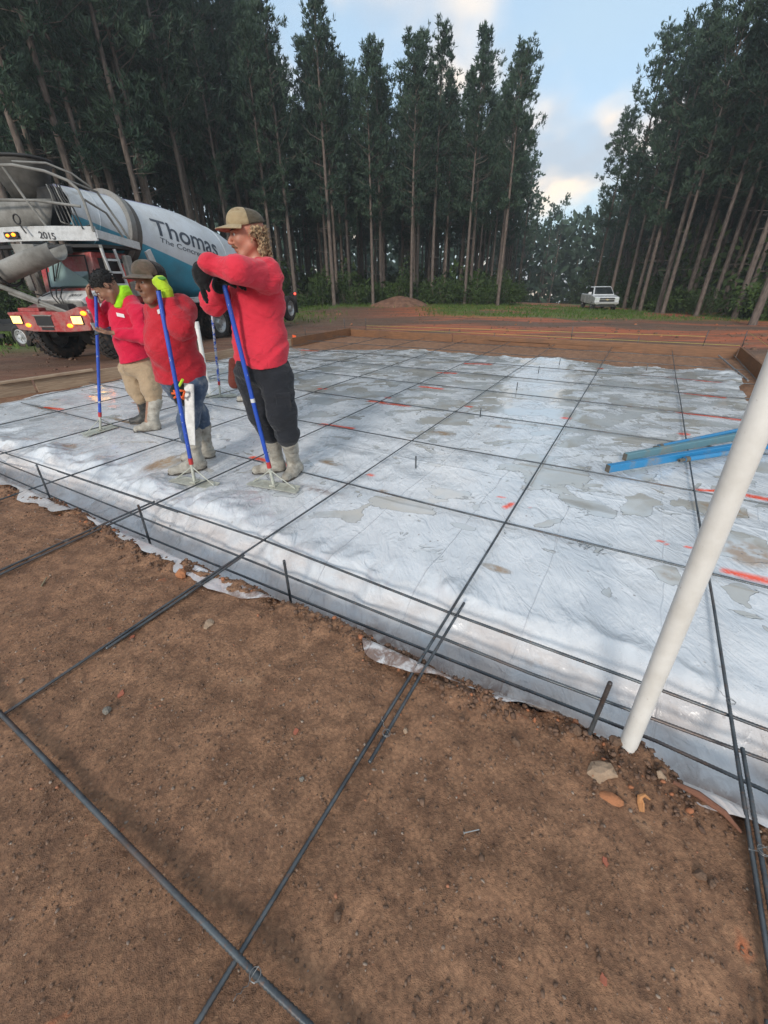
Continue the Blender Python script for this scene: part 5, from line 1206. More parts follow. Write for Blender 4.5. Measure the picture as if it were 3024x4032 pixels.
def placer(bot, top, bl_dir, lab, r=.0165, m_=None, band=None, bw=.50, bd=.115, dark=None, tilt=0.0):
    bot = np.array(bot, float); top = np.array(top, float); root = empty('concrete_placer', bot); tag(root, lab, 'concrete tool', 'blue-handled concrete placing tools')
    d = nrm(top-bot); L = np.linalg.norm(top-bot); m = MB(); j = bot+d*.20
    m.tube([d*.19, d*L], r, 14); m.build('handle', m_ or M_POLE, root, True, 40)
    m = MB(); m.tube([d*(L-.002), d*(L+.006)], r*1.05, 14); m.build('end_plug', M_BLACK, root, True, 40)
    m = MB(); m.tube([d*.01, d*.19], r*.85, 12); m.build('socket', M_BLADE, root, True, 40)
    m = MB(); m.tube([d*.17, d*.225], r*1.15, 14); m.build('ferrule', M_REDJ, root, True, 40)
    if band: m = MB(); m.tube([d*band, d*(band+.03)], r*1.08, 14); m.build('tape_band', M_SILV, root, True, 40)
    b = nrm(np.array([bl_dir[0], bl_dir[1], 0])); n_ = np.array([-b[1], b[0], 0]); m = MB()
    M4 = Matrix(((b[0], n_[0], 0, 0), (b[1], n_[1], 0, 0), (b[2], n_[2], 1, 0), (0, 0, 0, 1))) @ Matrix.Rotation(tilt, 4, 'X')
    # slightly dished plate
    V = []; nn = 8
    for s_ in (0, .004):
        for i in range(nn+1):
            y = -bd/2+bd*i/nn; z = .0 + .35*max(0, y)**2*8
            for x in (-bw/2, bw/2): V.append(M4 @ Vector((x+(.02 if y > 0 else 0)*(1 if x < 0 else -1), y, z+s_)))
    q = 2*(nn+1); Fc = []
    for i in range(nn): a = 2*i; Fc += [(a, a+1, a+3, a+2), (a+q, a+2+q, a+3+q, a+1+q), (a, a+2, a+2+q, a+q), (a+1, a+1+q, a+3+q, a+3)]
    Fc += [(0, q, q+1, 1), (2*nn, 2*nn+1, 2*nn+1+q, 2*nn+q)]
    m.add(V, Fc); m.build('blade', M_BLADE, root, False)
    for s_ in (-1, 1):
        m = MB(); m.tube([d*.15+np.array([0, 0, 0]), d*.10+b*s_*bw*.14, np.array(M4 @ Vector((s_*bw*.42, 0, .008)))], .005, 6); m.build('brace', M_BLADE, root, True)
    m = MB(); m.box((-.03, -.03, .003), (.03, .03, .02), M4); m.build('foot_bracket', M_BLADE, root, False, bevel=.003); return root
A2_ = lambda zx, zy, Y: ah(329.1+.31*zx, 411.4+.31*zy, Y)
bt = gp(592, 1050, -.018); placer(bt, A2_(497, 645, 3.20), (.93, -.36), 'blue-handled concrete placer under the tall man\'s gloves, its blade by his boots', band=.72)
bt = gp(421, 1043, -.018); placer(bt, ah(342, 628, 3.42), (.93, -.36), 'blue-handled concrete placer held by the stout man in jeans')
bt = gp(217, 930, -.018); placer(bt, ah(207, 640, 4.93), (.45, .89), 'blue-handled concrete placer the bowing man rests on', bw=.42, m_=M_POLE, bd=.14)
bt = gp(476, 856, -.018); placer(bt, ah(452, 622, 6.40), (.98, .1), 'paint-splattered blue concrete placer standing behind the other tools', m_=M_POLE2)

# ---------------- pouches and hand floats at the belts
A = lambda zx, zy, Y: ah(164.6+.248*zx, 521.1+.248*zy, Y)
root = empty('hand_float', A(985, 1300, 3.50)); off = np.array(root.location); tag(root, 'long pale magnesium hand float hanging from the stout man\'s tool pouch', 'hand float')
a = A(983, 1240, 3.54)-off; b = A(998, 1775, 3.44)-off; m = MB(); m.bar(a, b, .082, .010, (0, -1, 0)); m.build('float_blade', mat('magnesium', (.50, .50, .50), .5, .3, lambda N, b: N.put(b.inputs['Base Color'], N.mix(N.mr(N.noise(N.coord('Object'), 18, 5, .6), .35, .7), (.42, .42, .41), (.56, .56, .55)))), root, bevel=.004)
m = MB(); m.tube([a*.75+b*.25+np.array([0, .01, 0]), a*.7+b*.3+np.array([0, .05, 0]), a*.3+b*.7+np.array([0, .05, 0]), a*.25+b*.75+np.array([0, .01, 0])], .012, 8); m.build('handle', worn('red_brown_handle', (.22, .05, .03)), root, True)
root = empty('tool_pouch', A(905, 1320, 3.50)); off = np.array(root.location); tag(root, 'black and orange tool pouch on the stout man\'s belt', 'tool pouch')
f = Field(off-.2, off+.2, .007); f.ell(A(905, 1330, 3.56), (.075, .04, .10), None, .02); f.cap(A(850, 1280, 3.58), A(960, 1275, 3.58), .022, .022, .02); f.wrinkle(.008, 14, 14, 14, 9); f.mesh('pouch_body', M_DKCAP, root, off)
m = MB()
for (x, y, x2, y2) in ((850, 1300, 880, 1345), (880, 1345, 855, 1365), (900, 1300, 945, 1305), (945, 1305, 930, 1365), (905, 1350, 940, 1375), (835, 1325, 900, 1330)): m.tube([A(x, y, 3.475)-off, A((x+x2)/2, (y+y2)/2, 3.46)-off, A(x2, y2, 3.475)-off], .009, 6)
m.build('orange_trim', mat('orange_nylon', (.70, .11, .02), .6), root, True)
m = MB(); m.tube([A(898, 1260, 3.50)-off, A(928, 1205, 3.48)-off], .011, 8); m.build('marker_pen', mat('lime_plastic', (.5, .75, .03), .4), root, True)
A = A2_
root = empty('tool_pouch', A(566, 1290, 3.47)); off = np.array(root.location); tag(root, 'reddish brown leather pouch behind the tall man\'s hip', 'tool pouch')
f = Field(off-.2, off+.2, .007); f.cap(A(570, 1200, 3.47), A(572, 1340, 3.47), .040, .045, .02); f.wrinkle(.006, 14, 14, 14, 10); f.mesh('pouch_body', cloth('brown_leather', (.14, .035, .025)), root, off)
# ================================================================ MIXER TRUCK  (local x forward, y to its left, z up)
def glow(name, col, st):
    m = bpy.data.materials.new(name); m.use_nodes = True; b = m.node_tree.nodes['Principled BSDF']
    b.inputs['Base Color'].default_value = (*col, 1); b.inputs['Emission Color'].default_value = (*col, 1); b.inputs['Emission Strength'].default_value = st; b.inputs['Roughness'].default_value = .2; return m
M_HEAD = glow('lit_headlamp', (1.0, .56, .16), 1.25); M_AMB = glow('lit_amber_lamp', (1.0, .22, .01), 1.6); M_TAIL = glow('lit_red_lamp', (1.0, .05, .03), 2.0)
M_TRED = worn('truck_red_paint', (.42, .020, .024), dirt=(.30, .23, .20), rough=.4, amt=.78, scale=2.2)
M_TWHT = worn('truck_white_paint', (.60, .61, .61), dirt=(.27, .25, .22), rough=.45, amt=.45, scale=2.5)
M_TGRY = worn('concrete_splashed_steel', (.30, .295, .275), dirt=(.10, .095, .085), rough=.75, amt=.7, scale=2.0)
M_TBLK = worn('black_chassis', (.016, .016, .017), dirt=(.06, .05, .04), rough=.6, amt=.4, scale=3)
M_HOPPER_SHADE = worn('grimy_shaded_hopper_steel', (.11, .105, .095), dirt=(.035, .033, .03), rough=.8, amt=.6, scale=2.5)  # grimy steel, with the shade inside the hopper put into its dark colour
M_RIM = worn('silver_rim', (.45, .45, .45), rough=.35, metal=.5, amt=.3); M_GLASS = mat('windscreen_glass', (.10, .16, .16), .06, 0, None, Specular_IOR_Level=.8)
M_PALEGL = worn('pale_dash', (.30, .38, .36), rough=.5, amt=.3)
def rubber_fn(N, b):
    n = N.noise(N.coord('Object'), 9, 5, .6); N.put(b.inputs['Base Color'], N.mix(N.mr(n, .45, .72), (.018, .018, .019), (.10, .06, .042))); N.put(b.inputs['Normal'], N.bump(n, .3, .01))
M_TYRE = mat('muddy_tyre', (.02, .02, .02), .75, 0, rubber_fn)
M_INK = mat('fleet_number_black', (.025, .025, .03), .6)
truck = empty('concrete_mixer_truck', (-7.93, 10.83, -.25), R(-105.35))
tag(truck, 'front-discharge concrete mixer truck with white and teal drum, red cab and lit headlamps', 'truck')
def V3(*a): return Vector(a)
def wheel(par, x, y, z, r, w, side, lug=True, steer=0, rimm=None, nl=34, deep=.0):
    """side: +1 outer face towards +y"""
    m = MB(); q = r*.60
    prof = [(-w/2+.02, q), (-w/2, q+.05), (-w/2+.005, r-.08), (-w/2+.05, r-.02), (0, r-.012), (w/2-.05, r-.02), (w/2-.005, r-.08), (w/2, q+.05), (w/2-.02, q)]
    M4 = Matrix.Translation((x, y, z)) @ Matrix.Rotation(R(90*side+steer), 4, 'Z')
    m.lathe(prof, 40, M4)
    if lug:
        for k in range(nl):
            a = 2*math.pi*k/nl
            for sx in (-1, 1):
                mm = M4 @ Matrix.Rotation(a+(.5*sx)*math.pi/nl, 4, 'X') @ Matrix.Translation((sx*w*.26, 0, r-.012)) @ Matrix.Rotation(R(22*sx), 4, 'Z')
                m.box((-w*.20, -r*.055, -.02), (w*.20, r*.055, .020), mm)
    t = m.build('wheel', M_TYRE, par, True, 35)
    m = MB(); m.lathe([(w/2-.03, q+.01), (w/2-.02, q-.02), (w/2-.09, q-.06), (w/2-.11-deep, q*.55), (w/2-.06, q*.42), (w/2+.0, q*.30), (w/2+.01, q*.05), (w/2+.01, 0)], 28, M4)
    for k in range(8):
        a = 2*math.pi*k/8; mm = M4 @ Matrix.Rotation(a, 4, 'X'); m.ball((0, 0, 0), .022, 6, 4, mm @ Matrix.Translation((w/2-.08-deep*.5, 0, q*.62)))
    m.build('rim', rimm or M_RIM, t, True, 35)
    if rimm is not None or True:
        m = MB()
        for k in range(8):
            a = 2*math.pi*(k+.5)/8; mm = M4 @ Matrix.Rotation(a, 4, 'X'); m.ball((0, 0, 0), (.012, .028, .024), 8, 4, mm @ Matrix.Translation((w/2-.082-deep*.4, 0, q*.80)))
        m.build('hand_holes', M_TBLK, t, True)
    return t
# chassis
for s in (-1, 1): MB().bar((-.4, s*.43, 1.0), (-9.0, s*.43, 1.0), .09, .27).build('frame_rail', M_TBLK, truck, bevel=.01)
m = MB()
for x in (-1.6, -2.8, -4.2, -5.6, -7.0, -8.6): m.bar((x, -.43, 1.0), (x, .43, 1.0), .12, .18)
m.build('cross_members', M_TBLK, truck)
for x in (-.95, -2.55, -5.05, -6.45):
    m = MB(); m.tube([(x, -.95, .62), (x, .95, .62)], .08, 10); m.ball((x, .12, .60), (.30, .24, .26), 14, 8); m.build('axle', M_TBLK, truck, True, 50)
wheel(truck, -.95, -.98, .62, .62, .44, -1, steer=-6); wheel(truck, -.95, .98, .62, .62, .44, 1, steer=-6); wheel(truck, -2.55, .98, .62, .60, .40, 1); wheel(truck, -2.55, -.98, .62, .60, .40, -1)
for x in (-5.05, -6.45):
    for s in (-1, 1):
        wheel(truck, x, s*1.06, .54, .54, .28, s, deep=.06); wheel(truck, x, s*.74, .54, .54, .28, s, lug=False)
# booster axle at the tail, lifted
for s in (-1, 1):
    MB().bar((-8.2, s*.5, 1.15), (-10.3, s*.95, .72), .12, .20).build('booster_arm', M_TBLK, truck, bevel=.015)
    wheel(truck, -10.35, s*1.12, .66, .52, .28, s, lug=False, deep=.02)
    m = MB(); m.box((-11.0, s*1.1-.16, .45), (-10.97, s*1.1+.16, 1.25)); m.build('mud_flap', M_TBLK, truck)
m = MB(); m.tube([(-10.35, -1.1, .66), (-10.35, 1.1, .66)], .07, 10); m.build('axle', M_TBLK, truck, True)
m = MB(); m.bar((-10.95, 1.1, 1.25), (-10.95, 1.1, 1.55), .05, .05); m.build('lamp_post', M_TBLK, truck)
m = MB(); m.ball((-10.93, 1.22, 1.22), .045, 10, 8); m.build('tail_lamp', M_TAIL, truck, True)
# bumper
m = MB(); m.prism([(-1.20, 1.18), (-.60, 1.20), (.60, 1.20), (1.0, 1.30), (1.24, 1.22), (1.30, 1.05), (1.18, .80), (.55, .76), (-.55, .76), (-1.02, .80)], -.42, 0.0, 'x')
m.build('bumper', M_TRED, truck, bevel=.02)
m = MB(); m.box((-.005, -.36, .90), (.012, .14, 1.10)); m.box((-.005, -.26, .80), (.010, .12, .86)); m.build('tow_slot', M_TBLK, truck)
m = MB(); m.bar((0.012, -.40, 1.12), (0.012, .18, 1.12), .03, .025); m.bar((0.012, -.30, .885), (0.012, .16, .885), .03, .02); m.build('slot_lip', M_TGRY, truck)
for s in (-1, 1):
    m = MB(); c = V3(.0, s*.92, 1.03); m.box((-.02, s*.92-.16, .925), (.030, s*.92+.16, 1.125)); h = m.build('headlight', M_TBLK, truck, bevel=.02)
    m = MB()
    for dy in (-.075, .075):
        m.box((.026, s*.92+dy-.068, .945), (.040, s*.92+dy+.068, 1.105))
    m.build('headlight_lens', M_HEAD, h, True)
    m = MB(); m.ball((.012, s*.64, .905), (.022, .085, .045), 14, 8); m.build('amber_lamp', M_AMB, truck, True)
m = MB(); m.ball((.012, 1.15, 1.17), (.030, .085, .05), 14, 8); m.build('amber_lamp', M_AMB, truck, True)
# front fenders: arched humps over the steer wheels
for s in (-1, 1):
    m = MB(); pl = [(-.95+.78*math.cos(a), .66+.68*math.sin(a)) for a in np.linspace(.55, 2.75, 12)]; pl2 = [(-.95+.74*math.cos(a), .66+.63*math.sin(a)) for a in np.linspace(2.75, .55, 12)]
    m.prism(pl+pl2, s*.70-.0*s, s*1.24, 'y'); m.build('fender', M_TWHT if s > 0 else M_TRED, truck, True, 35)
m = MB(); m.prism([(-.42, .80), (-.30, 1.22), (-.05, 1.24), (0.0, .95), (-.08, .80)], 1.18, 1.26, 'y'); m.build('bumper_wing', M_TWHT, truck, bevel=.01)
m = MB(); m.box((-.40, -1.0, 1.19), (-.15, -.35, 1.27)); m.build('bumper_step', M_TRED, truck, bevel=.01)
# cab: narrow single box with slanted nose
m = MB(); m.prism([(-.86, 1.34), (-.86, 1.66), (-.98, 2.42), (-2.05, 2.42), (-2.20, 1.30), (-.90, 1.30)], -.78, .86, 'y'); m.build('cab', M_TRED, truck, bevel=.035)
m = MB(); m.add([(-.878, -.58, 1.70), (-.878, .70, 1.70), (-.982, .66, 2.33), (-.982, -.54, 2.33), (-.864, -.58, 1.70), (-.864, .70, 1.70), (-.968, .66, 2.33), (-.968, -.54, 2.33)], [(4, 5, 6, 7), (0, 3, 2, 1), (0, 1, 5, 4), (1, 2, 6, 5), (2, 3, 7, 6), (3, 0, 4, 7)])
ws = m.build('windscreen', M_GLASS, truck)
m = MB(); m.add([(-.8625, -.50, 1.72), (-.8625, .66, 1.72), (-.880, .60, 1.83), (-.905, .30, 1.98), (-.93, .02, 2.14), (-.957, -.12, 2.30), (-.957, -.50, 2.30)], [(0, 1, 2, 3, 4, 5, 6)]); m.build('painted_sky_glare', mat('painted_glare', (.22, .32, .31), .25), ws)  # pale polygon paints the sky's reflection onto the windscreen
m = MB(); m.bar((-.855, -.60, 1.685), (-.855, .72, 1.685), .03, .03); m.bar((-.96, -.58, 2.345), (-.96, .70, 2.345), .03, .03); m.bar((-.86, -.60, 1.69), (-.965, -.56, 2.34), .03, .03); m.bar((-.86, .72, 1.69), (-.965, .68, 2.34), .03, .03); m.build('windscreen_seal', M_TBLK, ws)
m = MB(); m.bar((-.90, -.05, 2.28), (-.85, -.30, 1.88), .022, .02); m.bar((-.875, -.27, 2.18), (-.845, -.36, 1.82), .045, .012); m.build('wiper', M_TBLK, truck)
m = MB(); m.box((-1.90, .862, 1.75), (-1.12, .872, 2.30)); m.build('side_window', M_TBLK, truck)
m = MB(); m.prism([(-.84, 1.30), (-.42, 1.34), (-.36, 1.44), (-.84, 1.62)], -.62, .82, 'y'); hd = m.build('nose_cover', worn('nose_white_paint', (.72, .72, .71), dirt=(.35, .32, .29), rough=.45, amt=.25), truck, bevel=.02)
m = MB(); m.prism([(-.80, 1.20), (-.34, 1.20), (-.34, 1.40), (-.80, 1.40)], -.60, .80, 'y'); m.build('nose_grille', M_TGRY, truck, bevel=.02)
# platform beam
pf = [(-.97, 1.18), (-.55, .45), (-.36, -.35), (-.34, -1.30)]
def band(pts, z0, z1, th, n=1):
    m = MB(); V = []
    for x, y in pts:
        for dz in (z0, z1): V += [(x, y, dz), (x-th, y, dz)]
    F_ = []
    for i in range(len(pts)-1):
        a = 4*i; b = a+4; F_ += [(a, b, b+2, a+2), (a+1, a+3, b+3, b+1), (a+2, b+2, b+3, a+3), (a, a+1, b+1, b)]
    F_ += [(0, 2, 3, 1), (len(V)-4, len(V)-3, len(V)-1, len(V)-2)]; m.add(V, F_); return m
band(pf, 2.62, 2.90, .05).build('platform_beam', M_TWHT, truck, bevel=.008)
m = MB(); m.prism([(-.40, -1.30), (-.42, -.35), (-.60, .42), (-1.02, 1.14), (-2.35, 1.14), (-2.35, -1.30)], 2.50, 2.56, 'z'); m.build('platform_deck', M_TBLK, truck)
MB().bar((-1.0, 1.17, 2.76), (-2.25, 1.17, 2.58), .05, .17).build('side_beam', M_TWHT, truck, bevel=.008)
MB().bar((-1.0, -1.17, 2.69), (-2.55, -1.17, 2.52), .05, .17).build('side_beam', M_TWHT, truck, bevel=.008)
for s in (-1, 1):
    MB().bar((-2.5, s*1.16, 2.50), (-2.95, s*1.12, 1.30), .20, .07, (0, 1, 0)).build('support_leg', M_TWHT, truck, bevel=.008)
    MB().bar((-1.05, s*1.14, 2.55), (-1.10, s*1.10, 1.2), .07, .07).build('support_post', M_TGRY, truck, bevel=.008)
# railings
def rail(pts, r, nm='railing'): MB().tube(pts, r, 8).build(nm, M_TGRY, truck, True)
rail([(-.30, -1.4, 3.98), (-.30, -.4, 3.96), (-.40, .15, 3.95), (-.72, .58, 3.88), (-.98, .86, 3.74), (-1.02, 1.02, 3.58), (-.98, 1.12, 3.35), (-.96, 1.16, 2.80)], .030)
rail([(-.30, -1.4, 3.40), (-.34, -.4, 3.38), (-.52, .30, 3.36), (-.95, 1.02, 3.27)], .028)
rail([(-.36, -.10, 3.96), (-.46, .10, 3.38), (-.60, .32, 2.80)], .026, 'railing_post'); rail([(-.31, -1.35, 3.98), (-.34, -1.35, 2.80)], .026, 'railing_post')
rail([(-1.0, .86, 3.74), (-1.6, .95, 3.62), (-2.0, 1.0, 3.0), (-2.1, 1.1, 2.6)], .026); rail([(-1.0, 1.12, 3.40), (-1.5, 1.14, 3.2), (-1.9, 1.14, 2.62)], .024)
rail([(-.45, .10, 4.02), (-.9, .50, 4.05), (-1.2, .8, 3.9), (-1.5, .9, 3.7)], .022)
# charge hopper and collector
m = MB(); rr = [(4.16, .66), (4.10, .62), (3.75, .45), (3.45, .34)]; V = []; nn = 22
for z, r in rr:
    for k in range(nn): a = 2*math.pi*k/nn; V.append((-1.15+r*.75*math.cos(a), -.55+r*math.sin(a)*1.15, z+.04*math.cos(a)))
m.add(V, [(i*nn+k, i*nn+(k+1) % nn, (i+1)*nn+(k+1) % nn, (i+1)*nn+k) for i in range(3) for k in range(nn)]); h = m.build('charge_hopper', M_HOPPER_SHADE, truck, True, 50); sm = h.modifiers.new('shell', 'SOLIDIFY'); sm.thickness = .02
m = MB(); m.tube([(-1.15+.52*math.cos(a), -.55+.78*math.sin(a), 4.17+.04*math.cos(a)) for a in np.linspace(0, 2*math.pi, 30)], .03, 8, False); m.build('hopper_rim', M_TBLK, h, True)
m = MB(); V = []
for z, x, w_, dp in ((3.42, -.62, 1.05, .0), (3.15, -.56, .95, .03), (2.86, -.60, .70, .02)):
    for k in range(9):
        t = -1+2*k/8; V.append((x-dp-.20*t*t, -.62+t*w_, z-.0))
m.add(V, [(i*9+k, i*9+k+1, (i+1)*9+k+1, (i+1)*9+k) for i in range(2) for k in range(8)]); h2 = m.build('collector_bucket', M_TGRY, truck, True, 60); sm = h2.modifiers.new('shell', 'SOLIDIFY'); sm.thickness = .03
m = MB(); m.box((-1.5, -.9, 2.75), (-1.0, .3, 3.7)); m.build('dark_hollow_block', M_TBLK, truck, bevel=.05)  # black box stands in for the shaded hollow before the drum
# lamps on the platform beam, hook
m = MB(); m.box((-.345, -.70, 2.68), (-.30, -.32, 2.80)); bx = m.build('marker_lamp_box', M_TBLK, truck)
m = MB(); m.ball((-.295, -.42, 2.745), (.02, .06, .035), 12, 8); m.ball((-.295, -.60, 2.735), (.02, .05, .03), 12, 8); m.build('amber_lamp', M_AMB, bx, True)
MB().tube([(-.30+.0*a, -.16+.09*math.cos(a), 3.02+.09*math.sin(a)) for a in np.linspace(0, 6.28, 16)], .016, 6).build('lifting_ring', M_TBLK, truck, True); MB().tube([(-.30, -.14, 2.93), (-.31, -.05, 2.76)], .018, 6).build('ring_link', M_TBLK, truck, True)
# hydraulic hoses inside the railing
for k in range(6):
    y0 = .25+.07*k; MB().tube([(-1.05, y0-.1, 3.72), (-.95, y0+.05, 3.55-.02*k), (-.86-.03*k, y0+.14, 3.25), (-.84, y0+.20+.04*k, 3.0-.03*k), (-.95, .78+.03*k, 2.86), (-1.15, .95, 2.95)], .017, 6).build('hydraulic_hose', M_TBLK if k % 3 else M_TGRY, truck, True)
# discharge chute
m = MB(); V = []; path = [((-.05, .98, 2.36), .23), ((.02, .45, 2.24), .26), ((.10, -.15, 2.08), .26), ((.18, -.95, 1.88), .26), ((.28, -1.7, 1.72), .26)]
for p, r in path:
    for k in range(13):
        a = math.pi*(-.12+1.24*k/12); V.append((p[0]+r*math.cos(a), p[1], p[2]-r*math.sin(a)+.08))
m.add(V, [(i*13+k, i*13+k+1, (i+1)*13+k+1, (i+1)*13+k) for i in range(4) for k in range(12)]); ch = m.build('discharge_chute', M_TGRY, truck, True, 60); sm = ch.modifiers.new('shell', 'SOLIDIFY'); sm.thickness = .02
for y, r in ((-.35, .285), (-.78, .285)):
    MB().tube([(.18+r*math.cos(a), y, 2.03+.15*(y+.35)-r*math.sin(a)) for a in np.linspace(-.3, 3.44, 16)], .030, 6).build('chute_hoop', M_TBLK, ch, True)
m = MB(); m.prism([(-.05, 2.16), (.55, 2.20), (.50, 2.52), (-.12, 2.54)], .10, .34, 'x'); m.build('chute_hanger', M_TGRY, truck, bevel=.01, ).location = (-.25, 0, 0)
m = MB(); m.box((-.60, -.1, 2.36), (-.30, .8, 2.52)); m.build('chute_pivot', M_TBLK, truck, bevel=.04)
MB().tube([(.25, -.70, 1.74), (.10, .10, 1.42)], .055, 10).build('chute_cylinder', M_TGRY, truck, True); MB().tube([(.10, .10, 1.42), (-.05, .66, 1.18)], .030, 8).build('cylinder_rod', M_TGRY, truck, True)
MB().tube([(.22, -.55, 1.60), (.08, .15, 1.34), (-.10, .62, 1.14)], .034, 8).build('chute_stay', M_TGRY, truck, True)
for k in range(3): MB().tube([(-.75, -.30+.15*k, 1.68), (-.45, -.12+.18*k, 1.66), (-.22, .15+.12*k, 1.50), (-.16, .42+.05*k, 1.24)], .014, 6).build('hydraulic_hose', M_TBLK, truck, True)
MB().tube([(.2, -.30, 1.70), (-.1, .0, 1.52), (-.3, .1, 1.6)], .012, 6).build('hydraulic_hose', M_TBLK, truck, True)
m = MB(); m.box((-.30, .20, 1.2), (-.12, .62, 1.36)); m.build('cylinder_mount', M_TBLK, truck, bevel=.02)
# mirrors, ladder, engine side
m = MB(); m.tube([(-.95, -.80, 2.1), (-.80, -1.10, 2.05), (-.80, -1.10, 1.55), (-.95, -.80, 1.5)], .02, 6); m.box((-.80, -1.16, 1.62), (-.76, -.98, 2.02)); m.build('mirror', M_TGRY, truck)
for y_, x_ in ((1.16, -1.12), (1.16, -1.50)): MB().bar((x_+.10, y_, 2.48), (x_-.05, y_, 1.35), .045, .045).build('ladder_rail', M_TWHT, truck)
for k in range(4): MB().bar((-1.10-.03*k, 1.16, 2.25-.26*k), (-1.47-.03*k, 1.16, 2.25-.26*k), .035, .045).build('ladder_rung', M_TWHT, truck)
m = MB(); m.box((-1.80, 1.10, 1.86), (-1.60, 1.24, 2.36)); m.build('mirror', M_TGRY, truck, bevel=.03)
m = MB(); m.box((-2.05, 1.0, 1.45), (-1.72, 1.26, 1.80)); m.build('mirror', M_TGRY, truck, bevel=.06)
m = MB(); m.box((-2.55, .55, 1.30), (-1.75, 1.12, 2.20)); m.build('side_cabinet', M_TRED, truck, bevel=.04)
m = MB(); m.box((-3.5, .70, 1.00), (-2.35, 1.20, 1.42)); m.build('water_tank', M_TGRY, truck, bevel=.06)
m = MB(); m.box((-3.9, .85, 1.30), (-2.75, 1.24, 1.335)); m.build('checker_plate', M_CHROME, truck)
m = MB(); m.box((-7.6, .80, 1.20), (-3.55, 1.24, 1.34)); m.build('rear_fender', M_TWHT, truck, bevel=.01)
for x in (-4.2, -4.75, -5.4, -6.3): MB().bar((x, 1.247, 1.2), (x, 1.247, 1.34), .02, .014).build('fender_joint', M_TBLK, truck)
m = MB(); m.box((-8.9, -.7, 1.15), (-7.7, .7, 1.75)); m.build('engine_cover', M_TRED, truck, bevel=.08)
for x, s in ((-2.5, 1), (-2.5, -1)):
    m = MB(); m.lathe([(-.07, .0), (-.07, .16), (.07, .16), (.07, 0)], 18, Matrix.Translation((x, s*.62, 2.02))); m.build('drum_roller', M_TGRY, truck, True, 35); MB().bar((x, s*.62, 1.9), (x, s*.5, 1.15), .22, .10, (0, 1, 0)).build('roller_bracket', M_TGRY, truck)
MB().bar((-7.9, 0, 2.0), (-8.1, 0, 1.2), .5, .4).build('drum_pedestal', M_TBLK, truck)
# drum
def drum_fn(N, b):
    v = N.coord('Object'); sep = N.new('ShaderNodeSeparateXYZ'); N.put(sep.inputs[0], v); x, y, z = sep.outputs
    rr_ = N.math('SQRT', N.math('ADD', N.math('MULTIPLY', y, y), N.math('MULTIPLY', z, z))); sn = N.math('DIVIDE', z, rr_)
    bd = N.mr(x, -3.0, 2.0, -.42, -.22, False)
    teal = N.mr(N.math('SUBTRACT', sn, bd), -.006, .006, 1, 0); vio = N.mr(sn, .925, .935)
    n = N.noise(v, 1.6, 6, .65); st = N.noise(N.coord('Object', (1, 6, .6)), 2.2, 5, .65); n3 = N.noise(v, 30, 4, .6)
    w_ = N.mix(N.mr(n, .35, .7), (.60, .64, .68), (.50, .52, .53)); t_ = N.mix(N.mr(n, .35, .7), (.060, .33, .47), (.07, .26, .36))
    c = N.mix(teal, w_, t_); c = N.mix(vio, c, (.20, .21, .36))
    near_mouth = N.mr(x, -.3, 2.0, .0, .10)
    d = N.mr(N.math('ADD', N.math('MULTIPLY', N.math('ADD', n, st), .5), near_mouth), .56, .82); c = N.mix(N.math('MULTIPLY', d, .7), c, (.26, .25, .22))
    N.put(b.inputs['Base Color'], c); N.put(b.inputs['Roughness'], N.mr(d, 0, 1, .42, .75)); N.put(b.inputs['Normal'], N.bump(N.math('ADD', n3, N.math('MULTIPLY', n, 3)), .12, .01))
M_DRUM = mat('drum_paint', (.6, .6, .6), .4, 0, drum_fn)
DP = [(2.15, .47), (2.15, .52), (1.3, .70), (.6, .84), (0, .96), (-.5, 1.06), (-1.0, 1.15), (-1.6, 1.22), (-2.2, 1.245), (-3.3, 1.245), (-3.75, 1.20), (-4.15, 1.08), (-4.55, .86), (-4.85, .55), (-4.95, .25), (-4.96, 0)]
def Rd(s): return float(np.interp(-s, [-p[0] for p in DP[1:]], [p[1] for p in DP[1:]]))
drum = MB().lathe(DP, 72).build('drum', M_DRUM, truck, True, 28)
DM = Matrix.Translation((-3.3, 0, 2.815)) @ Matrix.Rotation(-math.atan(.22), 4, 'Y') @ Matrix.Rotation(0, 4, 'X'); drum.matrix_local = DM
m = MB(); m.lathe([(.87, .78), (.87, .91), (.70, .91), (.70, .80)], 64); m.build('drum_ring', worn('polished_ring', (.30, .29, .27), rough=.4, metal=.4, amt=.5), drum, True, 35)
for s_ in (1.55, -2.75):
    m = MB(); r_ = Rd(s_); m.lathe([(s_+.02, r_-.002), (s_+.012, r_+.010), (s_-.012, r_+.010), (s_-.02, r_-.002)], 64); m.build('weld_seam', M_DRUM, drum, True, 50)
m = MB(); m.lathe([(.70, .83), (.50, .87), (.50, .88), (.70, .845)], 48); m.build('painted_ring_shadow', worn('ring_shade_paint', (.10, .09, .08), rough=.6, amt=.4), drum, True, 35)  # dark strip paints the ring's shadow onto the drum behind it
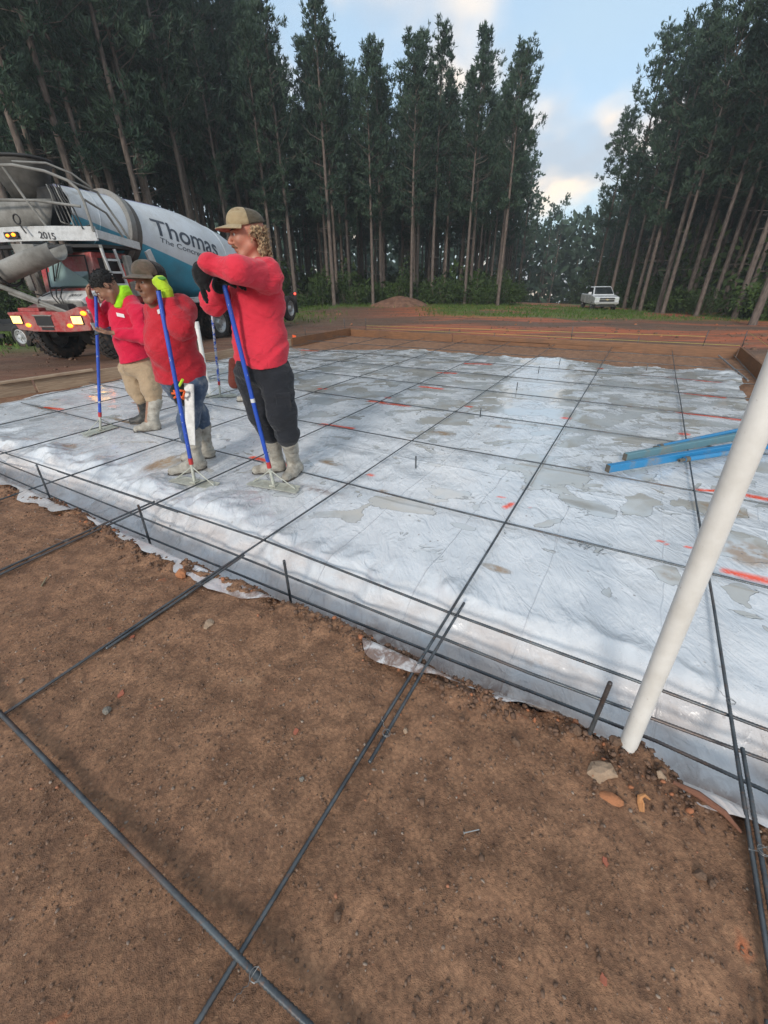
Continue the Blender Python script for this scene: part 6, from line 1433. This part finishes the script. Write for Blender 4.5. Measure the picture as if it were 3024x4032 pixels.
def text_mesh(txt, parent, fn_map, m_, nm, cuts=2, bold=.0):
    cu = bpy.data.curves.new('lettering', 'FONT'); cu.body = txt; cu.size = 1; cu.offset = bold; ob = bpy.data.objects.new('lettering', cu); C.objects.link(ob)
    bpy.context.view_layer.update(); me = bpy.data.meshes.new_from_object(ob.evaluated_get(bpy.context.evaluated_depsgraph_get())); bpy.data.objects.remove(ob); bpy.data.curves.remove(cu)
    bm = bmesh.new(); bm.from_mesh(me); bmesh.ops.triangulate(bm, faces=bm.faces)
    if cuts: bmesh.ops.subdivide_edges(bm, edges=[e for e in bm.edges if e.calc_length() > .12], cuts=cuts, use_grid_fill=True)
    xs = [v.co.x for v in bm.verts]; ys = [v.co.y for v in bm.verts]; x0, x1 = min(xs), max(xs); cap = .73
    for v in bm.verts: v.co = Vector(fn_map((v.co.x-x0)/(x1-x0), v.co.y/cap))
    bm.to_mesh(me); bm.free(); me.materials.clear(); me.materials.append(m_); me.name = nm; o = bpy.data.objects.new(nm, me); C.objects.link(o); o.parent = parent; return o
M_LET = worn('dark_letter_paint', (.050, .062, .085), dirt=(.25, .25, .24), rough=.5, amt=.25, scale=6)
def wrap(s0, wid, ph0, hgt, off_=.008):
    def fm(u, v):
        s = s0-u*wid; ph = ph0+v*hgt/1.1; r = Rd(s)+off_; return (s, r*math.cos(ph), r*math.sin(ph))
    return fm
text_mesh('Thomas', drum, wrap(.14, 2.40, .10, .47), M_LET, 'drum_lettering', 2, .012)
text_mesh('The Concrete Specialists', drum, wrap(-.02, 2.80, -.07, .135), M_LET, 'drum_small_lettering', 1)
def flat(o_, ux, uy, wid, hgt):
    o_, ux, uy = map(lambda q: np.array(q, float), (o_, ux, uy)); return lambda u, v: tuple(o_+ux*u*wid+uy*v*hgt)
# fleet numbers
a = np.array((-.45, .10)); dxy = nrm(np.array([-.55+.36, .45+.35, 0])); p0 = np.array([-.36, -.35, 2.655])+dxy*.48+np.array([.012, 0, 0]); text_mesh('2015', truck, flat(p0+np.array([0, 0, .02]), (*dxy[:2], -.10), (0, 0, 1), .36, .135), M_INK, 'fleet_number', 0, .014)
nz = nrm(np.array([-.48, 0, .18])); p0 = np.array([-.36, 0, 1.44]); text_mesh('2015', hd, flat(np.array([-.50, .30, 1.505]), (0, 1, 0), nz, .34, .12), M_INK, 'fleet_number', 0, .012)

# ================================================================ TRAILER beyond the mixer
tr_ = empty('trailer', (-11.75, 14.75, -.34), R(168)); tag(tr_, 'black flatbed trailer with a silver-rimmed wheel, half hidden behind the mixer truck', 'trailer')
wheel(tr_, 0, .05, .37, .37, .24, 1, lug=False, nl=10, rimm=worn('bright_rim', (.62, .63, .64), rough=.3, metal=.3, amt=.1))
wheel(tr_, -.9, .05, .37, .37, .24, 1, lug=False, rimm=M_RIM)
m = MB(); m.box((-2.5, -1.9, .62), (4.5, -.1, .74)); m.build('deck', M_TBLK, tr_, bevel=.01)
for y in (.02, -1.98): MB().bar((-2.5, y, .60), (4.5, y, .60), .08, .16).build('side_rail', M_TBLK, tr_, bevel=.01)
for k in range(6): MB().bar((.8+.6*k, .06, .70), (.8+.6*k, .06, .95), .05, .05).build('stake_post', M_TBLK, tr_)
MB().bar((.7, .06, .95), (4.5, .06, .95), .05, .06).build('top_rail', M_TBLK, tr_)
m = MB(); m.bar((.75, .05, .38), (4.3, .05, .30), .10, .12); m.build('lower_rail', M_TBLK, tr_)
m = MB(); m.box((-1.2, -1.9, .30), (.5, -.15, .42)); m.build('axle_frame', M_TBLK, tr_)

# ================================================================ PICKUP
pk = np.array([19.9, 42.0]); pz = float(terrain(pk[0], pk[1]))
pu = empty('pickup_truck', (pk[0], pk[1], pz), R(-101)); tag(pu, 'white pickup truck parked on the grass verge in front of the right-hand pines', 'pickup truck')
M_PW = worn('white_car_paint', (.68, .70, .72), dirt=(.35, .32, .28), rough=.25, amt=.25, scale=1.5); M_CARGL = mat('car_glass', (.012, .016, .018), .06)
m = MB(); m.prism([(2.55, .62), (2.60, .98), (2.48, 1.10), (1.30, 1.22), (-2.75, 1.22), (-2.80, .60), (-2.2, .52), (2.3, .50)], -.98, .98, 'y'); m.build('body', M_PW, pu, bevel=.06, seg=3)
m = MB(); zb, zt = 1.20, 1.86
V = [(1.30, -.88, zb), (1.30, .88, zb), (-1.10, .88, zb), (-1.10, -.88, zb), (.42, -.70, zt), (.42, .70, zt), (-.90, .70, zt), (-.90, -.70, zt)]
m.add(V, [(0, 1, 2, 3), (7, 6, 5, 4), (0, 4, 5, 1), (1, 5, 6, 2), (2, 6, 7, 3), (3, 7, 4, 0)]); m.build('cab', M_PW, pu, bevel=.05, seg=3)
def quad_on(a, b, c, d, name, m_, par, off_):
    m = MB(); P4 = [np.array(q, float) for q in (a, b, c, d)]; n_ = nrm(np.cross(P4[1]-P4[0], P4[3]-P4[0])); P4 = [p+n_*off_ for p in P4]; m.add(P4+[p-n_*.01 for p in P4], [(0, 1, 2, 3), (7, 6, 5, 4), (0, 4, 5, 1), (1, 5, 6, 2), (2, 6, 7, 3), (3, 7, 4, 0)]); return m.build(name, m_, par)
quad_on((1.20, -.78, 1.28), (1.20, .78, 1.28), (.50, .65, 1.80), (.50, -.65, 1.80), 'windscreen', M_CARGL, pu, .02)
for s in (-1, 1):
    q = [(1.0, s*.875, 1.27), (.05, s*.875, 1.27), (.05, s*.735, 1.76), (.40, s*.735, 1.76)]; q2 = [(-.02, s*.875, 1.27), (-.98, s*.875, 1.27), (-.82, s*.735, 1.76), (-.02, s*.735, 1.76)]
    for qq in (q, q2): quad_on(*(qq if s > 0 else qq[::-1]), 'side_window', M_CARGL, pu, .012)
    m = MB(); m.box((1.0, s*1.0, 1.25), (1.12, s*1.25, 1.45)); m.build('mirror', M_TBLK if s > 0 else M_PW, pu, bevel=.03)
    m = MB(); m.box((2.50, s*.62-.0, .86) if s > 0 else (2.50, s*.95, .86), (2.60, s*.95, 1.04) if s > 0 else (2.60, s*.62, 1.04)); m.build('headlight', mat('lamp_glass', (.50, .54, .52), .1), pu, bevel=.02)
    for x in (1.65, -1.75): wheel(pu, x, s*.86, .40, .40, .26, s, lug=False)
    m = MB(); m.box((2.56, s*.74-.10, .50), (2.66, s*.74+.10, .58)); m.build('fog_lamp', M_CHROME, pu, bevel=.01)
    for x in (1.65, -1.75):
        m = MB(); m.lathe([(0, .0), (0, .47), (.02, .47)], 24, Matrix.Translation((x, s*.965, .43)) @ Matrix.Rotation(R(90*s), 4, 'Z')); m.build('wheel_well', M_TBLK, pu)
m = MB(); m.box((2.58, -.60, .76), (2.625, .60, 1.04)); m.build('grille', M_TBLK, pu, bevel=.02)
m = MB(); m.box((2.62, -.60, .885), (2.645, .60, .925)); m.build('grille_bar', M_CHROME, pu)
m = MB(); m.prism([(-.14, .905), (-.11, .945), (-.045, .945), (-.045, .965), (.045, .965), (.045, .945), (.14, .945), (.11, .865), (.045, .865), (.045, .845), (-.045, .845), (-.045, .865)], 2.645, 2.66, 'x'); m.build('badge', mat('gold_badge', (.5, .42, .25), .3, .4), pu)
m = MB(); m.box((2.52, -.98, .54), (2.72, .98, .74)); m.build('bumper', M_CHROME, pu, bevel=.05)
m = MB(); m.box((2.45, -.85, .36), (2.58, .85, .54)); m.build('air_dam', M_TBLK, pu)
m = MB(); m.box((-2.68, -.82, 1.10), (-1.25, .82, 1.235)); m.build('bed_opening', M_TBLK, pu)
# ================================================================ FOREST
def leaf_fn(a, b_, tr=.25):
    def fn(N, b):
        n = N.noise(N.coord('World'), .55, 4, .6); n2 = N.noise(N.coord('World'), 7, 3, .6)
        oi = N.new('ShaderNodeObjectInfo').outputs['Random']
        c = N.mix(N.mr(N.math('ADD', N.math('MULTIPLY', n, .6), N.math('MULTIPLY', n2, .4)), .35, .65), a, b_); c = N.mix(N.math('MULTIPLY', oi, .35), c, tuple(x*.55 for x in a))
        N.put(b.inputs['Base Color'], c)
        N.t.nodes.remove; t = N.new('ShaderNodeBsdfTranslucent'); N.put(t.inputs[0], c); mx = N.new('ShaderNodeMixShader'); mx.inputs[0].default_value = tr
        o = [q for q in N.n if q.type == 'OUTPUT_MATERIAL'][0]; N.l.new(b.outputs[0], mx.inputs[1]); N.l.new(t.outputs[0], mx.inputs[2]); N.l.new(mx.outputs[0], o.inputs[0]); b.inputs['Specular IOR Level'].default_value = .25
    return fn
M_NEED = mat('pine_needles', (.04, .07, .05), .55, 0, leaf_fn((.026, .058, .042), (.080, .128, .078)))
M_LEAF = mat('undergrowth_leaves', (.05, .09, .03), .6, 0, leaf_fn((.030, .055, .018), (.080, .130, .035)))
def bark_fn(N, b):
    v = N.coord('Object', (1, 1, .22)); n = N.noise(v, 9, 5, .65); vo = N.voro(v, 14); oi = N.new('ShaderNodeObjectInfo').outputs['Random']
    c = N.mix(N.mr(n, .32, .68), (.080, .058, .047), (.185, .145, .122)); c = N.mix(N.mr(vo, .25, .5, .6, 0), c, (.045, .032, .027)); c = N.mix(N.math('MULTIPLY', oi, .4), c, (.11, .09, .08))
    N.put(b.inputs['Base Color'], c); N.put(b.inputs['Normal'], N.bump(N.math('SUBTRACT', n, vo), .8, .03))
M_BARK = mat('pine_bark', (.2, .14, .11), .9, 0, bark_fn)
def blades(P0, D, L, w, rs_):
    """thin triangles from P0 along D"""
    n = len(P0); D = D/np.linalg.norm(D, axis=1, keepdims=True); s_ = np.cross(D, rs_.normal(size=(n, 3))); s_ /= np.linalg.norm(s_, axis=1, keepdims=True)+1e-9
    w = np.broadcast_to(w, (n,))[:, None]; L = np.broadcast_to(L, (n,))[:, None]
    V = np.stack([P0-s_*w*.25, P0+s_*w*.25, P0+D*L*.55+s_*w*.5, P0+D*L, P0+D*L*.55-s_*w*.5], 1)
    k = 5*np.arange(n)[:, None]; F1 = np.concatenate([k+np.array([[0, 1, 2]]), k+np.array([[0, 2, 4]]), k+np.array([[4, 2, 3]])])
    return V.reshape(-1, 3), F1
def pine(seed, H=20.0, lowp=False):
    rs_ = np.random.RandomState(seed); base = H*rs_.uniform(.33, .50); nb = 52 if not lowp else 22
    bend = rs_.uniform(-.5, .5, 2)*.5; phs = rs_.uniform(0, 6)
    def ax_(z): t = z/H; return np.array([bend[0]*math.sin(t*2.4+phs)*t, bend[1]*math.sin(t*2.1+phs+1)*t, z])
    m = MB(); zs = [0, .25, 1, 2.5, 5, 7.5, 10, 12.5, 15, 17, 19, H]; zs = [z*H/20 for z in zs[:-1]]+[H]; r0 = .140*H/20+.02
    m.tube([ax_(z) for z in zs], [r0*1.35 if z == 0 else (r0*1.1 if z < .3 else r0*(1-(z/H)**1.25)*.96+.018) for z in zs], 9 if not lowp else 5)
    # dead stubs below the crown
    for k in range(10 if not lowp else 0):
        z = rs_.uniform(2.5, base+1); a = rs_.uniform(0, 6.28); L = rs_.uniform(.3, 1.5); p = ax_(z); m.tube([p, p+np.array([math.cos(a)*L, math.sin(a)*L, L*rs_.uniform(-.15, .45)])], [.022, .006], 3)
    TP, TD = [], []
    lob = rs_.uniform(.75, 1.2, 8)
    for k in range(nb):
        t = (k+rs_.rand())/nb; z = base+(H-base)*t**.92; a = rs_.uniform(0, 6.28)+k*2.4; prof = (1.0-.74*t**2)*(.45+.55*min(1, t*3.0)); L = H/20*3.1*prof*rs_.uniform(.55, 1.12)*lob[int((a % 6.283)/6.284*8)]
        p = ax_(z); el = .25+.75*t+rs_.uniform(-.15, .2); d0 = np.array([math.cos(a)*math.cos(el), math.sin(a)*math.cos(el), math.sin(el)]); tip = p+d0*L+np.array([0, 0, .18*L*L*.3])
        mid = p+d0*L*.5-np.array([0, 0, .05*L]); m.tube([p, mid, tip], [.028, .016, .006], 3)
        nt_ = (15 if not lowp else 7)
        cs = [(.50+.12*rs_.rand(), rs_.normal(size=3)*.16*L), (.72+.1*rs_.rand(), rs_.normal(size=3)*.15*L), (.97, rs_.normal(size=3)*.04)]
        for j in range(nt_):
            q, o_ = cs[j % 3]; b = p+(mid-p)*2*q if q < .5 else mid+(tip-mid)*(2*q-1); sp = o_+rs_.normal(size=3)*np.array([.21, .21, .17])
            TP.append(b+sp); TD.append(nrm(d0*.6+np.array([0, 0, .75])+rs_.normal(size=3)*.25))
    for k in range(8): TP.append(ax_(H-.14*k)); TD.append(np.array([0, 0, 1.]))
    TP = np.array(TP); TD = np.array(TD); nn = 9 if not lowp else 4; n = len(TP)
    P0 = np.repeat(TP, nn, 0); D = np.repeat(TD, nn, 0)+rs_.normal(size=(n*nn, 3))*.55; P0 = P0+rs_.normal(size=P0.shape)*.05
    V, F_ = blades(P0, D, rs_.uniform(.22, .40, len(P0))*(1 if not lowp else 1.5), (.066 if not lowp else .19), rs_)
    return m, V, F_
NV = 6; protos = []
for i in range(NV):
    m, V, F_ = pine(100+i, 20.0); tme = m.mesh('trunk', M_BARK, True, 60); cme = npmesh('crown', V, F_, M_NEED, smooth=False, link=False); protos.append((tme, cme))
def fl(x): return float(np.interp(x, [-60, -40, -26, -14, -8, 10.5, 14.5], [12, 20, 27, 35, 41, 44, 46]))
def xr(y): return float(np.interp(y, [20, 24, 31, 40, 47, 100], [31, 30, 25.5, 24.0, 26, 43.5]))
def xl(y): return 11.2+(y-46)*.38
rf = random.Random(21); spots = []
for (dx, Y) in [(376, 33), (447, 36), (355, 32), (310, 33), (272, 31), (236, 30), (160, 28), (95, 27), (600, 40), (613, 42.5), (640, 41), (722, 41), (730, 43), (806, 42.5), (824, 45), (888, 43), (932, 46), (1003, 44), (1013, 47), (1075, 44.5),
                (1372, 43), (1386, 41), (1425, 39), (1437, 37), (1480, 38), (1512, 33.5), (1540, 36), (1643, 24.8), (1597, 32), (1350, 47), (1315, 50), (1278, 60)]:
    d = ray(dx, 655); spots.append((d[0]/d[1]*Y, Y, 1))
key = list(spots)
g_ = 3.0
for i in range(-30, 40):
    for j in range(2, 50):
        x = i*g_*1.05+(j % 2)*.6+rf.uniform(-.75, .75); y = 6+j*g_+rf.uniform(-.75, .75)
        if x < xl(max(y, 46)) and y > fl(min(x, 14.5))+1.0 and y < fl(min(x, 14.5))+46 and (x < 11.2 or y > 46): ok = True
        elif x > xr(y)+1.0 and y > 22 and x-xr(y) < 34: ok = True
        else: ok = False
        if y > 112: ok = False
        if not ok or abs(x) > y*1.12+7: continue
        if any((x-k[0])**2+(y-k[1])**2 < 3.2 for k in key): continue
        spots.append((x, y, 0))
for k in range(14):                                 # the narrow ride closes in the distance
    spots.append((31+rf.uniform(-4, 9), 104+rf.uniform(0, 10), 0))
spots.sort(key=lambda s: (1-s[2], math.hypot(s[0], s[1])))
near = spots[:292]; rest = spots[292:]
near.sort(key=lambda s: s[0]/s[1])
def where(x, y):
    if x < xl(max(y, 46)): return 'L'
    return 'R'
cnt = {}; trees = []
for i, (x, y, kf) in enumerate(near):
    sc_ = rf.uniform(.90, 1.10)*(1.20 if x < -12 else (0.87 if x < 16 else 0.96)); z = float(terrain(x, y))-.08
    root = empty('pine_tree', (x, y, z), rf.uniform(0, 6.28)); root.scale = (sc_*rf.uniform(.92, 1.12), sc_*rf.uniform(.92, 1.12), sc_)
    if kf: root.scale = (sc_*1.08, sc_*1.08, sc_)
    tme, cme = protos[rf.randrange(NV)]
    for nm, me in (('trunk', tme), ('crown', cme)):
        o = bpy.data.objects.new(nm, me); C.objects.link(o); o.parent = root
    side = where(x, y); row = 'front edge' if kf else ('front rows' if (y < fl(min(x, 14.5))+9 if side == 'L' else x < xr(y)+8) else 'dark interior')
    if side == 'L':
        zone = ('above the truck hopper' if x/y < -.98 else ('above the truck drum ring' if x/y < -.78 else ('above the truck drum lettering' if x/y < -.58 else 'above the tall man\'s cap'))) if x < -12 else ('behind the tall man' if x < -5 else ('left of the dirt pile' if x < 1 else ('behind the dirt pile' if x < 6 else 'just left of the ride')))
    else: zone = 'beyond the pickup truck' if y > 45 else ('right of the pickup truck' if x < 30 else 'at the far right')
    cnt[(row, zone)] = cnt.get((row, zone), 0)+1; trees.append((root, row, zone, cnt[(row, zone)]))
ORD = ['leftmost', 'second from left', 'third from left', 'fourth from left', 'fifth from left', 'sixth from left', 'seventh from left', 'eighth from left', 'ninth from left', 'tenth from left', 'eleventh from left', 'twelfth from left']
for root, row, zone, k in trees:
    nm_ = {'front edge': 'bare-trunked pine on the wood edge', 'front rows': 'pine in the front rows', 'dark interior': 'pine deep in the dark wood'}[row]
    od = '' if row == 'dark interior' or k > 12 else (ORD[k-1]+' ')
    tag(root, '%s%s%s' % (od, nm_ if od else 'tall '+nm_, ' '+zone), 'tree', '%s %s' % ({'front edge': 'pines on the wood edge', 'front rows': 'pines in the front rows', 'dark interior': 'pines inside the wood'}[row], zone))
# the deep wood behind: low-detail trees joined
VV, FF, MI = [], [], []; off_n = 0
lows = []
for i in range(4):
    m, V, F_ = pine(200+i, 20, True); tv = np.array(m.v); tf = []
    for q in m.f:
        for k in range(1, len(q)-1): tf.append((q[0], q[k], q[k+1]))
    lows.append((tv, np.array(tf), V, F_))
extra = [(rf.uniform(-75, 60), 0) for _ in range(0)]
for (x, y, _) in rest:
    tv, tf, V, F_ = lows[rf.randrange(4)]; a = rf.uniform(0, 6.28); s_ = rf.uniform(.88, 1.08)*(1.1 if x < -12 else .95); c_, n_ = math.cos(a)*s_, math.sin(a)*s_
    Rm = np.array([[c_, -n_, 0], [n_, c_, 0], [0, 0, s_]]); z = float(terrain(x, y))-.1; o3 = np.array([x, y, z])
    VV.append(tv @ Rm.T+o3); FF.append(tf+off_n); MI.append(np.zeros(len(tf), int)); off_n += len(tv); VV.append(V @ Rm.T+o3); FF.append(F_+off_n); MI.append(np.ones(len(F_), int)); off_n += len(V)
if VV:
    o = npmesh('distant_pines', np.concatenate(VV), np.concatenate(FF), M_BARK, smooth=False); o.data.materials.append(M_NEED); o.data.polygons.foreach_set('material_index', np.concatenate(MI).astype(np.int32)); o.data.update()
    tag(o, 'mass of pines deep in the wood beyond the nearer rows', 'trees', kind='stuff')
# undergrowth: shrubs at the wood edge, each its own thing
def shrub(seed, r, h, n=900, lw=.085):
    rs_ = np.random.RandomState(seed); d = rs_.normal(size=(n, 3)); d /= np.linalg.norm(d, axis=1, keepdims=True); rad = rs_.rand(n)**.45
    lob = 1+.35*np.sin(d[:, 0]*3+seed)+.25*np.sin(d[:, 1]*5+seed*2); P = d*rad[:, None]*lob[:, None]*np.array([r, r, h*.5])+np.array([0, 0, h*.48]); P[:, 2] = np.abs(P[:, 2])
    V, F_ = blades(P, rs_.normal(size=(n, 3))+np.array([0, 0, .35]), rs_.uniform(.12, .26, n), lw, rs_); return V, F_
shp = []
for i in range(5):
    V, F_ = shrub(300+i, (1.0, 1.4, .8, 1.2, .9)[i], (1.9, 2.2, 3.2, 1.3, 2.6)[i]); sm_ = MB(); rs_ = np.random.RandomState(i)
    for k in range(6): a = rs_.uniform(0, 6.28); sm_.tube([(0, 0, 0), (math.cos(a)*.25, math.sin(a)*.25, .7), (math.cos(a)*.5, math.sin(a)*.5, 1.4)], [.025, .018, .008], 4)
    shp.append((npmesh('foliage', V, F_, M_LEAF, smooth=False, link=False), sm_.mesh('stems', M_BARK, True)))
shs = []
for k in range(46):
    x = -34+k*1.06+rf.uniform(-.4, .4); shs.append((x, fl(x)+rf.uniform(-.6, 2.2), rf.uniform(.55, 1.15)))
for k in range(26):
    y = 26+k*1.5; shs.append((xr(y)+rf.uniform(-.6, 2.0), y, rf.uniform(.7, 1.35)))
for k in range(14):
    y = 48+k*3; shs.append((xl(y)-rf.uniform(-.2, 1.5), y, rf.uniform(.8, 1.5)))
for k in range(16): shs.append((rf.uniform(26, 40), rf.uniform(22, 31), rf.uniform(.9, 1.6)))
for (x, y, s_) in shs:
    root = empty('shrub', (x, y, float(terrain(x, y))-.05), rf.uniform(0, 6.28)); root.scale = (s_, s_, s_); a, b = shp[rf.randrange(5)]
    for nm, me in (('foliage', a), ('stems', b)): o = bpy.data.objects.new(nm, me); C.objects.link(o); o.parent = root
    if where(x, y) == 'L': zone = 'behind the mixer truck' if x < -10 else ('between the tall man and the dirt pile' if x < 2 else ('right of the dirt pile' if y < 47 else 'along the left side of the ride'))
    else: zone = 'beside the pickup truck' if 36 < y < 46 else ('along the right side of the ride' if y >= 46 else 'under the right-hand pines')
    tag(root, 'dark green undergrowth shrub at the wood edge %s' % zone, 'shrub', 'shrubs %s' % zone)
# low leafy mass deeper in
rs_ = np.random.RandomState(9); n = 52000; x = rs_.uniform(-62, 62, n*2); y = rs_.uniform(20, 112, n*2)
fx = np.interp(np.minimum(x, 14.5), [-60, -40, -26, -14, -8, 10.5, 14.5], [12, 20, 27, 35, 41, 44, 46]); xr_ = np.interp(y, [20, 24, 31, 40, 47, 100], [31, 30, 25.5, 23.5, 25, 40]); xl_ = 11.2+(np.maximum(y, 46)-46)*.38
inL = (x < xl_-1) & (y > fx+1.5); inR = (x > xr_+1.5); k = (inL | inR) & (np.abs(x) < y*1.15+8); x = x[k]; y = y[k]
hh = (1.0+3.2*vn2(x*.25, y*.25, 5))*(1+.9*(x > np.interp(y, [20, 24, 31, 40, 47, 100], [31, 30, 25.5, 23.5, 25, 40]))); z = terrain(x, y)+hh*rs_.rand(len(x))**1.3
V, F_ = blades(np.stack([x, y, z], 1), rs_.normal(size=(len(x), 3))+np.array([0, 0, .4]), rs_.uniform(.35, .8, len(x)), .30, rs_)
o = npmesh('undergrowth', V, F_, M_LEAF, smooth=False); tag(o, 'dark undergrowth filling the wood floor between the trunks', 'undergrowth', kind='stuff')
# thick dark crowns and stems at the very back so that no horizon shows
n = 26000; a = rs_.uniform(-.95, .95, n); d = rs_.uniform(100, 150, n); x = np.sin(a)*d*1.1; y = np.cos(a)*d*1.1; z = terrain(x, y)+rs_.rand(n)*17.5*(.8+.35*vn2(x*.12, y*.12, 8))
V, F_ = blades(np.stack([x, y, z], 1), rs_.normal(size=(n, 3))+np.array([0, 0, .5]), rs_.uniform(1.2, 2.6, n), 1.0, rs_)
o = npmesh('far_woodland', V, F_, M_NEED, smooth=False); tag(o, 'far woodland closing the view behind the pines', 'trees', kind='stuff')
# grass and weeds on the verge
rs_ = np.random.RandomState(33); n = 60000; x = rs_.uniform(-40, 40, n); y = rs_.uniform(12, 50, n)
gaa = fbm(x*.22, y*.22, 4, 61); gm = np.maximum(sst(y, 36, 40)*(1-sst(x, 11, 14)), sst(y, 19, 25)*(1-sst(x, -8, -1)))*sst(gaa, .36, .52); gm = np.maximum(gm, sst(y-(.2*(x-20)+30), -3.5, 0)*sst(x, 2, 5)*sst(gaa, .3, .45)*.9); gm = np.maximum(gm, sst(-x, 9, 12)*sst(y, 12, 15)*.9)
k = rs_.rand(n) < gm*.8; x = x[k]; y = y[k]; P = np.stack([x, y, terrain(x, y)-.01], 1)
V, F_ = blades(P, rs_.normal(size=P.shape)*.35+np.array([0, 0, 1]), rs_.uniform(.08, .26, len(P)), .05, rs_); M_GRS = mat('verge_grass', (.08, .14, .03), .7, 0, leaf_fn((.065, .115, .022), (.13, .20, .045)))
o = npmesh('grass', V, F_, M_GRS, smooth=False); tag(o, 'short green grass on the verge before the pines', 'grass', kind='stuff')
# dirt pile
pc = np.array([1.55, 39.5]); n = 48; xs = np.linspace(-3.6, 3.6, n); X_, Y_ = np.meshgrid(xs, xs, indexing='ij'); r_ = np.hypot(X_/2.7, Y_/2.3)
Zp = np.maximum(0, 1.25*(1-r_)+.25*(fbm(X_*1.3+3, Y_*1.3, 4, 95)-.5)); Zp = 1.0*(1-np.exp(-Zp))*1.25+(fbm(X_*5, Y_*5, 3, 96)-.5)*.10-.10
P = np.stack([X_+pc[0], Y_+pc[1], Zp+terrain(X_+pc[0], Y_+pc[1])-.02], -1).reshape(-1, 3); idx = np.arange(n*n).reshape(n, n); F_ = np.stack([idx[:-1, :-1], idx[1:, :-1], idx[1:, 1:], idx[:-1, 1:]], -1).reshape(-1, 4)
o = npmesh('dirt_pile', P, F_, mat('pile_soil', (.15, .085, .06), .9, 0, lambda N, b: (N.put(b.inputs['Base Color'], N.mix(N.mr(N.noise(N.coord('World'), 2.2, 6, .7), .35, .65), (.12, .058, .036), (.24, .125, .078))), N.put(b.inputs['Normal'], N.bump(N.noise(N.coord('World'), 9, 5, .7), .8, .05)))))
tag(o, 'heap of brown soil at the edge of the clearing in front of the pines', 'dirt pile')
# clods on the clearing
rs_ = np.random.RandomState(12); n = 1500; x = rs_.uniform(-14, 24, n); y = rs_.uniform(9, 36, n); u, v = touv(x, y); k = (np.maximum(np.maximum(-8.8-u, u-2.9), v-9.9) > 0); x = x[k]; y = y[k]
scatter('clearing_clods', np.stack([x, y, terrain(x, y)+.01], 1), .02+.07*rs_.rand(len(x))**3, M_CLOD, 8, .7, 'loose clods of earth strewn over the muddy clearing', 'clods')

# ================================================================ MORNING MIST
hb = MB(); hb.box((-170, -30, -12), (170, 175, 27)); hz = hb.build('haze', None); tag(hz, 'thin morning mist hanging over the clearing and the woods', 'haze', kind='stuff')
mh = bpy.data.materials.new('mist'); mh.use_nodes = True; t_ = mh.node_tree; t_.nodes.clear(); o_ = t_.nodes.new('ShaderNodeOutputMaterial'); v_ = t_.nodes.new('ShaderNodeVolumePrincipled')
v_.inputs['Color'].default_value = (.86, .91, .95, 1); v_.inputs['Density'].default_value = .0013; v_.inputs['Anisotropy'].default_value = .3
t_.links.new(v_.outputs[0], o_.inputs['Volume']); hz.data.materials.append(mh); hz.visible_shadow = True
sc.cycles.volume_bounces = 0; sc.cycles.volume_step_rate = 1.0
